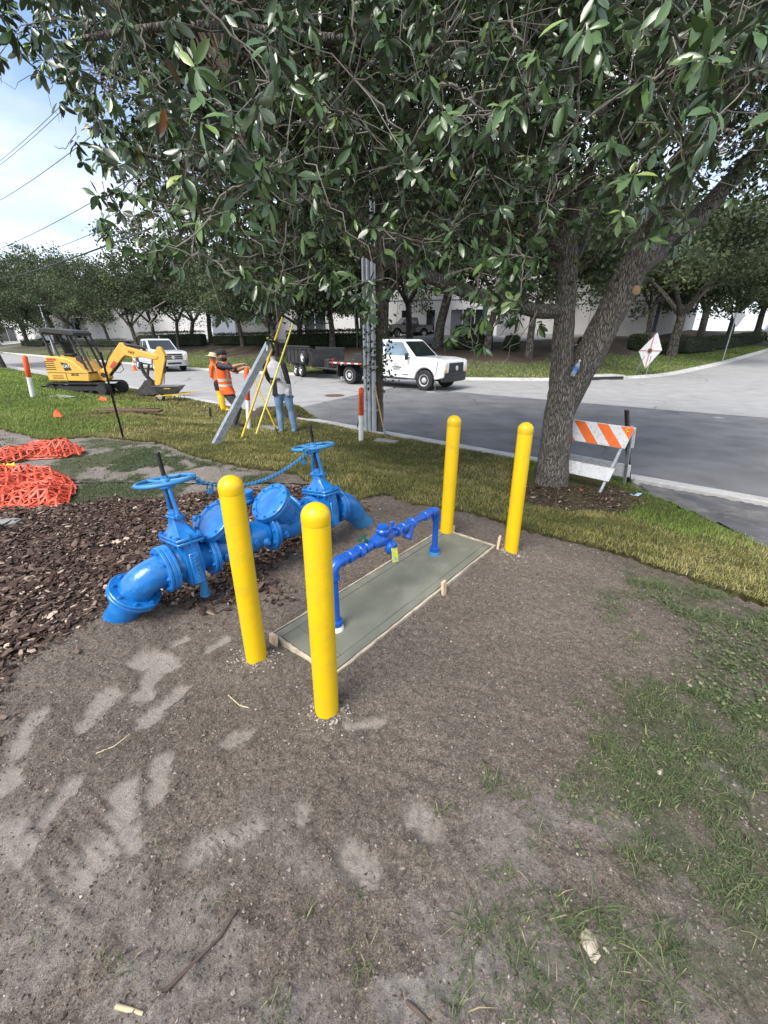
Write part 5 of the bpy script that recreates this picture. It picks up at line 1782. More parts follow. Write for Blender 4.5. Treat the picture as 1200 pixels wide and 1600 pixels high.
trunk = [(P['pelvis'] - UP * .04, P['pelvis'].lerp(P['neck'], .5), .15, 'trunk'), (P['pelvis'].lerp(P['neck'], .5), P['neck'] - UP * .06, .17, 'trunk'), (P['neck'], h, .05, 'skin'), (h, h + UP * .02, .10, 'skin'),
         (P['wr_near'], P['wr_near'] + Vector((.1, .02, -.06)), .04, 'skin'), (P['wr_far'], P['wr_far'] + Vector((.12, 0, -.02)), .04, 'skin'), (P['toe_near'] + Vector((-.15, 0, .02)), P['toe_near'], .05, 'boot'), (P['toe_far'] + Vector((-.15, 0, .02)), P['toe_far'], .05, 'boot')]
bz = base.z
body, ctr, labs = dress(t, base, me, segs + trunk, lambda c, m: {'trunk': 'work_orange' if c[2] - bz > .80 else 'cloth_black', 'top': 'work_orange', 'legs': 'waders_yellow' if c[2] - bz < .62 else 'cloth_black', 'dark': 'cloth_black', 'skin': 'skin_tan', 'boot': 'waders_yellow'}[m])
mb = MB(); mb.lathe(h + uu * .045, uu, [(0, .20), (.008, .20), (.014, .115), (.075, .10), (.11, .075), (.12, 0)], 24); mb.build('straw_hat', 'straw', t, 50)
# ================================================================== EXCAVATOR AND VEHICLES
mat('machine_yellow', (.74, .42, .075), .45, var=.06, scale=5, spec=.4, dirt=(.42, .24, .07), dscale=3, damt=.45)
mat('machine_black', (.025, .025, .026), .6, var=.2, scale=12, dirt=(.10, .085, .065), dscale=5, damt=.5)
mat('track_rubber', (.026, .025, .025), .85, var=.3, scale=20, bump=.4, bscale=60, dirt=(.13, .11, .085), dscale=5, damt=.6)
mat('bucket_steel', (.055, .052, .050), .6, metal=.3, var=.3, scale=9, dirt=(.16, .13, .10), dscale=5, damt=.6)
mat('chrome_rod', (.70, .70, .70), .15, metal=1.0)
mat('white_print', (.72, .72, .70), .5)
mat('red_print', (.50, .06, .04), .5)
mat('car_white', (.74, .75, .76), .22, var=.02, scale=3, coat=.6, dirt=(.55, .54, .51), dscale=2.5, damt=.35)
mat('car_silver', (.62, .64, .65), .25, var=.03, scale=3, coat=.6, dirt=(.5, .49, .46), dscale=2.5, damt=.35)
mat('car_black', (.012, .012, .014), .2, var=.1, scale=3, coat=.8)
mat('car_glass', (.012, .016, .018), .08, var=.2, scale=2, spec=.7, coat=.4)
mat('car_glass_pale', (.13, .20, .25), .10, var=.35, scale=1.4, spec=.7, coat=.4)
mat('trim_black', (.016, .016, .017), .55, var=.2, scale=14)
mat('lamp_clear', (.72, .70, .66), .15, spec=.7, coat=.5)
mat('lamp_amber', (.75, .28, .03), .25, spec=.6)
mat('lamp_red', (.45, .02, .015), .25, spec=.6)
mat('rim_steel', (.62, .62, .62), .4, metal=.5, var=.1, scale=12)
mat('flatbed_black', (.024, .024, .026), .6, var=.2, scale=5, dirt=(.11, .10, .09), dscale=3, damt=.5)

EXO = at(141, 615.5)
ex_yaw = R(-4)
E1 = Vector((math.cos(ex_yaw), math.sin(ex_yaw), 0)); E2 = Vector((-E1.y, E1.x, 0))
EK = 1.0


def EP(x, z, y=0.0): return EXO + E1 * x * EK + E2 * y * EK + UP * z * EK


ex = thing('excavator', 'yellow mini excavator with open black canopy parked on the grass', 'excavator', EXO)
ER = Matrix((E1, E2, UP)).transposed()


def eprism(poly, y, w, m, name, parent=ex, bevel=.02):
    mb_ = MB(); mb_.prism(poly, w, EP(0, 0, y), E1, UP)
    return mb_.build(name, m, parent, 38, bevel)


for y in (-.62, .62):
    # belt with lugs round two wheels
    path = []
    for k in range(9): a = math.pi / 2 + math.pi * k / 8; path.append((-1.15 + math.cos(a) * .26, .29 + math.sin(a) * .26))
    for k in range(9): a = -math.pi / 2 + math.pi * k / 8; path.append((1.15 + math.cos(a) * .26, .29 + math.sin(a) * .26))
    inner = [(x * (1 - .05 if abs(x) > 1.15 else 1), .29 + (z - .29) * .84) for x, z in path]
    mb = MB(); n = len(path)
    vs = []
    for yy in (-.16, .16):
        for q in path: vs.append(EP(q[0], q[1], y + yy))
        for q in inner: vs.append(EP(q[0], q[1], y + yy))
    fs = []
    for k in range(n):
        k2 = (k + 1) % n
        fs += [(k, k2, n + k2, n + k), (2 * n + k2, 2 * n + k, 3 * n + k, 3 * n + k2), (k2, k, 2 * n + k, 2 * n + k2), (n + k, n + k2, 3 * n + k2, 3 * n + k)]
    mb.add(vs, fs)
    # lugs
    per = []
    for k in range(n):
        a, b_ = Vector((*path[k], 0)), Vector((*path[(k + 1) % n], 0)); ln = (b_ - a).length
        for j in range(max(1, int(ln / .11))):
            c = a.lerp(b_, (j + .5) / max(1, int(ln / .11))); per.append((c, (b_ - a).normalized()))
    for c, d in per:
        ang = math.atan2(d.y, d.x)
        mb.box(EP(c.x, c.y, y), (.05, .30, .05), ER @ Matrix.Rotation(-ang, 3, 'Y'))
    tr = mb.build('track', 'track_rubber', ex, 30)
    mb = MB()
    for x, r in ((-1.15, .20), (1.15, .20), (-.62, .09), (-.2, .09), (.22, .09), (.64, .09)):
        z = .29 if r > .1 else .13
        mb.cyl(EP(x, z, y - .14), EP(x, z, y + .14), r, n=18)
    mb.box(EP(0, .31, y), (2.0, .18, .20), ER, ch=.02)
    tag(mb.build('rollers', 'machine_black', tr, 30), kind='stuff')
eprism([(-.55, .40), (.55, .40), (.45, .62), (-.45, .62)], 0, 1.0, 'machine_black', 'undercarriage')
# blade at the back
mb = MB()
for y in (-.3, .3): mb.tube([EP(-.9, .38, y), EP(-1.35, .36, y), EP(-1.62, .20, y)], .06, 8)
mb.build('blade_arms', 'machine_black', ex)
eprism([(-1.60, .02), (-1.52, .02), (-1.58, .22), (-1.50, .42), (-1.56, .44), (-1.68, .22)], 0, 1.75, 'bucket_steel', 'dozer_blade')
# house
MB().cyl(EP(-.1, .56, 0), EP(-.1, .68, 0), .42, n=24).build('slew_ring', 'machine_black', ex)
house = eprism([(-1.18, .64), (.70, .62), (.72, .92), (.66, 1.02), (.42, 1.20), (.20, 1.42), (-.08, 1.56), (-.40, 1.62), (-.98, 1.66), (-1.12, 1.60), (-1.14, 1.02), (-1.20, .98)], 0, 1.42, 'machine_yellow', 'house', ex, .045)
for z in (.76, .84):
    pass
mb = MB()
for z in (1.12, 1.20, 1.28, 1.36, 1.44): mb.box(EP(-.92, z, -.712), (.46, .012, .030), ER)
for z in (.74, .80, .86): mb.box(EP(-.70, z, -.712), (.5, .012, .018), ER)
tag(mb.build('vent_slots', 'machine_black', house), kind='stuff')
mb = MB()
for (x0, z0, x1, z1) in ((-1.18, 1.0, .66, .965), (-.30, .66, -.30, .97)):
    mb.tube([EP(x0, z0, -.716), EP(x1, z1, -.716)], .010, 6)
tag(mb.build('panel_gaps', 'machine_black', house), kind='stuff')
MB().prism([(-.42, 1.42), (-.10, 1.36), (.02, 1.10), (-.30, 1.06)], .014, EP(0, 0, -.714), E1, UP).build('badge_panel', 'dark_ink', house)
text_mesh('CAT', .17, EP(-.18, 1.25, -.724), E1, UP, 'lettering', 'white_print', house, .004, .004)
text_mesh('303.5E', .13, EP(.10, .90, -.716), E1, UP, 'lettering', 'dark_ink', house, .004, .003)
MB().box(EP(-.80, 1.53, -.712), (.42, .014, .09), ER).build('sticker', 'red_print', house)
# floor, seat, levers
MB().box(EP(.25, .98, 0), (1.0, 1.30, .06), ER, ch=.01).build('deck', 'machine_black', ex)
mb = MB(); mb.box(EP(-.45, 1.70, .1), (.46, .50, .12), ER, ch=.04); mb.box(EP(-.62, 1.98, .1), (.12, .48, .55), ER @ Matrix.Rotation(-.28, 3, 'Y'), ch=.05); mb.build('seat', 'machine_black', ex)
mb = MB()
for y in (-.25, .05, .35):
    mb.tube([EP(.22, 1.2, y), EP(.12, 1.62, y), EP(.10, 1.78, y)], .018, 8); mb.ball(EP(.10, 1.80, y), .035, 8, 6)
mb.box(EP(.18, 1.5, -.3), (.25, .15, .30), ER, ch=.02)
tag(mb.build('levers', 'machine_black', ex), kind='stuff')
# canopy
roof = eprism([(-1.16, 2.58), (-1.12, 2.74), (-.92, 2.79), (.30, 2.68), (.40, 2.58), (.38, 2.48), (-.95, 2.60), (-1.08, 2.52)], 0, 1.10, 'machine_black', 'canopy_roof', ex, .02)
for y in (-.47, .47):
    for (x0, z0, x1, z1, r) in ((-1.10, 2.60, -.92, 1.60, .055), (-.80, 2.62, -.58, 1.62, .03), (.06, 2.56, .56, 1.05, .05), (.34, 2.54, .80, .98, .045)):
        MB().tube([EP(x0, z0, y), EP(x1, z1, y)], r, 8).build('canopy_post', 'machine_black', ex)
    mb = MB().tube([EP(.28, 2.1, y), EP(.56, 2.12, y)], .02, 8); mb.build('canopy_bar', 'machine_black', ex)
    mb = MB().tube([EP(.44, 1.5, y), EP(.72, 1.46, y)], .02, 8); mb.build('canopy_bar', 'machine_black', ex)
# swing post
eprism([(.66, .62), (1.06, .58), (1.24, .72), (1.20, 1.02), (1.02, 1.14), (.86, 1.02), (.66, 1.0)], 0, .34, 'machine_yellow', 'swing_post', ex, .03)
MB().cyl(EP(1.0, .86, -.2), EP(1.0, .86, .2), .10, n=16).build('swing_pin', 'machine_black', ex)
# boom: thick lower half, knee, thinner upper half
boom = eprism([(.90, .92), (1.02, 1.16), (1.86, 2.00), (2.06, 2.20), (2.16, 2.20), (2.28, 2.06), (3.52, 1.72), (3.66, 1.74), (3.72, 1.62), (3.60, 1.52), (3.42, 1.52), (2.86, 1.62), (2.56, 1.56), (2.40, 1.64), (2.20, 1.68), (2.04, 1.58), (1.30, .92), (1.16, .78), (.98, .80)], 0, .24, 'machine_yellow', 'boom', ex, .02)
text_mesh('CAT', .15, EP(2.52, 1.80, -.126), (E1 - UP * .25), (UP + E1 * .25), 'lettering', 'dark_ink', boom, .004, .004)
MB().prism([(1.36, 1.20), (1.62, 1.46), (1.74, 1.38), (1.46, 1.10)], .012, EP(0, 0, -.124), E1, UP).build('sticker', 'red_print', boom)


def ram(a, b_, t_, r, y, name='ram'):
    A_, B_ = EP(*a, y), EP(*b_, y); d = (B_ - A_); mid = A_ + d * t_
    o = MB().cyl(A_, mid, r, n=12).build(name, 'machine_black', ex)
    MB().cyl(mid - d * .02, B_, r * .5, n=10).build('rod', 'chrome_rod', o)


ram((1.22, .86), (2.12, 1.62), .66, .072, 0)
ram((2.20, 2.14), (3.62, 1.86), .66, .060, 0)
stick = eprism([(3.42, 1.66), (3.52, 1.80), (3.74, 2.04), (3.86, 2.02), (4.00, 1.72), (3.98, 1.50), (3.60, .62), (3.48, .36), (3.38, .34), (3.26, .46), (3.30, .60), (3.40, 1.20)], 0, .20, 'machine_yellow', 'stick', ex, .02)
ram((3.98, 1.66), (3.66, .46), .6, .050, 0)
MB().tube([EP(3.20, 1.30, -.1), EP(3.10, 1.05, -.1), EP(3.02, .78, -.1)], [.05, .06, .05], 8).build('bucket_link', 'machine_black', ex)
# bucket: curved shell with cheeks and teeth
prof = [(2.76, 1.42), (2.70, 1.30), (2.74, 1.06), (2.82, .84), (2.98, .62), (2.98, .50), (2.70, .32), (2.50, .16), (2.30, .07)]
back_ = [(2.84, 1.36), (2.80, 1.26), (2.83, 1.08), (2.92, .88), (3.10, .66), (3.20, .50)]
mb = MB()
hw = .30
for yy in (-hw, hw):
    sh_ = [(2.98, .60), (3.22, .40), (3.42, .10), (3.28, .02), (2.80, .02), (2.42, .02), (2.52, .16), (2.74, .34)]
    mb.prism(sh_, .02, EP(0, 0, yy), E1, UP)
mb.prism([(2.96, .64), (3.10, .56), (3.26, .40), (3.45, .10), (3.42, .02), (3.34, .06), (3.20, .34), (3.02, .50), (2.80, .38), (2.50, .14), (2.44, .16), (2.74, .40)], 2 * hw, EP(0, 0, 0), E1, UP)
bk = mb.build('bucket', 'bucket_steel', ex, 30)
mb = MB().prism(prof[:6] + back_[::-1], .16, EP(0, 0, 0), E1, UP); mb.build('bucket_arm', 'machine_black', bk, 30, .015)
for k in range(4):
    y = -.24 + k * .16; mb = MB().prism([(2.50, .15), (2.44, .06), (2.22, .02), (2.44, .14)], .06, EP(0, 0, y), E1, UP); mb.build('tooth', 'bucket_steel', bk)
mb = MB()
for (a, b_, c) in (((1.15, 1.2), (1.7, 1.95), .13), ((2.3, 2.1), (3.3, 1.95), .10)):
    mb.tube([EP(*a, -c), EP((a[0] + b_[0]) / 2, (a[1] + b_[1]) / 2 + .08, -c), EP(*b_, -c)], .02, 6)
mb.tube([EP(1.9, 1.4, -.13), EP(2.0, 1.1, -.13), EP(1.8, .95, -.13), EP(1.5, 1.0, -.13)], .014, 6)
tag(mb.build('hoses', 'machine_black', ex), kind='stuff')


ek_ = (EXO.y * _cp - (EXO.z - CAM_H) * _sp) / 19.0
ex.scale = (ek_, ek_, ek_)


# ---- pickup builder
class Car:
    def __init__(self, o, d):
        self.o = Vector(o); self.d = Vector((d[0], d[1], 0)).normalized(); self.l = Vector((-self.d.y, self.d.x, 0)); self.R = Matrix((self.d, self.l, UP)).transposed()

    def __call__(self, x, y, z): return self.o + self.d * x + self.l * y + UP * z


def wheel(root, C, x, y, r=.40, w=.26, steel='rim_steel', dual=False):
    sg = 1 if y > 0 else -1
    ax_ = C.l * sg
    c = C(x, y - sg * w / 2, r)
    mb_ = MB(); mb_.lathe(c, ax_, [(0, r * .55), (.0, r * .93), (.03, r), (w - .03, r), (w, r * .93), (w, r * .60), (w - .04, r * .58)], 28)
    wh_ = mb_.build('wheel', 'rubber', root, 40)
    mb_ = MB(); mb_.lathe(c + ax_ * (w - .05), ax_, [(0, r * .60), (.04, r * .59), (.035, r * .52), (-.01, r * .46), (.0, r * .30), (.045, r * .24), (.055, r * .12), (.055, 0)], 24)
    u, w_, _ = frame(ax_)
    mb_.build('rim', steel, wh_, 40)
    mb_ = MB()
    for k in range(8):
        a = 2 * math.pi * k / 8; mb_.cyl(c + ax_ * (w - .07) + (u * math.cos(a) + w_ * math.sin(a)) * r * .40, c + ax_ * (w - .052) + (u * math.cos(a) + w_ * math.sin(a)) * r * .40, r * .07, n=8)
    tag(mb_.build('rim_holes', 'trim_black', wh_), kind='stuff')
    return wh_


def loft(secs, cap=True):
    n = len(secs[0]); vs = [p for s_ in secs for p in s_]
    fs = [(i * n + k, i * n + (k + 1) % n, (i + 1) * n + (k + 1) % n, (i + 1) * n + k) for i in range(len(secs) - 1) for k in range(n)]
    if cap: fs += [tuple(range(n - 1, -1, -1)), tuple(range((len(secs) - 1) * n, len(secs) * n))]
    return vs, fs


def pickup(root, C, paint, glass, wb_, cab_len=1.95, bed=2.0, flat=False, hw=.98, r=.40, dark_trim=True, detail=True):
    """x = 0 at the front axle, forward positive"""
    front, back_ = .98, -(wb_ + 1.15)
    ws0, ws1 = -.55, -1.30            # windscreen foot and head
    cab_end = ws1 - cab_len
    hood, belt, roofz = 1.36, 1.34, 2.10
    zb = .50

    def arch(cx, rr_=.52): return [(cx + rr_ * math.cos(a), .42 + rr_ * math.sin(a)) for a in [math.pi * .02 + (math.pi * .96) * k / 10 for k in range(11)]]
    fa = arch(0)
    low = [(front, zb + .06), (front + .03, .95), (front + .02, 1.20), (front - .04, 1.28), (.4, hood), (ws0, hood + .03), (ws0 - .2, belt), (cab_end, belt), (cab_end, zb)]
    endx = cab_end
    if not flat:
        ra = arch(-wb_)
        low = low[:-2] + [(cab_end - .02, belt), (back_, belt - .02), (back_ - .02, .70), (back_ + .1, zb + .08)] + ra[::-1] + [(-wb_ + .6, zb)]
    poly = low + fa[::-1]
    mb_ = MB(); mb_.prism(poly, 2 * hw, C(0, 0, 0), C.d, UP)
    body_ = mb_.build('body', paint, root, 40, .05)
    # dark wheel housings and frame underneath
    mb_ = MB(); mb_.box(C((0 - wb_) / 2 + 0, 0, .60), (wb_ + 1.6, 1.25, .42), C.R); mb_.box(C((front - 1.2) / 2 - .4, 0, .8), (1.3, 1.5, .7), C.R)
    mb_.box(C((cab_end + ws0) / 2, 0, .45), (1.9, 1.7, .1), C.R)
    if flat: mb_.box(C((cab_end + back_) / 2, 0, .70), (abs(back_ - cab_end), .9, .24), C.R)
    mb_.build('chassis', 'trim_black', root)
    # cab
    i_ = .13

    def sec(x0, x1, y, z): return [C(x0, -y, z), C(x1, -y, z), C(x1, y, z), C(x0, y, z)]
    vs, fs = loft([sec(ws0 + .05, cab_end + .02, hw - .05, belt - .03), sec(ws0 - .02, cab_end + .05, hw - .06, belt + .06), sec(ws1 + .02, cab_end + .15, hw - .19, roofz - .07), sec(ws1 - .10, cab_end + .25, hw - .26, roofz)])
    cab = MB().add(vs, fs).build('cab', paint, root, 40, .035)
    # glass, 6 mm proud
    zb0, zb1 = belt + .085, roofz - .11

    def ys(z): return hw - .06 - (z - belt - .06) / (roofz - .07 - belt - .06) * .13 + .006

    def xf(z): return ws0 - .02 + (z - belt - .06) / (roofz - .07 - belt - .06) * (ws1 + .04 - ws0)
    for sg in (-1, 1):
        cuts = [(xf(0) , 0)]
        xm = (ws1 + cab_end) / 2 - .02
        quads = [((xf(zb0) - .20, zb0), (xm + .05, zb0), (xm + .05, zb1), (xf(zb1) - .10, zb1)), ((xm - .05, zb0), (cab_end + .14, zb0), (cab_end + .22, zb1), (xm - .05, zb1))]
        for q in quads:
            P4 = [C(x, sg * (ys(z)), z) for x, z in q]
            P5 = [C(x, sg * (ys(z) - .03), z) for x, z in q]
            MB().add(P4 + P5, [(0, 1, 2, 3), (7, 6, 5, 4)] + [(k, (k + 1) % 4, 4 + (k + 1) % 4, 4 + k) for k in range(4)]).build('side_window', glass, cab, 0)
    for (xa, xb, nm, lean) in ((None, None, 'windscreen', 1), (None, None, 'rear_window', -1)):
        if lean == 1: q = [(xf(zb0 - .03) + .012, -ys(zb0) + .10, zb0 - .03), (xf(zb0 - .03) + .012, ys(zb0) - .10, zb0 - .03), (xf(zb1 + .02) + .012, ys(zb1) - .10, zb1 + .02), (xf(zb1 + .02) + .012, -ys(zb1) + .10, zb1 + .02)]
        else: q = [(cab_end + .05 - .012 + (z - belt - .06) / (roofz - belt - .13) * .10, y, z) for (y, z) in ((ys(zb0) - .15, zb0), (-ys(zb0) + .15, zb0), (-ys(zb1) + .15, zb1), (ys(zb1) - .15, zb1))]
        P4 = [C(*a) for a in q]; P5 = [p_ - C.d * .03 * lean for p_ in P4]
        MB().add(P4 + P5, [(0, 1, 2, 3), (7, 6, 5, 4)] + [(k, (k + 1) % 4, 4 + (k + 1) % 4, 4 + k) for k in range(4)]).build(nm, 'car_glass' if nm == 'rear_window' else glass if glass == 'car_glass' else 'car_glass', cab, 0)
    # nose
    mb_ = MB(); mb_.box(C(front + .01, 0, .93), (.10, 1.22, .46), C.R, ch=.02)
    gr = mb_.build('grille', 'trim_black', root)
    mb_ = MB()
    for z in (.78, .91, 1.04): mb_.box(C(front + .055, 0, z), (.03, 1.16, .035), C.R)
    tag(mb_.build('grille_bars', 'trim_black' if dark_trim else 'rim_steel', gr), kind='stuff')
    mb_ = MB(); mb_.lathe(C(front + .06, 0, .93), C.d, [(0, .11), (.02, .11), (.024, .10), (.024, 0)], 20); mb_.build('badge', 'rim_steel', gr)
    for sg in (-1, 1):
        MB().box(C(front - .06, sg * (hw - .17), .95), (.20, .30, .42), C.R, ch=.03).build('headlight', 'lamp_clear', root)
        MB().box(C(front + .02, sg * (hw - .10), .86), (.10, .12, .14), C.R, ch=.02).build('indicator', 'lamp_amber', root)
        MB().box(C(ws0 - .28, sg * (hw + .19), 1.40), (.10, .20, .28), C.R, ch=.03).build('mirror', 'trim_black', root)
        MB().tube([C(ws0 - .28, sg * (hw - .06), 1.34), C(ws0 - .28, sg * (hw + .16), 1.36)], .025, 8).build('mirror_arm', 'trim_black', root)
        if detail:
            mb_ = MB()
            for x in (ws0 - .08, (ws1 + cab_end) / 2, cab_end + .06): mb_.tube([C(x, sg * (hw + .001), zb + .06), C(x, sg * (hw + .001), belt - .05)], .006, 4)
            mb_.tube([C(ws0 - .1, sg * (hw + .001), .62), C(cab_end + .06, sg * (hw + .001), .62)], .006, 4)
            tag(mb_.build('door_gaps', 'trim_black', body_), kind='stuff')
            for x in ((ws1 + cab_end) / 2 + .18, cab_end + .22): MB().box(C(x, sg * (hw + .012), belt - .17), (.17, .03, .05), C.R, ch=.01).build('door_handle', 'trim_black', root)
            mb_ = MB(); mb_.box(C((ws0 + cab_end) / 2 - .1, sg * (hw - .02), .44), (1.9, .20, .05), C.R, ch=.015); mb_.build('running_board', 'trim_black', root)
    bumper = [(front - .02, -hw + .03), (front + .10, -hw + .22), (front + .14, -.5), (front + .14, .5), (front + .10, hw - .22), (front - .02, hw - .03), (front - .14, hw - .02), (front - .14, -hw + .02)]
    mb_ = MB(); mb_.prism([(a, b_) for a, b_ in bumper], .38, C(0, 0, .58), C.d, C.l)
    mb_.build('front_bumper', 'trim_black' if dark_trim else 'rim_steel', root, 40, .02)
    MB().box(C(front + .135, 0, .56), (.03, .9, .12), C.R).build('bumper_slot', 'dark_ink', root)
    for sg in (-1, 1):
        wheel(root, C, 0, sg * (hw - .10), r)
        wheel(root, C, -wb_, sg * (hw - .10), r)
        if flat: wheel(root, C, -wb_, sg * (hw - .42), r)
    if not flat:
        # the open bed
        mb_ = MB(); mb_.box(C((cab_end + back_) / 2, 0, belt + .004), (abs(back_ - cab_end) - .16, 2 * hw - .22, .012), C.R); mb_.build('bed_floor', 'trim_black', root)
        MB().box(C(back_ - .06, 0, .66), (.16, 2 * hw - .1, .2), C.R, ch=.03).build('rear_bumper', 'rim_steel', root)
    for sg in (-1, 1): MB().box(C(back_ - .02, sg * (hw - .07), 1.0), (.06, .12, .36), C.R, ch=.01).build('tail_light', 'lamp_red', root)
    return cab_end, back_, body_, cab


W1, W2_ = at(664, 610), at(549, 600)
d = (W1 - W2_).normalized(); left = Vector((-d.y, d.x, 0))
C = Car(W1 + left * .88, d)
C.o.z = float(road_z(*sl(W1.x, W1.y))) + .006
tr = thing('flatbed_truck', 'white crew cab truck with flatbed and black bumper towing the black trailer', 'truck', C(-2, 0, 0))
wbl = (W1 - W2_).length
cab_end, back_, body_, cab = pickup(tr, C, 'car_white', 'car_glass_pale', wbl, cab_len=2.0, flat=True, hw=1.0, r=.43)
# lettering on the door: emblem and three lines
mb = MB(); X_, Y_ = -C.d * -1, UP
q = C(-1.55, -1.004, .98)
ring = [C(-1.50 + .16 * math.cos(a), -1.006, 1.03 + .05 * math.sin(a)) for a in [i * .35 for i in range(4, 18)]]
mb.tube(ring, .010, 5)
for k, (w_, z, h_) in enumerate(((.52, .93, .045), (.40, .86, .025), (.34, .81, .02))): mb.box(C(-1.50, -1.004, z), (w_, .006, h_), C.R)
tag(mb.build('door_emblem', 'dark_ink', body_), kind='stuff')
mb = MB()
for k in range(3): mb.box(C(-1.0 - k * .0, -1.004, .62), (.30, .006, .035), C.R)
tag(mb.build('door_lettering', 'dark_ink', body_), kind='stuff')
# flatbed
fb0, fb1 = cab_end - .12, -(wbl + 1.35)
MB().box(C((fb0 + fb1) / 2, 0, 1.00), (abs(fb1 - fb0), 2.35, .10), C.R, ch=.01).build('flatbed_deck', 'flatbed_black', tr)
mb = MB()
k = 0; x = fb0 - .06
while x > fb1 + .2:
    for sg in (-1, 1): mb.slot(k % 2).box(C(x - .12, sg * 1.178, 1.0), (.235, .006, .055), C.R)
    x -= .24; k += 1
tag(mb.build('reflective_tape', ['red_print', 'white_print'], tr), kind='stuff')
MB().box(C(fb0 + .05, 0, 1.55), (.08, 2.0, .08), C.R, ch=.01).build('headboard_rail', 'flatbed_black', tr)
for y in (-.95, -.32, .32, .95): MB().box(C(fb0 + .05, y, 1.30), (.06, .06, .56), C.R).build('headboard_post', 'flatbed_black', tr)
MB().box(C(fb0 - .5, -.1, 1.26), (.62, 1.7, .42), C.R, ch=.02).build('tool_box', 'flatbed_black', tr)
for sg in (-1, 1):
    MB().box(C(-wbl, sg * 1.0, .96), (1.1, .40, .03), C.R).build('mudguard', 'flatbed_black', tr)
    MB().box(C(-wbl - .68, sg * .88, .60), (.02, .5, .55), C.R).build('mud_flap', 'trim_black', tr)
# trailer
hitch = C(fb1 + .05, 0, .55)
T0 = at(474, 589); T0.z = float(road_z(*sl(T0.x, T0.y)))
cen = T0 + left * .95
dt = Vector((hitch.x - cen.x, hitch.y - cen.y, 0)).normalized()
K = Car(Vector((cen.x, cen.y, T0.z + .006)), dt)
hl = (Vector((hitch.x, hitch.y, 0)) - Vector((cen.x, cen.y, 0))).length
tl = thing('dump_trailer', 'black high sided dump trailer with a spare wheel, hitched behind the white truck', 'trailer', K(0, 0, 0))
for sg in (-1, 1):
    MB().box(K(.05, sg * 1.0, 1.14), (3.9, .06, .86), K.R, ch=.01).build('side_wall', 'flatbed_black', tl)
    for x in np.linspace(-1.8, 1.9, 7): MB().box(K(float(x), sg * 1.05, 1.14), (.07, .06, .84), K.R).build('side_rib', 'flatbed_black', tl)
    MB().box(K(.05, sg * 1.03, 1.60), (4.0, .13, .08), K.R, ch=.01).build('top_rail', 'flatbed_black', tl)
    wheel(tl, K, -.42, sg * .98, .37, .24); wheel(tl, K, .42, sg * .98, .37, .24)
    mb = MB().prism([(-1.0, .78), (-.85, .86), (.85, .86), (1.0, .78), (.85, .80), (-.85, .80)], .34, K(0, sg * 1.0, 0), K.d, UP); mb.build('mudguard', 'flatbed_black', tl)
MB().box(K(2.0, 0, 1.14), (.06, 2.0, .86), K.R).build('front_wall', 'flatbed_black', tl)
MB().box(K(-1.9, 0, 1.10), (.06, 2.0, .80), K.R).build('tailgate', 'flatbed_black', tl)
MB().box(K(.05, 0, .68), (3.9, 1.9, .10), K.R).build('bed_floor', 'flatbed_black', tl)
for sg in (-1, 1): MB().tube([K(2.0, sg * .8, .62), K(hl - .1, sg * .06, .56)], .055, 8).build('drawbar', 'flatbed_black', tl)
MB().box(K(2.45, 0, .85), (.55, .7, .45), K.R, ch=.02).build('pump_box', 'flatbed_black', tl)
MB().cyl(K(hl - .35, .0, .1), K(hl - .35, .0, .95), .05, n=10).build('jack', 'rim_steel', tl)
K2 = Car(K(1.30, -1.12, .76), dt)
sp_ = wheel(tl, K2, 0, -.06, .37, .22, 'white_plastic')
MB().tube([K(-1.9, -1.1, 1.7), K(2.0, -1.1, 1.7)], .05, 8).build('tarp_roll', 'flatbed_black', tl)
for x in (-1.2, 1.95): MB().box(K(x, -1.07, .66), (.12, .03, .05), K.R).build('side_marker', 'lamp_amber', tl)

# parked pickup on the left
Pp = at(287, 579)
Cb = Car(Pp, (.70, -.71)); Cb.o = Pp + Cb.l * -.90; Cb.o.z = float(road_z(*sl(Pp.x, Pp.y))) + .004
pk = thing('pickup_truck', 'silver white pickup with steel bumper parked in the road behind the excavator arm', 'pickup', Cb(-2, 0, 0))
ce, bk_, _, _ = pickup(pk, Cb, 'car_silver', 'car_glass', 3.6, cab_len=1.35, hw=1.0, dark_trim=False)
MB().box(Cb(-3.9, 0, 1.42), (1.6, 1.7, .36), Cb.R, ch=.03).build('tool_chest', 'trim_black', pk)
MB().box(Cb(-1.9, 0, 2.03), (.25, 1.0, .09), Cb.R, ch=.02).build('beacon_bar', 'lamp_amber', pk)
mb = MB().tube([Cb(-3.2, .7, 1.3), Cb(-3.2, .7, 2.3)], .03, 8); mb.build('rack_post', 'sign_back', pk)

# vehicles in the far car parks
def park(u, v, yaw, paint, lab, Y=None, cat='pickup', grp='cars in the far car park'):
    p_ = at(u, v)
    if Y: p_ = aty(u, v, Y); p_.z = gz(p_.x, p_.y) + .05
    d_ = (math.cos(yaw), math.sin(yaw))
    C_ = Car(p_, d_)
    t_ = thing('parked_pickup', lab, cat, C_(-1.8, 0, 0), 0, grp)
    pickup(t_, C_, paint, 'car_glass', 3.5, cab_len=1.6, hw=.95, dark_trim=True, detail=False)
    return t_


park(615, 532, R(205), 'car_black', 'black pickup in the far car park, above the cab roof of the white truck', 52)
park(650, 531, R(172), 'car_black', 'second black pickup in the far car park, farther right beside the tree trunk', 56)
park(72, 536, R(190), 'car_white', 'white pickup parked far off at the left edge under the trees')
park(1198, 531, R(60), 'car_white', 'white vehicle far off at the right edge of the side road', grp='cars in the far car park')
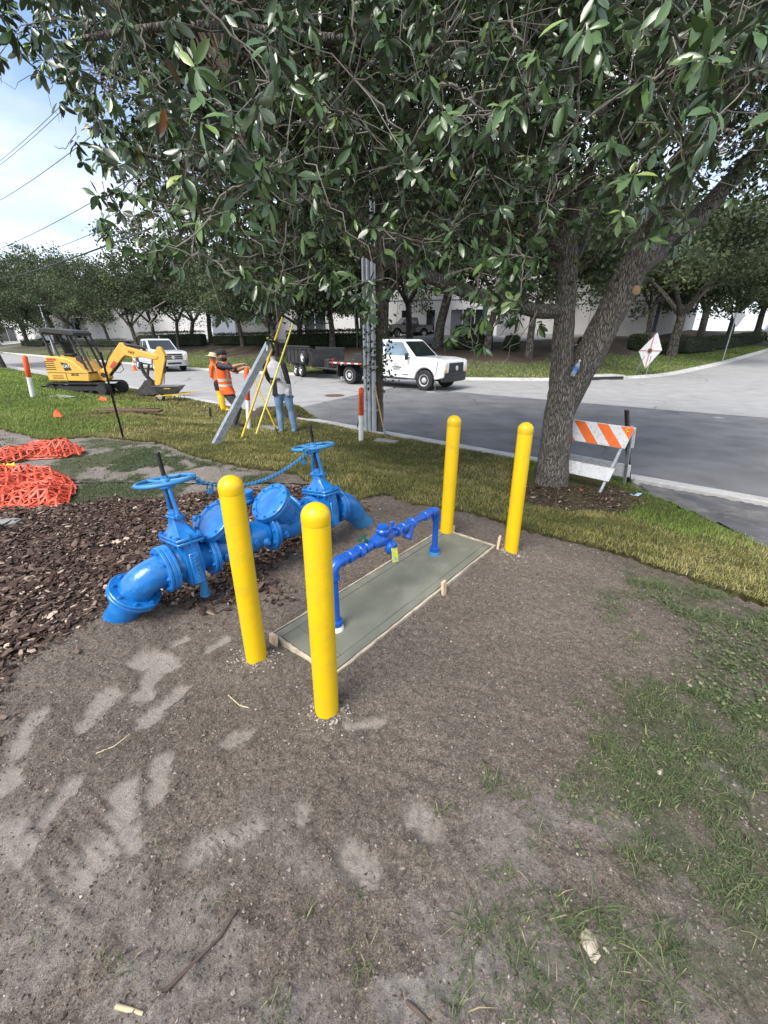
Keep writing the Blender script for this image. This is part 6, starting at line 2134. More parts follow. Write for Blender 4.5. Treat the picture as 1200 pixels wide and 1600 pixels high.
# ================================================================== THE BIG TREE
def bark_mat(name, lo, hi, sc=5.0, squash=.28):
    m, nt, b, lk = nodes_of(name)
    N = nt.nodes.new
    tcn = N('ShaderNodeTexCoord'); mpn = N('ShaderNodeMapping'); mpn.inputs['Scale'].default_value = (sc, sc, sc * squash)
    lk(tcn.outputs['Object'], mpn.inputs['Vector'])
    n0 = N('ShaderNodeTexNoise'); n0.inputs['Scale'].default_value = 2.2; n0.inputs['Detail'].default_value = 4
    lk(mpn.outputs['Vector'], n0.inputs['Vector'])
    mixv = N('ShaderNodeMixRGB'); mixv.inputs['Fac'].default_value = .22
    lk(mpn.outputs['Vector'], mixv.inputs['Color1']); lk(n0.outputs['Color'], mixv.inputs['Color2'])
    vo = N('ShaderNodeTexVoronoi'); vo.feature = 'DISTANCE_TO_EDGE'; vo.inputs['Scale'].default_value = 5.5; lk(mixv.outputs['Color'], vo.inputs['Vector'])
    n1 = N('ShaderNodeTexNoise'); n1.inputs['Scale'].default_value = 12; n1.inputs['Detail'].default_value = 7; lk(mpn.outputs['Vector'], n1.inputs['Vector'])
    r = N('ShaderNodeValToRGB'); r.color_ramp.elements[0].position = .0; r.color_ramp.elements[1].position = .22
    r.color_ramp.elements[0].color = (*lo, 1); r.color_ramp.elements[1].color = (*hi, 1)
    lk(vo.outputs['Distance'], r.inputs['Fac'])
    mm = N('ShaderNodeMixRGB'); mm.blend_type = 'MULTIPLY'; mm.inputs['Fac'].default_value = .7
    r2 = N('ShaderNodeValToRGB'); r2.color_ramp.elements[0].position = .3; r2.color_ramp.elements[1].position = .7
    r2.color_ramp.elements[0].color = (.5, .5, .5, 1); r2.color_ramp.elements[1].color = (1.25, 1.25, 1.25, 1); lk(n1.outputs['Fac'], r2.inputs['Fac'])
    lk(r.outputs['Color'], mm.inputs['Color1']); lk(r2.outputs['Color'], mm.inputs['Color2'])
    lk(mm.outputs['Color'], b.inputs['Base Color']); b.inputs['Roughness'].default_value = .92; b.inputs['Specular IOR Level'].default_value = .15
    bp = N('ShaderNodeBump'); bp.inputs['Strength'].default_value = .9; bp.inputs['Distance'].default_value = .022
    cl = N('ShaderNodeMapRange'); cl.inputs['From Max'].default_value = .2; lk(vo.outputs['Distance'], cl.inputs['Value'])
    ad = N('ShaderNodeMath'); ad.operation = 'ADD'; lk(cl.outputs['Result'], ad.inputs[0]); lk(n1.outputs['Fac'], ad.inputs[1])
    lk(ad.outputs['Value'], bp.inputs['Height']); lk(bp.outputs['Normal'], b.inputs['Normal'])
    M[name] = m


bark_mat('oak_bark', (.110, .095, .080), (.32, .29, .25), 10.5, .18)
bark_mat('far_bark', (.04, .034, .028), (.20, .18, .155), 3.0, .3)
mat('twig_pale', (.165, .145, .12), .85, var=.3, scale=8)
mat('cut_wood', (.34, .21, .12), .8, var=.2, scale=30)
attr_mat('glossy_leaf', [(0, (.030, .064, .022)), (.45, (.060, .116, .037)), (.80, (.105, .18, .054)), (.90, (.21, .30, .07)), (.97, (.30, .34, .09)), (1.0, (.22, .075, .022))], rough=.25, spec=.7, trans=.10, back=(.050, .070, .034))
attr_mat('small_leaf', [(0, (.020, .032, .012)), (.5, (.045, .066, .020)), (.85, (.10, .14, .035)), (1.0, (.20, .24, .06))], rough=.55, spec=.3, trans=.2)
attr_mat('far_leaf', [(0, (.034, .050, .022)), (.5, (.062, .082, .038)), (.85, (.11, .135, .056)), (1.0, (.19, .22, .085))], rough=.6, spec=.3, trans=.22)

TB = at(861, 757)
tree = thing('shade_tree', 'big forked shade tree with rough bark and glossy leaves overhanging the scene', 'tree', TB)
rg = np.random.default_rng(5)


def knotty(pts, rad, n=26, name='limb', m='oak_bark', lump=.10, sub=5, flare=0.0, cap=True):
    """tapered limb with an uneven surface along a smooth curve"""
    P = [Vector(p) for p in pts]
    out, rs = [], []
    for i in range(len(P) - 1):
        p0, p1, p2, p3 = P[max(i - 1, 0)], P[i], P[i + 1], P[min(i + 2, len(P) - 1)]
        for k in range(sub):
            t = k / sub
            q = .5 * ((2 * p1) + (p2 - p0) * t + (2 * p0 - 5 * p1 + 4 * p2 - p3) * t * t + (3 * p1 - p0 - 3 * p2 + p3) * t ** 3)
            out.append(q); rs.append(rad[i] + (rad[i + 1] - rad[i]) * t)
    out.append(P[-1]); rs.append(rad[-1])
    mb_ = MB(); mb_.tube(out, rs, n, caps=cap)
    V = np.array(mb_.v)
    for i in range(len(out)):
        c = np.array(out[i]); q = V[i * n:(i + 1) * n] - c
        a = np.arange(n) * 2 * math.pi / n
        k = 1 + lump * (vnoise(a * 1.6 + i * .0, np.full(n, i * .45), 3) + vnoise((a % 6.28) * 3.2, np.full(n, i * .9), 8) - 1.0)
        if flare: k = k * (1 + flare * max(0, 1 - i / 7.0) ** 2 * (1 + .45 * np.cos(a * 5 + 1)))
        V[i * n:(i + 1) * n] = c + q * k[:, None]
    mb_.v = [tuple(p) for p in V]
    o = mb_.build(name, m, tree, 80)
    return out


def Q(u, v, dy=0.0): return aty(u, v, TB.y + dy)


SK = []      # skeleton points that twigs may grow from
SK += knotty([Q(858, 775) - UP * .15, Q(861, 757), Q(866, 710), Q(872, 660), Q(878, 615), Q(879, 570), Q(880, 520), Q(884, 470, .05), Q(887, 420, .1), Q(884, 350, .1), Q(874, 260, 0), Q(866, 150, -.2), Q(858, 30, -.5), Q(850, -120, -.8)],
             [.245, .235, .215, .203, .195, .150, .130, .122, .118, .112, .10, .09, .075, .055], 34, 'trunk', flare=.22)
SK += knotty([Q(880, 660), Q(894, 612, -.02), Q(912, 572, -.04), Q(934, 530, -.06), Q(957, 484, -.10), Q(980, 438, -.14), Q(1003, 396, -.2), Q(1030, 340, -.3), Q(1070, 270, -.5), Q(1120, 190, -.8), Q(1180, 90, -1.2), Q(1230, -40, -1.6)],
             [.10, .165, .185, .188, .182, .178, .165, .14, .115, .09, .07, .05], 30, 'limb')
SK += knotty([Q(982, 432, -.10), Q(1010, 405, -.05), Q(1045, 380, .1), Q(1085, 345, .2), Q(1130, 295, .3), Q(1190, 230, .3), Q(1260, 160, .2)], [.10, .13, .125, .115, .10, .08, .06], 22, 'limb')
SK += knotty([Q(884, 486, .05), Q(840, 486, -.1), Q(795, 474, -.25), Q(745, 461, -.4), Q(690, 440, -.6), Q(640, 421, -.75), Q(590, 401, -.9), Q(552, 376, -1.05), Q(512, 335, -1.2), Q(465, 280, -1.4), Q(420, 215, -1.6), Q(360, 130, -1.8)],
             [.09, .085, .082, .08, .075, .07, .068, .062, .055, .045, .035, .022], 18, 'limb')
for pts, r0 in (([Q(886, 400, .1), Q(820, 330, -.2), Q(740, 260, -.7), Q(650, 190, -1.2), Q(560, 110, -1.7), Q(470, 30, -2.0)], .07), ([Q(872, 240, 0), Q(800, 150, -.6), Q(700, 60, -1.2), Q(620, -40, -1.8)], .065),
                ([Q(884, 350, .1), Q(930, 250, -.5), Q(980, 160, -1.2), Q(1050, 80, -1.9), Q(1110, 10, -2.2)], .06), ([Q(884, 440, .1), Q(905, 400, .6), Q(930, 330, 1.2), Q(980, 250, 1.6)], .05),
                ([Q(650, 425, -.75), Q(560, 340, -1.3), Q(420, 300, -1.8), Q(300, 260, -2.2), Q(200, 235, -2.4)], .045), ([Q(870, 180, -.1), Q(780, 90, -1.0), Q(500, 60, -2.0), Q(300, 40, -2.6), Q(130, 60, -2.7)], .05),
                ([Q(1000, 400, -.2), Q(1040, 290, -1.0), Q(1090, 200, -1.8), Q(1150, 130, -2.4)], .05), ([Q(860, 60, -.4), Q(760, -60, -1.4), Q(600, -150, -2.2)], .06),
                ([Q(886, 420, .1), Q(790, 380, .8), Q(680, 330, 1.4), Q(560, 300, 1.8)], .05)):
    n_ = len(pts); SK += knotty(pts, [r0 * (1 - .72 * k / (n_ - 1)) for k in range(n_)], 10, 'limb', lump=.05)
# sawn stub on the right limb
c = Q(991, 454, -.30); MB().lathe(c + Vector((.02, .05, 0)), Vector((.15, -1, .05)), [(0, .062), (.05, .055), (.056, .047), (.058, 0)], 18).build('cut_branch', 'cut_wood', tree)
# bottle wedged in the fork
b0 = Q(894, 588, -.22); dB = Vector((.34, .05, .94)).normalized()
bt = thing('water_bottle', 'clear plastic water bottle with blue label wedged in the fork of the big tree', 'bottle', b0)
MB().lathe(b0, dB, [(0, .025), (.006, .031), (.05, .030), (.06, .032), (.14, .032), (.165, .024), (.185, .013), (.205, .013)], 20).build('bottle', 'bottle_plastic', bt, 50)
MB().lathe(b0 + dB * .07, dB, [(0, .0322), (.002, .0328), (.055, .0328), (.057, .0322)], 20).build('label', 'bottle_label', bt)
MB().lathe(b0 + dB * .198, dB, [(0, .0145), (.018, .0145), (.02, .012)], 14).build('cap', 'white_plastic', bt)

SIL = [(20, -700), (20, -120), (60, 0), (88, 50), (108, 95), (122, 135), (140, 175), (158, 205), (160, 250), (175, 300), (205, 345), (235, 372), (240, 410), (290, 440), (345, 448), (395, 462), (440, 476), (500, 470), (545, 486), (600, 458), (660, 474), (720, 470), (760, 488), (800, 512), (850, 520), (882, 470), (900, 400), (940, 372), (985, 345), (1040, 338), (1100, 335), (1160, 330), (1230, 290), (1500, 200), (1500, -700)]
skn = np.array([list(p) for p in SK])
C0 = []
tries = 0
while len(C0) < 690:
    tries += 1
    Yv = (2.25 ** 3 + rg.random() * (6.6 ** 3 - 2.25 ** 3)) ** (1 / 3)
    u = rg.uniform(-300, 1420); v = rg.uniform(-560, 530)
    if not inpoly(np.array([u]), np.array([v]), SIL)[0]: continue
    P_ = aty(u, v, Yv)
    if polydist(np.array([u]), np.array([v]), SIL)[0] < 170 / Yv: continue
    if P_.z < 1.72 or P_.z > 6.2 or P_.y < 1.7 or (P_ - Vector((0, 0, CAM_H))).length < 2.1: continue
    if v < -60 and rg.random() < .5: continue
    if u > 850 and v > 200 and rg.random() < .66: continue
    if 500 < u < 770 and v > 290 and rg.random() < .70: continue
    if 560 < u < 900 and Yv < 3.2 and rg.random() < .45: continue
    C0.append(P_)
# sprays the photograph shows by themselves
for (u, v, Yv) in ((740, 545, 3.4), (430, 455, 3.0), (470, 440, 2.9), (520, 455, 3.1), (395, 440, 3.0), (350, 425, 2.8), (550, 470, 3.2), (620, 440, 3.2), (300, 400, 2.8), (700, 430, 3.3), (660, 380, 3.0), (600, 360, 2.9), (745, 575, 3.4), (735, 520, 3.4), (790, 470, 2.9), (805, 485, 2.9), (765, 480, 3.0), (815, 440, 2.8), (780, 440, 3.0), (820, 400, 2.9), (780, 400, 3.0), (1000, 250, 2.3), (1015, 290, 2.4), (985, 300, 2.4), (905, 60, 2.2), (1060, 60, 2.0), (1040, 110, 2.1), (1130, 170, 2.2),
                   (1170, 130, 2.0), (820, 150, 2.3), (800, 200, 2.4), (850, 165, 2.3), (350, 165, 1.9), (330, 190, 2.0), (380, 210, 2.0), (300, 220, 2.1), (410, 255, 2.1), (640, 230, 2.6), (690, 130, 2.4), (760, 180, 2.4), (565, 465, 3.2), (580, 440, 3.2),
                   (225, 395, 3.6), (190, 225, 3.4), (170, 240, 3.4), (900, 195, 2.3), (1050, 200, 2.2), (70, 65, 4.2), (45, 40, 4.2), (100, 110, 4.0), (85, 85, 4.2), (120, 140, 4.0), (60, 20, 4.2), (25, 22, 4.2), (1060, 330, 2.8), (720, 350, 2.8), (440, 380, 2.6), (360, 330, 2.4), (490, 430, 2.9)):
    C0.append(aty(u, v, Yv))
C0 = np.array([list(p) for p in C0])
dsk = np.array([np.min(np.linalg.norm(skn - c, axis=1)) for c in C0])
order = np.argsort(dsk)
nodes = [tuple(p) for p in skn]; nd = np.array(nodes)
tw = MB()


def twig(a, b_, r0, r1, sag, n=5, sides=5):
    a, b_ = Vector(a), Vector(b_); L = (b_ - a).length
    j1 = Vector(rg.normal(0, L * .07, 3)); j2 = Vector(rg.normal(0, L * .07, 3))
    pts = []
    for k in range(n + 1):
        t = k / n
        kink = Vector(rg.normal(0, L * .028, 3)) if 0 < k < n else Vector((0, 0, 0))
        pts.append(kink + a.lerp(b_, t) + (j1 * (3 * t * (1 - t) ** 2) + j2 * (3 * t * t * (1 - t))) + UP * (sag * L * 4 * t * (1 - t)))
    tw.tube(pts, [r0 + (r1 - r0) * k / n for k in range(n + 1)], sides, caps=False)
    return pts


for i in order:
    c = C0[i]
    k = int(np.argmin(np.linalg.norm(nd - c, axis=1)))
    L = np.linalg.norm(nd[k] - c)
    pts = twig(nd[k], c, .0050 + .0045 * min(L, 1.2), .0028, rg.uniform(-.02, .10), 8)
    nd = np.vstack([nd, c, np.array(pts[3])])
# bare crooked twigs
for k in range(620):
    i = int(rg.integers(len(C0))); a = Vector(C0[i]) + Vector(rg.normal(0, .15, 3))
    d = Vector(rg.normal(0, 1, 3)) + Vector((0, 0, -.3)); d.normalize()
    if (a + d * .5).length < 1.9 or a.y < 1.9: continue
    twig(a, a + d * rg.uniform(.2, .6), .0032, .0012, rg.uniform(-.14, .14), 8, 4)

# rosettes of leaves
ROWS = [(.0, 0.0), (.22, .62), (.50, 1.0), (.78, .78), (1.0, 0.0)]


def leaf_shape(L, w, fold, curl, wave):
    vs = [(0, 0, 0)]
    for t, hw_ in ROWS[1:-1]:
        z = -curl * L * t * t
        vs += [(L * t, -hw_ * w, z + fold * hw_ * w + wave * w), (L * t, 0, z), (L * t, hw_ * w, z + fold * hw_ * w - wave * w)]
    vs.append((L, 0, -curl * L))
    fs = [(0, 1, 2), (0, 2, 3)]
    for r_ in range(2):
        a = 1 + 3 * r_; b_ = a + 3
        fs += [(a, b_, b_ + 1), (a, b_ + 1, a + 1), (a + 1, b_ + 1, b_ + 2), (a + 1, b_ + 2, a + 2)]
    fs += [(7, 10, 8), (8, 10, 9)]
    return np.array(vs, float), np.array(fs, int)


LV, LF = leaf_shape(1, 1, 0, 0, 0)
allm = []        # 4x4 frames of leaves: origin, axes, size
ros = []
for i, c in enumerate(C0):
    special = i >= 690
    nr = int(rg.integers(6, 11)) if not special else int(rg.integers(3, 6))
    if c[0] < -.45 * c[1]: nr = int(nr * 1.45)
    spread = .24 if not special else .09
    newish = rg.random() < .10
    for k in range(nr):
        p = c + rg.normal(0, spread, 3) * np.array([1, 1, .8])
        if p[2] < 1.55 or np.linalg.norm(p - np.array([0, 0, CAM_H])) < 1.75: continue
        axis_ = Vector(rg.normal(0, .5, 3)) + Vector((0, 0, .55)); axis_.normalize()
        if special: axis_ = (axis_ + Vector((0, -.4, .6))).normalized()
        ros.append((p, axis_, newish and rg.random() < .8))
        if rg.random() < .75: twig(c, p, .003, .002, rg.uniform(-.05, .1), 3, 4)
tag(tw.build('twigs', 'twig_pale', tree, 0), kind='stuff')
O_, AX, AY, AZ, SZ, WD, FO, CU, WA, TO = [], [], [], [], [], [], [], [], [], []
for (p, ax_, newish) in ros:
    u, w, d = frame(ax_)
    n_ = int(rg.integers(6, 11)); ph = rg.random() * 6.28
    tone0 = rg.uniform(.1, .75)
    for k in range(n_):
        a = ph + 2.4 * k
        tilt = rg.uniform(-.95, .55) - .25
        rad = u * math.cos(a) + w * math.sin(a)
        dx = (rad * math.cos(tilt) + d * math.sin(tilt)) + Vector((0, 0, -.55 * rg.random())); dx.normalize()
        dz = (d - dx * d.dot(dx)); dz = (dz + Vector(rg.normal(0, .25, 3))); dz = dz - dx * dz.dot(dx); dz.normalize()
        dy = dz.cross(dx)
        inner = k >= n_ - 3
        L = rg.uniform(.062, .108) * (.55 if newish and inner else 1.0)
        O_.append(Vector(p) + d * (.0045 * k) + rad * .006); AX.append(dx); AY.append(dy); AZ.append(dz)
        SZ.append(L); WD.append(L * rg.uniform(.150, .215)); FO.append(rg.uniform(.12, .45)); CU.append(rg.uniform(-.02, .30)); WA.append(rg.normal(0, .12))
        t = np.clip(tone0 + rg.normal(0, .14), 0, .84)
        if newish and inner: t = rg.uniform(.86, .97)
        elif rg.random() < .02: t = rg.uniform(.86, .93)
        elif rg.random() < .0022: t = 1.0
        TO.append(t)
O_ = np.array([list(q) for q in O_]); AX = np.array([list(q) for q in AX]); AY = np.array([list(q) for q in AY]); AZ = np.array([list(q) for q in AZ])
SZ, WD, FO, CU, WA, TO = map(np.array, (SZ, WD, FO, CU, WA, TO))
nL = len(O_)
# the 300 that show largest become objects of their own
camv = O_ - np.array([0, 0, CAM_H]); wdep = camv[:, 1] * _cp - camv[:, 2] * _sp
pu = 600 + CAM_F * camv[:, 0] / wdep; pv = 800 - CAM_F * (camv[:, 1] * _sp + camv[:, 2] * _cp) / wdep
inview = (wdep > .4) & (pu > 10) & (pu < 1190) & (pv > 10) & (pv < 700)
facing = np.abs(np.einsum('ij,ij->i', AZ, camv)) / np.linalg.norm(camv, axis=1)
area = np.where(inview, SZ * WD / wdep ** 2 * (.35 + facing), 0)
# keep only leaves with nothing nearer in the same little patch of view
cell = (np.clip(pu, 0, 1200) // 22).astype(int) * 1000 + (np.clip(pv, 0, 800) // 22).astype(int)
front = {}
for i in np.where(inview)[0]:
    if cell[i] not in front or wdep[i] < wdep[front[cell[i]]]: front[cell[i]] = i
score = np.zeros(nL); fi = np.array(list(front.values())); score[fi] = area[fi]
big = set(np.argsort(-score)[:300].tolist())
rest = np.array([i for i in range(nL) if i not in big])


def leaf_verts(idx):
    L, W_, f_, c_, w_ = SZ[idx], WD[idx], FO[idx], CU[idx], WA[idx]
    T = LV[:, 0][None, :]; S_ = LV[:, 1][None, :]
    x = L[:, None] * T; y = W_[:, None] * S_
    z = -(c_ * L)[:, None] * T ** 2 + (f_ * W_)[:, None] * np.abs(S_) + (w_ * W_)[:, None] * S_
    return O_[idx][:, None, :] + x[..., None] * AX[idx][:, None, :] + y[..., None] * AY[idx][:, None, :] + z[..., None] * AZ[idx][:, None, :]


Vv = leaf_verts(rest)
k = len(LV)
Ff = (LF[None] + (np.arange(len(rest)) * k)[:, None, None]).reshape(-1, 3)
big_mesh('foliage', Vv.reshape(-1, 3), Ff, 'glossy_leaf', {'tone': np.repeat(TO[rest], k)}, smooth=True, parent=tree, kind='stuff')
# leaf meshes to share
var = []
for (f_, c_, w_, tn, wr) in [(.15, .05, .1, .2, .16), (.3, .2, -.1, .35, .17), (.25, .12, .05, .5, .18), (.4, .25, .1, .3, .16), (.2, .0, -.05, .65, .19), (.3, .3, .0, .75, .17), (.15, .15, .1, .45, .18), (.25, .1, 0, .90, .17), (.2, .2, 0, .95, .18), (.3, .25, .1, 1.0, .16)]:
    v_, f2 = leaf_shape(1.0, wr, f_, c_, w_)
    me = bpy.data.meshes.new('leaf'); me.from_pydata(v_.tolist(), [], f2.tolist()); me.materials.append(M['glossy_leaf'])
    a_ = me.attributes.new('tone', 'FLOAT', 'POINT'); a_.data.foreach_set('value', np.full(len(v_), tn, np.float32))
    me.polygons.foreach_set('use_smooth', [True] * len(me.polygons)); me.update(); var.append((tn, me))
Bt = abs_base(tree)
for i in big:
    tn = TO[i]
    cand = [q for q in range(len(var)) if abs(var[q][0] - tn) < .16] or [min(range(len(var)), key=lambda q: abs(var[q][0] - tn))]
    if tn < .85: cand = [q for q in cand if var[q][0] < .85] or [1]
    o = bpy.data.objects.new('leaf', var[cand[i % len(cand)]][1]); COL.objects.link(o); o.parent = tree
    m4 = Matrix((AX[i], AY[i], AZ[i])).transposed().to_4x4(); m4.translation = Vector(O_[i])
    o.matrix_basis = Bt @ m4 @ Matrix.Scale(float(SZ[i]), 4)

# finer foliage deep in the crown and beyond
n = 95000
cl = 1700
cc_ = []
while len(cc_) < cl:
    Yv = rg.uniform(4.6, 9.5); u = rg.uniform(120, 1420); v = rg.uniform(-350, 480)
    if polydist(np.array([u]), np.array([v]), SIL)[0] < (620 if u < 320 else 330) / Yv: continue
    if u > 880 and v > 190 and rg.random() < .7: continue
    if 480 < u < 800 and v > 320: continue
    P_ = aty(u, v, Yv)
    if P_.z < 2.3 or P_.z > 8.5: continue
    if u > 900 and v > 300: continue
    cc_.append(list(P_))
cc_ = np.array(cc_)
ci = rg.integers(0, cl, n)
ctr = cc_[ci] + rg.normal(0, .30, (n, 3))
a1 = rg.normal(0, 1, (n, 3)); a1[:, 2] -= .3; a1 /= np.linalg.norm(a1, axis=1)[:, None]
a2 = np.cross(a1, rg.normal(0, 1, (n, 3))); a2 /= np.linalg.norm(a2, axis=1)[:, None]
ln = rg.uniform(.05, .10, n)[:, None]; wd_ = ln * .30
V4 = np.stack([ctr, ctr + a1 * ln * .5 + a2 * wd_, ctr + a1 * ln, ctr + a1 * ln * .5 - a2 * wd_], 1)
big_mesh('inner_foliage', V4.reshape(-1, 3), np.arange(n * 4).reshape(-1, 4), 'small_leaf', {'tone': np.repeat(np.clip(rg.normal(.4, .2, cl)[ci] + rg.normal(0, .15, n), 0, 1), 4)}, parent=tree, kind='stuff')
tw = MB()
for k in range(420):
    i = int(rg.integers(cl)); a = Vector(cc_[i]); b_ = Vector(skn[int(np.argmin(np.linalg.norm(skn - cc_[i], axis=1)))])
    if (a - b_).length > 3.4: b_ = a.lerp(b_, .5)
    twig(b_, a, .012, .004, rg.uniform(0, .12), 6, 5)
tag(tw.build('inner_twigs', 'pole_wood', tree, 0), kind='stuff')


# ================================================================== TREES, HEDGES AND BUILDINGS ACROSS THE ROAD
def oak(name, H, spread, seed, nleaf, trunk_h, lean=0.0, size=(.12, .23), m='far_leaf', forks=4, r0=.24):
    """a tree at the origin with trunk, limbs and crown"""
    r_ = np.random.default_rng(seed)
    t_ = thing(name, 'tree', 'tree', (0, 0, 0))
    mb_ = MB()
    top = Vector((lean, 0, trunk_h))
    mb_.tube([(0, 0, -.5), (0, 0, 0), (lean * .25, .02, trunk_h * .4), (lean * .7, -.03, trunk_h * .8), top], [r0 * 1.5, r0 * 1.25, r0, r0 * .92, r0 * .9], 14)
    ends = []
    for k in range(forks):
        a = 2 * math.pi * k / forks + r_.uniform(-.4, .4)
        out = spread * r_.uniform(.35, .62); hh = trunk_h + (H - trunk_h) * r_.uniform(.35, .75)
        e_ = Vector((lean + math.cos(a) * out, math.sin(a) * out, hh))
        m1 = top.lerp(e_, .35) + UP * .25 * (hh - trunk_h) * r_.uniform(.0, .5); m2 = top.lerp(e_, .7) + UP * .1
        mb_.tube([top - UP * .25, m1, m2, e_], [r0 * .62, r0 * .45, r0 * .3, r0 * .12], 9)
        ends += [m2, e_]
        for j in range(3):
            a2_ = a + r_.uniform(-.9, .9); s_ = m1.lerp(e_, r_.uniform(.1, .8))
            e2 = s_ + Vector((math.cos(a2_) * spread * .3, math.sin(a2_) * spread * .3, r_.uniform(-.1, .5) * (H - trunk_h) * .5))
            mb_.tube([s_, s_.lerp(e2, .5) + UP * .15, e2], [r0 * .25, r0 * .16, r0 * .06], 6); ends.append(e2)
    mb_.build('trunk', 'far_bark', t_, 60)
    # clumps
    E_ = np.array([list(e) for e in ends])
    nc = 120
    cc2 = E_[r_.integers(0, len(E_), nc)] + r_.normal(0, 1, (nc, 3)) * np.array([spread * .17, spread * .17, (H - trunk_h) * .16])
    dome = r_.normal(0, 1, (nc // 2, 3)); dome[:, 2] = np.abs(dome[:, 2]); dome /= np.linalg.norm(dome, axis=1)[:, None]
    dome = dome * np.array([spread * .55, spread * .55, (H - trunk_h) * .72]) * r_.uniform(.75, 1.0, (nc // 2, 1)) + np.array([lean, 0, trunk_h + (H - trunk_h) * .25])
    cc2 = np.vstack([cc2, dome]); nc = len(cc2)
    lo = trunk_h * .78
    cc2[:, 2] = np.where(cc2[:, 2] < lo, lo + r_.random(nc) * .8, cc2[:, 2])
    ci_ = r_.integers(0, nc, nleaf)
    rad_ = r_.uniform(.45, .95, nc)[ci_][:, None] * (spread / 7)
    ctr_ = cc2[ci_] + r_.normal(0, .5, (nleaf, 3)) * rad_ * np.array([1, 1, .62])
    b1 = r_.normal(0, 1, (nleaf, 3)); b1 /= np.linalg.norm(b1, axis=1)[:, None]
    b2 = np.cross(b1, r_.normal(0, 1, (nleaf, 3))); b2 /= np.linalg.norm(b2, axis=1)[:, None]
    l_ = r_.uniform(*size, nleaf)[:, None]
    V_ = np.stack([ctr_, ctr_ + b1 * l_ * .5 + b2 * l_ * .36, ctr_ + b1 * l_, ctr_ + b1 * l_ * .5 - b2 * l_ * .36], 1)
    tn_ = np.clip(r_.normal(.45, .17, nc)[ci_] + r_.normal(0, .12, nleaf), 0, 1)
    big_mesh('crown', V_.reshape(-1, 3), np.arange(nleaf * 4).reshape(-1, 4), m, {'tone': np.repeat(tn_, 4)}, parent=t_)
    return t_


protos = [oak('oak_tree', 8.0, 8.5, 1, 26000, 2.4), oak('oak_tree', 9.0, 8.0, 2, 24000, 2.8, .6, forks=5), oak('oak_tree', 7.0, 6.5, 3, 19000, 2.2, -.3, forks=3, r0=.16), oak('oak_tree', 6.0, 5.0, 4, 10000, 2.0, .2, (.08, .15), forks=4, r0=.12)]
used = [False] * 4


def plant(u, v, kind, sc, rz, lab, Y=None, squash=1.0):
    p_ = at(u, v) if Y is None else Vector((aty(u, v, Y).x, Y, gz(aty(u, v, Y).x, Y)))
    if not used[kind]: o_ = protos[kind]; used[kind] = True
    else: o_ = copy_tree(protos[kind])
    put_local(o_, p_, rz, (sc, sc, sc * squash)); o_.location = p_; o_.rotation_euler = (0, 0, rz); o_.scale = (sc, sc, sc * squash)
    o_['label'] = lab; o_['group'] = 'trees across the road'
    return o_


plant(1048, 557, 0, 1.43, .5, 'oak with a thick pale trunk behind the diamond work sign')
plant(1090, 545, 1, 1.40, 1.2, 'oak leaning over the hedge just left of the yield sign')
plant(1135, 538, 0, 1.47, 2.9, 'oak over the hedge behind the yield sign')
plant(1178, 532, 1, 1.55, 4.0, 'farther oak on the side road, just beyond the yield sign')
plant(1260, 540, 0, 1.71, 3.6, 'oak at the right edge over the side road')
plant(826, 559, 2, 1.47, 1.0, 'slim pale trunked oak close left of the big tree trunk')
plant(760, 549, 2, 1.55, 3.0, 'slim oak on the verge between the white truck and the big tree')
plant(683, 542, 1, 1.47, .4, 'dark forked oak directly above the hood of the white truck')
plant(600, 543, 0, 1.55, 2.0, 'oak behind the utility pole, by the hedge')
plant(520, 544, 2, 1.43, 5.0, 'oak rising over the dump trailer')
plant(431, 556, 0, 1.04, 4.4, 'dark low crowned oak directly behind the two workers')
plant(277, 530, 3, 1.49, .4, 'small pale oak before the long white wall, right above the pickup', 50)
plant(241, 530, 3, 1.56, 2.0, 'small oak before the long white wall, above the excavator knee', 50)
plant(213, 530, 3, 1.62, 3.3, 'thin oak with curved stems above the excavator boom', 48)
plant(172, 538, 2, 1.25, .9, 'dark leaning oak behind the excavator canopy, right side')
plant(112, 538, 0, 1.55, 1.7, 'broad oak behind the excavator canopy')
plant(45, 541, 1, 1.45, 2.5, 'oak over the parked white pickup at the left')
plant(4, 572, 1, 0.81, 3.1, 'dark near tree at the left edge beside the road')
plant(-60, 545, 0, 1.43, .2, 'oak beyond the left edge of the picture')
plant(90, 532, 1, 1.76, 4.6, 'tall pale oak behind the left row of oaks', 85)
plant(330, 535, 2, 1.62, 2.2, 'oak behind the hedge near the vest worker', 55)
plant(930, 530, 1, 1.71, 5.2, 'oak standing in the car park behind the big fork', 60)
plant(470, 541, 0, 1.0, 3.2, 'low hanging oak between the vest worker and the dump trailer', None, .8)
plant(380, 541, 2, 1.35, 5.6, 'bushy oak behind the loose hedge, right above the vest worker', None, .85)
plant(640, 535, 1, 1.3, 1.9, 'oak in the car park behind the cab of the white truck', 46)
plant(560, 538, 3, 1.6, 2.6, 'pale green young oak between trailer and utility pole', 42)
plant(300, 536, 1, 1.1, .8, 'oak before the white warehouse wall, right of the pickup', 60, .9)
plant(1010, 540, 3, 1.9, 2.2, 'bright green oak between the warehouse corner and the work sign', 42)
plant(985, 532, 0, 1.55, .9, 'oak before the grey building corner', 55)


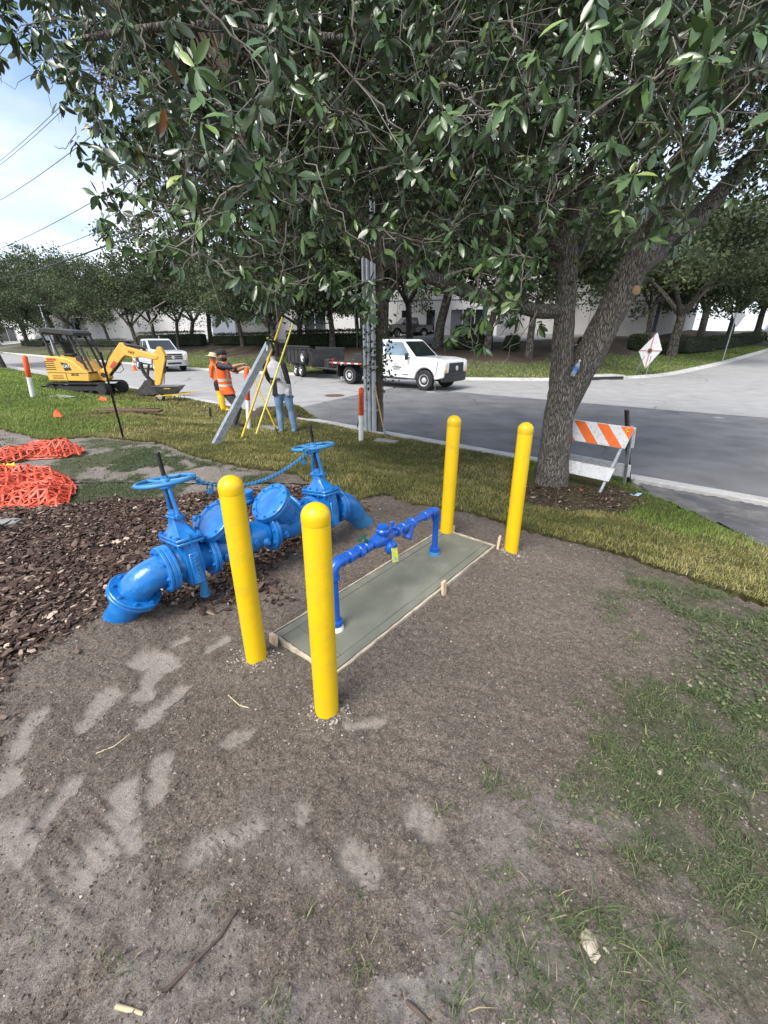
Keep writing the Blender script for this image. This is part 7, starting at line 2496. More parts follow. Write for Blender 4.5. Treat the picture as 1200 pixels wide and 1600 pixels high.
def leafy(name, lab, cat, pts, h, th, seed, nl=5200, m='far_leaf', size=(.07, .13), grp=None):
    """clipped hedge or loose shrub along a line on the ground"""
    r_ = np.random.default_rng(seed)
    P_ = [Vector(p) for p in pts]
    t_ = thing(name, lab, cat, P_[0], 0, grp)
    seg = [(P_[i + 1] - P_[i]).length for i in range(len(P_) - 1)]; tot = sum(seg)
    core = MB()
    for i in range(len(P_) - 1):
        d = P_[i + 1] - P_[i]; a_ = math.atan2(d.y, d.x)
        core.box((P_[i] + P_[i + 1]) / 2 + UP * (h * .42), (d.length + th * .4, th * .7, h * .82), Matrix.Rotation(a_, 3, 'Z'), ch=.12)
    core.build('dark_core', 'hedge_core', t_)  # near-black boxes added inside to make the leaf shell look opaque
    q = r_.random(nl) * tot
    acc = np.cumsum([0] + seg); ii = np.clip(np.searchsorted(acc, q) - 1, 0, len(seg) - 1)
    A0 = np.array([list(P_[k]) for k in ii]); A1 = np.array([list(P_[k + 1]) for k in ii])
    f_ = ((q - acc[ii]) / np.array(seg)[ii])[:, None]
    c_ = A0 + (A1 - A0) * f_
    dd = (A1 - A0)[:, :2]; dd = dd / np.linalg.norm(dd, axis=1)[:, None]; nn = np.c_[-dd[:, 1], dd[:, 0]]
    side = r_.integers(0, 3, nl)
    bumpy = .14 * (vnoise(q * 1.3, r_.random(nl) * 2, seed) - .5)
    off = np.where(side == 0, -th / 2 + bumpy, np.where(side == 1, th / 2 + bumpy, r_.uniform(-th / 2, th / 2, nl))) + r_.normal(0, .04, nl)
    z = np.where(side == 2, h + bumpy + r_.normal(0, .05, nl), r_.random(nl) ** .85 * h)
    c_[:, :2] += nn * off[:, None]; c_[:, 2] += z
    b1 = r_.normal(0, 1, (nl, 3)); b1 /= np.linalg.norm(b1, axis=1)[:, None]
    b2 = np.cross(b1, r_.normal(0, 1, (nl, 3))); b2 /= np.linalg.norm(b2, axis=1)[:, None]
    l_ = r_.uniform(*size, nl)[:, None]
    V_ = np.stack([c_, c_ + b1 * l_ * .5 + b2 * l_ * .35, c_ + b1 * l_, c_ + b1 * l_ * .5 - b2 * l_ * .35], 1)
    big_mesh('foliage', V_.reshape(-1, 3), np.arange(nl * 4).reshape(-1, 4), m, {'tone': np.repeat(np.clip(r_.normal(.42, .2, nl), 0, 1), 4)}, parent=t_, kind='stuff')
    return t_


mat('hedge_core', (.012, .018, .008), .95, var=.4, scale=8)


def fl(u, v, fdz=0): return at(u, v)


leafy('hedge', 'clipped hedge along the side road verge behind the pale oak trunk', 'hedge', [fl(1064, 553), fl(1110, 548), fl(1150, 541), fl(1185, 535)], 1.25, 1.1, 1, 9000)
leafy('hedge', 'short clipped hedge left of the pale oak trunk, behind the diamond sign', 'hedge', [fl(1026, 553), fl(1048, 553)], 1.0, 1.0, 2, 2500)
leafy('hedge', 'long dark hedge behind the dump trailer', 'hedge', [fl(455, 541), fl(510, 541), fl(570, 541), fl(600, 541)], 1.25, 1.2, 3, 8000)
leafy('hedge', 'loose hedge behind the vest worker', 'hedge', [fl(340, 539), fl(380, 539), fl(425, 540)], 1.1, 1.2, 4, 5000)
leafy('hedge', 'clipped hedge in front of the long white wall above the silver pickup', 'hedge', [fl(222, 540), fl(270, 540), fl(318, 540)], 1.5, 1.2, 5, 6000)
leafy('hedge', 'low hedge behind the excavator canopy', 'hedge', [fl(100, 541), fl(140, 541), fl(200, 541)], .9, 1.0, 6, 4000)
leafy('hedge', 'low hedge at the left before the white pickup', 'hedge', [fl(38, 541), fl(70, 541)], 1.1, 1.0, 7, 3000)
for k, (u, v, h_, lab) in enumerate(((712, 545, 1.5, 'loose leafy shrub by the office entrance, right of the dark forked oak'), (740, 546, 1.2, 'rounded shrub between the two slim oaks'), (985, 546, 1.1, 'spiky low shrub at the car park edge behind the big tree'), (905, 545, .7, 'low shrub seen through the fork of the big tree'), (790, 547, .9, 'small shrub left of the pale slim oak'), (870, 548, .8, 'small shrub behind the big trunk'))):
    p_ = fl(u, v); leafy('shrub', lab, 'shrub', [p_, p_ + Vector((h_ * .9, 0, 0))], h_, h_ * 1.0, 20 + k, 1600, size=(.09, .18))

# car park behind the bank
mat('lot_asphalt', (.15, .15, .155), .9, var=.15, scale=2, bump=.2, bscale=100, dirt=(.25, .25, .24), dscale=1.5, damt=.5)
X, Y, F = grid(-75, 75, 26, 120, 1.5)
s, l = sl(X, Y); fd = far_dist(s, l)
ok = (fd > 12.5) & (fd < 46)
F = F[ok[F].all(1)]; used_ = np.unique(F); rm = -np.ones(len(X), int); rm[used_] = np.arange(len(used_))
big_mesh('parking_lot', np.c_[X, Y, g(X, Y) + .05][used_], rm[F], 'lot_asphalt', smooth=True, kind='structure')
for k, (u, v) in enumerate(((905, 539), (917, 535), (932, 532), (742, 536), (700, 536))):
    p_ = at(u, v); a_ = p_ + Vector((NX, NY, 0)) * 2.6; b_ = p_ - Vector((NX, NY, 0)) * 2.6
    mb = MB(); w_ = Vector((NY, -NX, 0)) * .06
    mb.add([Vector((q.x, q.y, gz(q.x, q.y) + .085)) for q in (b_ - w_, b_ + w_, a_ + w_, a_ - w_)], [(0, 1, 2, 3)])
    tag(mb.build('stall_line', 'white_print', None, 0), kind='structure')

mat('wall_white', (.60, .595, .59), .8, var=.04, scale=1.2, bump=.08, bscale=60, dirt=(.58, .56, .53), dscale=.6, damt=.4)
mat('wall_grey', (.40, .388, .38), .85, var=.05, scale=1.5, bump=.1, bscale=60, dirt=(.42, .40, .38), dscale=.5, damt=.4)
mat('wall_stripe', (.10, .12, .17), .7)
mat('dark_glass', (.015, .02, .026), .1, var=.3, scale=1, spec=.7)


def building(lab, c0, dirs, lens, h, m, panel=6.0, stripes_=(), openings=(), below=2.5):
    """tilt-up building: corner c0, wall runs (direction, length); openings = (wall, along, width, z0, z1, bars)"""
    c0 = Vector(c0); t_ = thing('building', lab, 'building', c0, 0)
    P_ = [c0]
    for d, L in zip(dirs, lens):
        d = Vector((d[0], d[1], 0)).normalized(); a = P_[0]
        nrm = Vector((-d.y, d.x, 0))
        if nrm.dot(Vector((0, 0, CAM_H)) - a) < 0: nrm = -nrm
        rt = Matrix((d, nrm, UP)).transposed(); k = 0; x = 0.0
        while x < L - .01:
            w_ = min(panel, L - x)
            MB().box(a + d * (x + w_ / 2) - nrm * .15 + UP * ((h - below) / 2), (w_ - .03, .30, h + below), rt, ch=.012).build('wall_panel', m, t_)
            x += w_
        for z in stripes_: MB().box(a + d * L / 2 + nrm * .012 + UP * z, (L - .05, .03, .10), rt).build('reveal_band', 'wall_stripe', t_)
        MB().box(a + d * L / 2 - nrm * .1 + UP * (h + .06), (L, .5, .16), rt, ch=.02).build('coping', m, t_)
        for (wi, xo, ow, z0, z1, nb) in [o_ for o_ in openings if o_[0] == dirs.index((d_ := dirs[dirs.index(dirs[[i for i, q in enumerate(dirs) if (Vector((q[0], q[1], 0)).normalized() - d).length < 1e-5][0]])]))]:
            c = a + d * (xo + ow / 2) + nrm * .02 + UP * (z0 + z1) / 2
            wn_ = MB().box(c, (ow, .06, z1 - z0), rt).build('window', 'dark_glass', t_)
            mb_ = MB()
            for j in range(nb + 1): mb_.box(c + d * (-ow / 2 + ow * j / nb) + nrm * .045, (.09, .05, z1 - z0 + .08), rt)
            for zz in (z0, z1): mb_.box(c + UP * (zz - (z0 + z1) / 2) + nrm * .06, (ow + .09, .05, .09), rt)
            tag(mb_.build('window_frame', 'wall_stripe' if nb > 3 else m, wn_), kind='stuff')
    return t_


tv, nv_ = (-.7637, .6456), (.6456, .7637)
building('grey white warehouse with blue barred window, seen behind the fork of the big tree', aty(1013, 521, 50), [tv, nv_], [46, 40], 8.2, 'wall_grey', 6.5, (3.3, 4.55), [(1, 1.6, 1.9, .15, 3.3, 4)])
building('white office building with dark windows behind the truck and the forked oak', aty(775, 527, 52), [(-.97, .24), (.5, .87)], [34, 18], 7.0, 'wall_white', 5.2, (4.0,), [(0, 1.2, 4.2, .1, 3.0, 3), (0, 7.2, 1.1, .3, 3.0, 1), (0, 10.2, 1.1, .3, 3.0, 1), (0, 15.5, 1.1, .3, 3.0, 1), (0, 21, 3.0, .3, 3.0, 2), (0, 28, 1.2, .3, 3.0, 1)])
building('long white warehouse wall with a dark loading door, far left behind the excavator', aty(335, 531, 74), [(-.93, .36), (.4, .9)], [46, 12], 7.4, 'wall_white', 8.0, (), [(0, 30.0, 6.2, .2, 3.8, 2)])
building('pale low building seen far left under the oaks', aty(60, 536, 96), [(-.95, .3), (.4, .9)], [40, 12], 5.4, 'wall_white', 8.0, (), [(0, 6, 5, .3, 3.2, 2)])

# light pole on the left
p_ = Vector((aty(80, 532, 60).x, 60, 0)); p_.z = gz(p_.x, p_.y)
q_ = aty(62, 478, 60); t = thing('light_pole', 'slim leaning grey light pole behind the excavator canopy', 'light pole', p_)
MB().cyl(p_ - UP * .3, q_, .12, .08, n=10).build('pole', 'conduit_grey', t)
MB().box(q_ + Vector((.3, 0, .05)), (.9, .25, .14), ch=.03).build('lamp_head', 'conduit_grey', t)

# overhead wires from the utility pole to the left
pb = at(591, 676)
for k, (za, ul, vl, r_, lab) in enumerate(((9.35, -15, 249, .012, 'highest thin overhead wire crossing the sky at the left'), (9.20, -15, 255, .012, 'thin overhead wire close under the highest one'), (8.05, -15, 309, .014, 'middle overhead wire across the open sky'), (6.6, -15, 383, .014, 'lower thin overhead wire above the far trees'),
                               (5.15, -15, 430, .032, 'thick black overhead cable, lowest over the far trees'), (5.6, -15, 410, .012, 'thin overhead wire just above the thick black cable'))):
    a = Vector((pb.x, pb.y, gz(pb.x, pb.y) + za + .45)); b_ = aty(ul, vl, 39.0)
    e_ = a + (b_ - a) * 1.35
    pts = []
    for j in range(25):
        t_ = j / 24; q_ = a.lerp(e_, t_); q_.z -= .55 * 4 * t_ * (1 - t_); pts.append(q_)
    o = MB().tube(pts, r_, 6).build('overhead_wire', 'dark_ink', None, 60)
    tag(o, lab, 'wire', 'overhead wires')
# ================================================================== DRIVEWAY, TURF, MULCH, WEEDS
# dark driveway apron on our side of the kerb, at the right
AP = [tuple(xy(-.165, sl(*W2(985, 764))[1])), W2(1010, 776), W2(1050, 790), W2(1100, 812), W2(1150, 836), W2(1192, 858), (4.6, 2.0), (9.0, -1.0), tuple(xy(-.165, 11))]
X, Y, F = grid(2.8, 9.5, -1.5, 6.8, .07)
pd = polydist(X, Y, AP) + (fbm(X * 6, Y * 6, 3, 81) - .5) * .10
sS, _ = sl(X, Y)
ok = (pd > 0) & (sS < -.155)
F = F[ok[F].all(1)]; used_ = np.unique(F); rm = -np.ones(len(X), int); rm[used_] = np.arange(len(used_))
big_mesh('driveway', np.c_[X, Y, g(X, Y) + .018 + .02 * smooth(pd / .3)][used_], rm[F], 'asphalt_drive', smooth=True, kind='structure')
gb = np.random.default_rng(77)
attr_mat('turf_blade', [(0, (.080, .098, .026)), (.35, (.165, .175, .048)), (.62, (.285, .265, .085)), (.85, (.42, .365, .15)), (1.0, (.50, .43, .22))], rough=.6, spec=.25, trans=.25)
attr_mat('lawn_blade', [(0, (.085, .140, .026)), (.5, (.18, .265, .048)), (.85, (.28, .34, .085)), (1.0, (.36, .33, .13))], rough=.6, spec=.25, trans=.25)
attr_mat('weed_blade', [(0, (.042, .064, .028)), (.5, (.098, .132, .056)), (.85, (.20, .225, .105)), (1.0, (.40, .35, .19))], rough=.6, spec=.25, trans=.25)
attr_mat('chip', [(0, (.020, .012, .009)), (.4, (.062, .039, .030)), (.7, (.145, .100, .078)), (.9, (.27, .205, .16)), (1.0, (.45, .36, .28))], rough=.85, spec=.2)
attr_mat('crumb', [(0, (.070, .057, .048)), (.6, (.165, .14, .12)), (.9, (.30, .265, .23)), (1.0, (.46, .43, .39))], rough=.95, spec=.1)


def blades(name, x, y, z, h, w, lean, tone, m, dirn=None):
    n_ = len(x)
    a = gb.random(n_) * 6.283 if dirn is None else dirn
    lx, ly = np.cos(a), np.sin(a)
    b_ = a + 1.2 + gb.random(n_)
    sx, sy = np.cos(b_) * w * .5, np.sin(b_) * w * .5
    p0 = np.c_[x, y, z - .006]
    sd = np.c_[sx, sy, np.zeros(n_)]
    md = np.c_[x + lx * lean * h * .38, y + ly * lean * h * .38, z + h * (.62 - .12 * lean)]
    tp = np.c_[x + lx * lean * h, y + ly * lean * h, z + h * np.clip(1.0 - .45 * lean, .12, 1)]
    V_ = np.stack([p0 - sd, p0 + sd, md + sd * .8, md - sd * .8, tp], 1)
    F_ = np.array([(0, 1, 2), (0, 2, 3), (3, 2, 4)])
    Ff_ = (F_[None] + (np.arange(n_) * 5)[:, None, None]).reshape(-1, 3)
    return tag(big_mesh(name, V_.reshape(-1, 3), Ff_, m, {'tone': np.repeat(tone, 5)}), kind='stuff')


def scatter(x0, x1, y0, y1, dens, poly=None, mind=0.0):
    n_ = int((x1 - x0) * (y1 - y0) * dens)
    x = gb.uniform(x0, x1, n_); y = gb.uniform(y0, y1, n_)
    k = np.abs(x) < 1.0 * y + 1.2
    if poly is not None: k &= inpoly(x, y, poly)
    return x[k], y[k]


parts = []
hole = [tuple(at(350, 648)[:2]), tuple(at(440, 655)[:2])]
for (y0, y1, dens, hh, ww) in ((1.4, 4.6, 3600, .042, .0046), (4.6, 7.5, 2300, .048, .0066), (7.5, 12, 1150, .055, .010), (12, 21, 360, .065, .018), (21, 37, 110, .09, .035)):
    x, y = scatter(-36 if y1 > 20 else -y1 * 1.05 - 1, 4.6, y0, y1, dens, SOD)
    s, l = sl(x, y)
    bedd = polydist(x, y, BED) + (fbm(x * 4, y * 4, 3, 6) - .5) * .3
    apr = polydist(x, y, AP)
    edge_ = polydist(x, y, SOD) + (fbm(x * 5, y * 5, 3, 61) - .5) * .10
    trunk_d = np.hypot(x - TB.x, y - TB.y)
    rollv = (s * 1.0) % .44; rollu = (l + np.floor(s / .44) * .67) % 1.5
    seam = ((rollv < .016) | (rollu < .02)) & (y < 8)
    thin = fbm(x * 2.6, y * 2.6, 3, 91)
    k = (bedd < -.02) & (apr < .0) & (s < -.17) & ~(seam & (gb.random(len(x)) < .8)) & (edge_ > -.005) & (gb.random(len(x)) < .45 + thin * 1.1) & (trunk_d > .42)
    x, y, s, l = x[k], y[k], s[k], l[k]
    parts.append((x, y, s, l, np.full(len(x), hh), np.full(len(x), ww)))
x, y, s, l, hh, ww = [np.concatenate([p[i] for p in parts]) for i in range(6)]
n_ = len(x)
patch = fbm(x * 1.1, y * 1.1, 3, 93); fine = fbm(x * 4.5, y * 4.5, 3, 95)
tone = .50 + (patch - .5) * .9 + (fine - .5) * .55 + gb.normal(0, .16, n_)
z = g(x, y) + .030 + (fbm(x * 3, y * 3, 3, 63) - .5) * .035
hgt = hh * gb.uniform(.55, 1.35, n_) * (.7 + fine * .6)
# old lawn, greener, far left and along the right hand edge by the driveway
green = np.maximum(smooth((-x - 4.2 - (y - 7) * .55 + (fbm(x * .6, y * .6, 3, 97) - .5) * 5) / 1.6), smooth((x - 2.75 - (4.6 - y) * .25) / .35) * smooth((y - 3.3) / .8))
isg = gb.random(n_) < green
blades('sod_grass', x[~isg], y[~isg], z[~isg], hgt[~isg], ww[~isg] * gb.uniform(.7, 1.3, (~isg).sum()), gb.uniform(.3, 1.5, (~isg).sum()), np.clip(tone[~isg], 0, 1), 'turf_blade')
blades('lawn_grass', x[isg], y[isg], z[isg], hgt[isg] * 1.15, ww[isg], gb.uniform(.2, 1.2, isg.sum()), np.clip(tone[isg] * .9 + .02, 0, 1), 'lawn_blade')
# lawn across the road
x = gb.uniform(-60, 45, 420000); y = gb.uniform(20, 75, 420000)
s, l = sl(x, y); fd = far_dist(s, l)
k = (s > 3) & (fd > .22) & (fd < 12) & (np.abs(x) < y * 1.0 + 2)
x, y, s, l, fd = x[k], y[k], s[k], l[k], fd[k]
bedn = (fbm(x * .5, y * .5, 3, 71) - .5) * 5
k = gb.random(len(x)) < 1 - smooth((fd - 5.5 + bedn) / 1.2)
x, y, fd = x[k], y[k], fd[k]; n_ = len(x)
tone = .48 + (fbm(x * .35, y * .35, 3, 99) - .5) * 1.1 + gb.normal(0, .12, n_)
tone = np.where(x > -6, tone + .16, tone)
blades('far_lawn_grass', x, y, g(x, y) - .01, gb.uniform(.05, .10, n_), gb.uniform(.03, .06, n_), gb.uniform(.3, 1.4, n_), np.clip(tone, 0, 1), 'lawn_blade')

# weeds and moss on the bare soil near us
x, y = scatter(-.2, 3.2, .3, 2.6, 26000)
_, A, sdd, mul, wd = soil_layers(x, y)
clump = fbm(x * 6.5, y * 6.5, 3, 101)
k = (sdd < -.02) & (gb.random(len(x)) < np.clip(wd * 1.3, 0, 1) * smooth((clump - .45) * 7) * .5) & (A['sand'] < .45)
x, y = x[k], y[k]; zz, _, _, _, _ = soil_layers(x, y); n_ = len(x)
right = smooth((x - 1.55) / .5)
blades('weeds', x, y, g(x, y) + zz, gb.uniform(.012, .050, n_) * (1 + right * .7), gb.uniform(.0018, .0046, n_), gb.uniform(.5, 2.4, n_), np.clip(gb.normal(.48, .2, n_) + right * .06, 0, 1), 'weed_blade')
x, y = scatter(-3.9, .3, 3.0, 6.6, 5200)
_, A, sdd, mul, _ = soil_layers(x, y)
k = (sdd < -.03) & (gb.random(len(x)) < np.clip(A['moss'] * 1.7, 0, 1) * (A['bark'] < .2))
x, y = x[k], y[k]; zz, _, _, _, _ = soil_layers(x, y); n_ = len(x)
blades('old_grass', x, y, g(x, y) + zz, gb.uniform(.015, .04, n_), gb.uniform(.004, .007, n_), gb.uniform(.4, 2.0, n_), np.clip(gb.normal(.35, .2, n_), 0, 1), 'weed_blade')
x, y = scatter(-8.5, -3.6, 4.0, 8.2, 1500)
_, A, sdd, mul, _ = soil_layers(x, y)
k = (sdd < -.03) & (gb.random(len(x)) < np.clip(A['moss'] * 1.6, 0, 1))
x, y = x[k], y[k]; n_ = len(x)
blades('old_grass', x, y, g(x, y) - .01, gb.uniform(.02, .05, n_), gb.uniform(.006, .011, n_), gb.uniform(.4, 2.0, n_), np.clip(gb.normal(.40, .2, n_), 0, 1), 'weed_blade')
# broad leaved seedlings among the weeds: small rounded leaves
x, y = scatter(-.1, 3.0, .4, 2.5, 4200)
_, A, sdd, mul, wd = soil_layers(x, y)
cl2 = fbm(x * 4.2, y * 4.2, 3, 103)
k = (sdd < -.05) & (gb.random(len(x)) < np.clip(wd * 1.2, 0, 1) * smooth((cl2 - .50) * 8) * .6)
x, y = x[k], y[k]; zz, _, _, _, _ = soil_layers(x, y); n_ = len(x)
c_ = np.c_[x, y, g(x, y) + zz + gb.uniform(.006, .030, n_)]
aa = gb.random(n_) * 6.283; d1 = np.c_[np.cos(aa), np.sin(aa), gb.uniform(-.1, .5, n_)]; d1 /= np.linalg.norm(d1, axis=1)[:, None]
d2 = np.cross(d1, np.c_[gb.normal(0, .35, n_), gb.normal(0, .35, n_), np.ones(n_)]); d2 /= np.linalg.norm(d2, axis=1)[:, None]
L_ = gb.uniform(.010, .022, n_)[:, None]
V_ = np.stack([c_, c_ + d1 * L_ * .35 + d2 * L_ * .36, c_ + d1 * L_ * .8 + d2 * L_ * .28, c_ + d1 * L_, c_ + d1 * L_ * .8 - d2 * L_ * .28, c_ + d1 * L_ * .35 - d2 * L_ * .36], 1)
Fq = (np.array([(0, 1, 2, 3), (0, 3, 4, 5)])[None] + (np.arange(n_) * 6)[:, None, None]).reshape(-1, 4)
tag(big_mesh('seedlings', V_.reshape(-1, 3), Fq, 'weed_blade', {'tone': np.repeat(np.clip(gb.normal(.5, .18, n_), 0, .9), 6)}), kind='stuff')
# single tufts one could point at
TUFTS = [(768, 1222, 60, .075), (826, 1248, 34, .05), (790, 1372, 40, .05), (745, 1452, 60, .08), (570, 1505, 30, .07), (940, 1170, 46, .06), (905, 1100, 36, .06), (1000, 1000, 40, .06), (1030, 930, 36, .06), (890, 1440, 50, .09), (950, 1450, 40, .08), (685, 1275, 12, .06), (1045, 1500, 44, .09), (482, 1440, 10, .05), (430, 1590, 18, .06), (560, 1420, 14, .05),
         (660, 1340, 10, .05), (60, 1465, 16, .04), (180, 1520, 16, .06), (250, 1330, 8, .04), (1090, 1090, 60, .06), (985, 1345, 30, .07), (335, 1400, 6, .05), (720, 1570, 30, .07), (850, 1320, 30, .06)]
for (u, v, n_, h_) in TUFTS:
    p_ = atz(u, v, 0); z0 = ground_z(p_.x, p_.y)
    x = p_.x + gb.normal(0, .028, n_); y = p_.y + gb.normal(0, .022, n_)
    o = blades('grass_tuft', x, y, np.full(n_, z0), gb.uniform(.3, 1.2, n_) * h_ * .85, gb.uniform(.0022, .0042, n_), gb.uniform(.4, 2.2, n_), np.clip(gb.normal(.55, .2, n_), 0, 1), 'weed_blade')
# bark mulch
x, y = scatter(-3.9, .2, 1.2, 4.6, 3000)
d = polydist(x, y, MULCH) + (fbm(x * 3, y * 3, 3, 5) - .5) * .35
k = d > gb.normal(-.03, .07, len(x))
x2, y2 = scatter(1.2, 3.5, 4.0, 5.8, 2000)
d2_ = polydist(x2, y2, BED) + (fbm(x2 * 4, y2 * 4, 3, 6) - .5) * .3
k2 = (d2_ > gb.normal(0, .05, len(x2))) & (np.hypot(x2 - TB.x, y2 - TB.y) > .24)
x = np.r_[x[k], x2[k2]]; y = np.r_[y[k], y2[k2]]; small = np.r_[np.zeros(k.sum()), np.ones(k2.sum())]
n_ = len(x)
zz, A, _, _, _ = soil_layers(x, y)
z = g(x, y) + np.where(small > 0, .02, zz) + gb.uniform(.0, .022, n_)
L_ = np.exp(gb.normal(-3.52, .48, n_)) * np.where(small > 0, .8, 1.0); W_ = L_ * gb.uniform(.22, .62, n_); T_ = gb.uniform(.002, .006, n_)
a = gb.random(n_) * 6.283
tx = gb.normal(0, .28, n_); ty = gb.normal(0, .28, n_)
ex_ = np.c_[np.cos(a), np.sin(a), tx]; ex_ /= np.linalg.norm(ex_, axis=1)[:, None]
ey_ = np.c_[-np.sin(a), np.cos(a), ty]; ey_ -= ex_ * (ex_ * ey_).sum(1)[:, None]; ey_ /= np.linalg.norm(ey_, axis=1)[:, None]
ez_ = np.cross(ex_, ey_)
oc = np.array([(-1, -.35), (-.6, -1), (.55, -.9), (1, .2), (.5, 1), (-.7, .8)])
V_ = []
for top in (0, 1):
    for (p_, q_) in oc:
        jx = p_ * (1 + gb.normal(0, .18, n_)); jy = q_ * (1 + gb.normal(0, .22, n_))
        V_.append(np.c_[x, y, z] + ex_ * (jx * L_ * .5)[:, None] + ey_ * (jy * W_ * .5)[:, None] + ez_ * ((top * T_) + .10 * L_ * (jx * jx - .5) * .5)[:, None])
V_ = np.stack(V_, 1)
Ft = [(6, 7, 8, 9), (6, 9, 10, 11)] + [(q, (q + 1) % 6, 6 + (q + 1) % 6, 6 + q) for q in range(6)]
Fq = (np.array(Ft)[None] + (np.arange(n_) * 12)[:, None, None]).reshape(-1, 4)
tone = np.clip(gb.normal(.44, .21, n_) + (gb.random(n_) < .07) * .35 - small * .06, 0, 1)
tag(big_mesh('bark_mulch', V_.reshape(-1, 3), Fq, 'chip', {'tone': np.repeat(tone, 12)}), kind='stuff')
# crumbs of soil, shell and concrete
x, y = scatter(-2.6, 2.9, .35, 4.0, 5200)
_, A, sdd, mul, _ = soil_layers(x, y)
padd = polydist(x, y, SLAB)
k = (sdd < 0) & (padd < -.01) & (A['bark'] < .5) & (gb.random(len(x)) < (1 - A['dry']) * np.clip(1.25 - y * .18, .25, 1))
x, y = x[k], y[k]
sizes = np.minimum(np.exp(gb.normal(-6.0, .5, len(x))), .006); tones = np.clip(gb.normal(.42, .27, len(x)), 0, .86); tones = np.where(gb.random(len(x)) < .010, .97, tones)
xb, yb = scatter(-1.6, 1.8, .3, 1.5, 900)
_, A, sdd, mul, _ = soil_layers(xb, yb)
k = (sdd < 0) & (gb.random(len(xb)) < (1 - A['dry']) * .8)
x = np.r_[x, xb[k]]; y = np.r_[y, yb[k]]; sizes = np.r_[sizes, np.minimum(np.exp(gb.normal(-5.5, .3, k.sum())), .0062)]; tones = np.r_[tones, np.clip(gb.normal(.55, .12, k.sum()), 0, .86)]
# spilt cement round the bollards
for (u, v, nn, r_) in ((402, 1033, 300, .085), (511, 1115, 160, .075), (798, 861, 220, .085), (697, 836, 90, .08)):
    p_ = atz(u, v, 0); an = gb.random(nn) * 6.283; rr_ = .058 + np.abs(gb.normal(0, r_ * .5, nn))
    x = np.r_[x, p_.x + np.cos(an) * rr_]; y = np.r_[y, p_.y + np.sin(an) * rr_]; sizes = np.r_[sizes, np.exp(gb.normal(-5.6, .4, nn))]; tones = np.r_[tones, np.clip(gb.normal(.9, .1, nn), 0, 1)]
zz, _, _, _, _ = soil_layers(x, y); n_ = len(x)
c_ = np.c_[x, y, g(x, y) + zz + sizes * .25]
OCT = np.array([(1, 0, 0), (-1, 0, 0), (0, 1, 0), (0, -1, 0), (0, 0, .7), (0, 0, -.7)], float)
V_ = c_[:, None, :] + OCT[None] * sizes[:, None, None] * gb.uniform(.6, 1.4, (n_, 6, 1)) + gb.normal(0, .30, (n_, 6, 3)) * sizes[:, None, None]
Fo = np.array([(0, 2, 4), (2, 1, 4), (1, 3, 4), (3, 0, 4), (2, 0, 5), (1, 2, 5), (3, 1, 5), (0, 3, 5)])
tag(big_mesh('soil_crumbs', V_.reshape(-1, 3), (Fo[None] + (np.arange(n_) * 6)[:, None, None]).reshape(-1, 3), 'crumb', {'tone': np.repeat(tones, 6)}), kind='stuff')

# sticks, stones and straws one could pick up
mat('stick_bark', (.075, .055, .042), .9, var=.3, scale=30)
mat('stick_pale', (.46, .38, .24), .8, var=.2, scale=20)
mat('pebble', (.36, .31, .25), .85, var=.15, scale=30, bump=.3, bscale=90)
for (pts, r_, m, lab) in ((((230, 1588), (290, 1530), (345, 1470), (372, 1432)), .006, 'stick_bark', 'long thin dark stick lying on the soil near the bottom edge'), (((185, 1578), (205, 1585), (228, 1592)), .0065, 'stick_pale', 'short pale peeled stick at the bottom edge'), (((152, 1182), (180, 1172), (205, 1152)), .003, 'stick_pale', 'forked pale straw on the soil below the footprints'),
                           (((357, 1088), (375, 1105), (402, 1112)), .0028, 'stick_pale', 'curved pale twig on the soil left of the nearest bollard'), (((500, 1432), (545, 1400), (580, 1380)), .002, 'stick_bark', 'thin dark stem on the soil near the bottom centre'), (((625, 1560), (650, 1580), (672, 1600)), .006, 'stick_bark', 'dark broken twig at the bottom edge, right of the middle'),
                           (((560, 920), (500, 905), (455, 895)), .0, '', '')):
    if not m: continue
    P_ = []
    for (u, v) in pts: q = atz(u, v, 0); P_.append((q.x, q.y, ground_z(q.x, q.y) + r_ * .8))
    tag(MB().tube(P_, [r_, r_ * .95] + [r_ * .7] * (len(P_) - 2), 7).build('stick', m, None, 60), lab, 'stick')
for (u, v, r_, sc_, lab) in ((1028, 1214, .013, (1, .8, .7), 'pale pebble among the weeds at the right'), (922, 1478, .034, (1.1, .8, .28), 'flat pale broken stone among the weeds near the bottom'), (945, 1488, .012, (1, .7, .5), 'small pale chip of stone beside the flat broken stone'), (1076, 1076, .013, (1.1, .8, .6), 'rounded pale pebble near the turf at the right'), (20, 985, .03, (1.3, .7, .5), 'grey lump of stone on the mulch at the left')):
    q = atz(u, v, 0); mb = MB(); mb.ball((q.x, q.y, ground_z(q.x, q.y) + r_ * sc_[2] * .5), r_, 9, 6, sc_, Matrix.Rotation(u, 3, 'Z'))
    mb.v = [tuple(np.array(p_) + gb.normal(0, r_ * .09, 3)) for p_ in mb.v]
    tag(mb.build('pebble', 'pebble', None, 25), lab, 'stone')

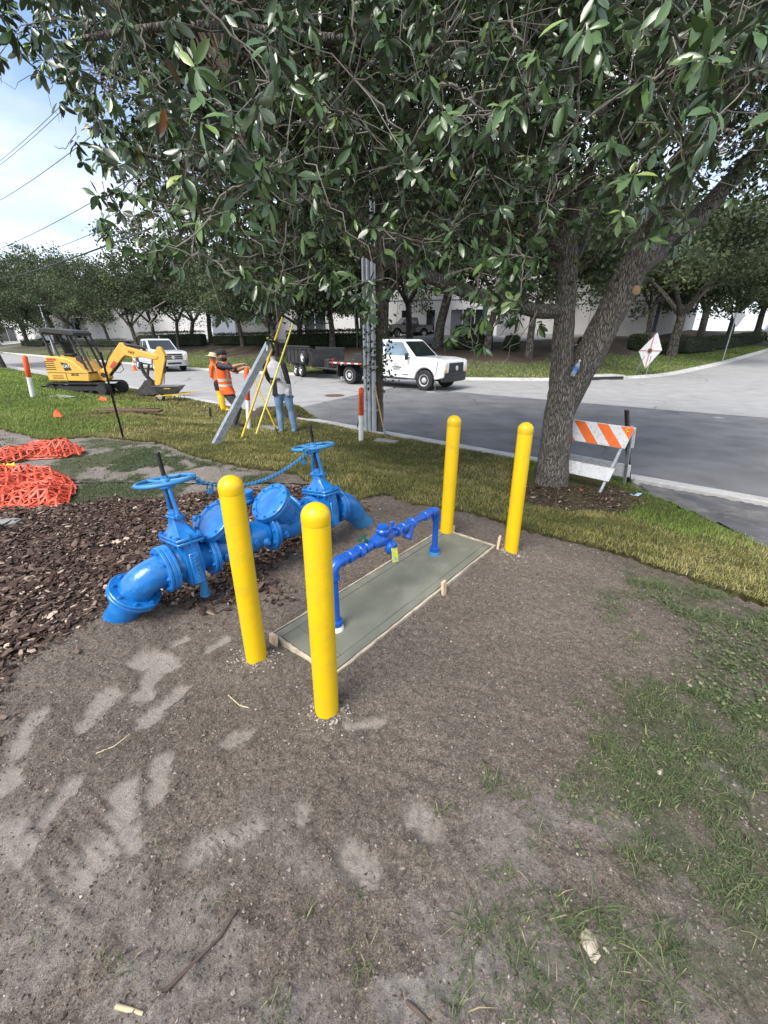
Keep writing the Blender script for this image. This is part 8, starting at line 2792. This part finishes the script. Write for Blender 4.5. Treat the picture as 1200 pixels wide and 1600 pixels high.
# dug turf and soil heaped between the workers
P0, P1 = at(398, 655), at(478, 652)
mat('dug_soil', (.045, .034, .025), .95, var=.4, scale=14, bump=.8, bscale=40)
X, Y, F = grid(min(P0.x, P1.x) - .5, max(P0.x, P1.x) + .6, P0.y - .6, P0.y + 1.6, .06)
cx, cy = (P0.x + P1.x) / 2, P0.y + .35
e_ = np.hypot((X - cx) / 1.05, (Y - cy) / .6)
hh = .34 * smooth((1.1 - e_) / .9) * (.5 + fbm(X * 2.5, Y * 2.5, 3, 111)) + (fbm(X * 9, Y * 9, 3, 112) - .5) * .12 * smooth((1.15 - e_) * 3)
ok = e_ < 1.15; F = F[ok[F].all(1)]; us = np.unique(F); rm = -np.ones(len(X), int); rm[us] = np.arange(len(us))
heap = thing('turf_heap', 'heap of dug soil and torn turf behind the man in jeans', 'soil heap', (cx, cy, gz(cx, cy)))
big_mesh('soil', np.c_[X, Y, g(X, Y) + hh - .01][us], rm[F], 'dug_soil', smooth=False, parent=heap)
n_ = 9000
x = gb.normal(cx, .55, n_); y = gb.normal(cy, .34, n_); e_ = np.hypot((x - cx) / 1.05, (y - cy) / .6)
k = (e_ < 1.1) & (fbm(x * 2.2, y * 2.2, 2, 113) > .44); x, y, e_ = x[k], y[k], e_[k]; n_ = len(x)
hz = .34 * smooth((1.1 - e_) / .9) * (.5 + fbm(x * 2.5, y * 2.5, 3, 111)) + (fbm(x * 9, y * 9, 3, 112) - .5) * .12 * smooth((1.15 - e_) * 3)
o = blades('torn_turf', x, y, g(x, y) + hz - .01, gb.uniform(.04, .09, n_), gb.uniform(.008, .014, n_), gb.uniform(.5, 2, n_), np.clip(gb.normal(.5, .2, n_), 0, 1), 'turf_blade')
o.parent = heap; o.matrix_parent_inverse = abs_base(heap)

# vine on the utility pole and conduits
pb = at(591, 676); n_ = 520
h_ = np.concatenate([gb.normal(1.55, .25, 200), gb.normal(2.2, .3, 200), gb.uniform(.8, 3.2, 120)])
an = gb.random(n_) * 6.283; rr_ = .13 + np.abs(gb.normal(0, .16, n_))
c_ = np.c_[pb.x + np.cos(an) * rr_, pb.y - .1 + np.sin(an) * rr_ * .7, pb.z + h_]
d1 = gb.normal(0, 1, (n_, 3)); d1[:, 2] -= .6; d1 /= np.linalg.norm(d1, axis=1)[:, None]
d2 = np.cross(d1, gb.normal(0, 1, (n_, 3))); d2 /= np.linalg.norm(d2, axis=1)[:, None]
L_ = gb.uniform(.06, .11, n_)[:, None]
V_ = np.stack([c_, c_ + d1 * L_ * .45 + d2 * L_ * .3, c_ + d1 * L_, c_ + d1 * L_ * .45 - d2 * L_ * .3], 1)
vine = thing('vine', 'leafy vine climbing the utility pole and its conduits', 'vine', pb)
tag(big_mesh('vine_leaves', V_.reshape(-1, 3), np.arange(n_ * 4).reshape(-1, 4), 'small_leaf', {'tone': np.repeat(np.clip(gb.normal(.4, .15, n_), 0, 1), 4)}, parent=vine), kind='stuff')
mb = MB()
for k in range(5):
    ph = k * 1.3
    mb.tube([pb + Vector((math.cos(ph + j * .5) * .13, math.sin(ph + j * .5) * .13 - .02, j * .22)) for j in range(15)], .006, 5)
mb.build('stem', 'stick_bark', vine)
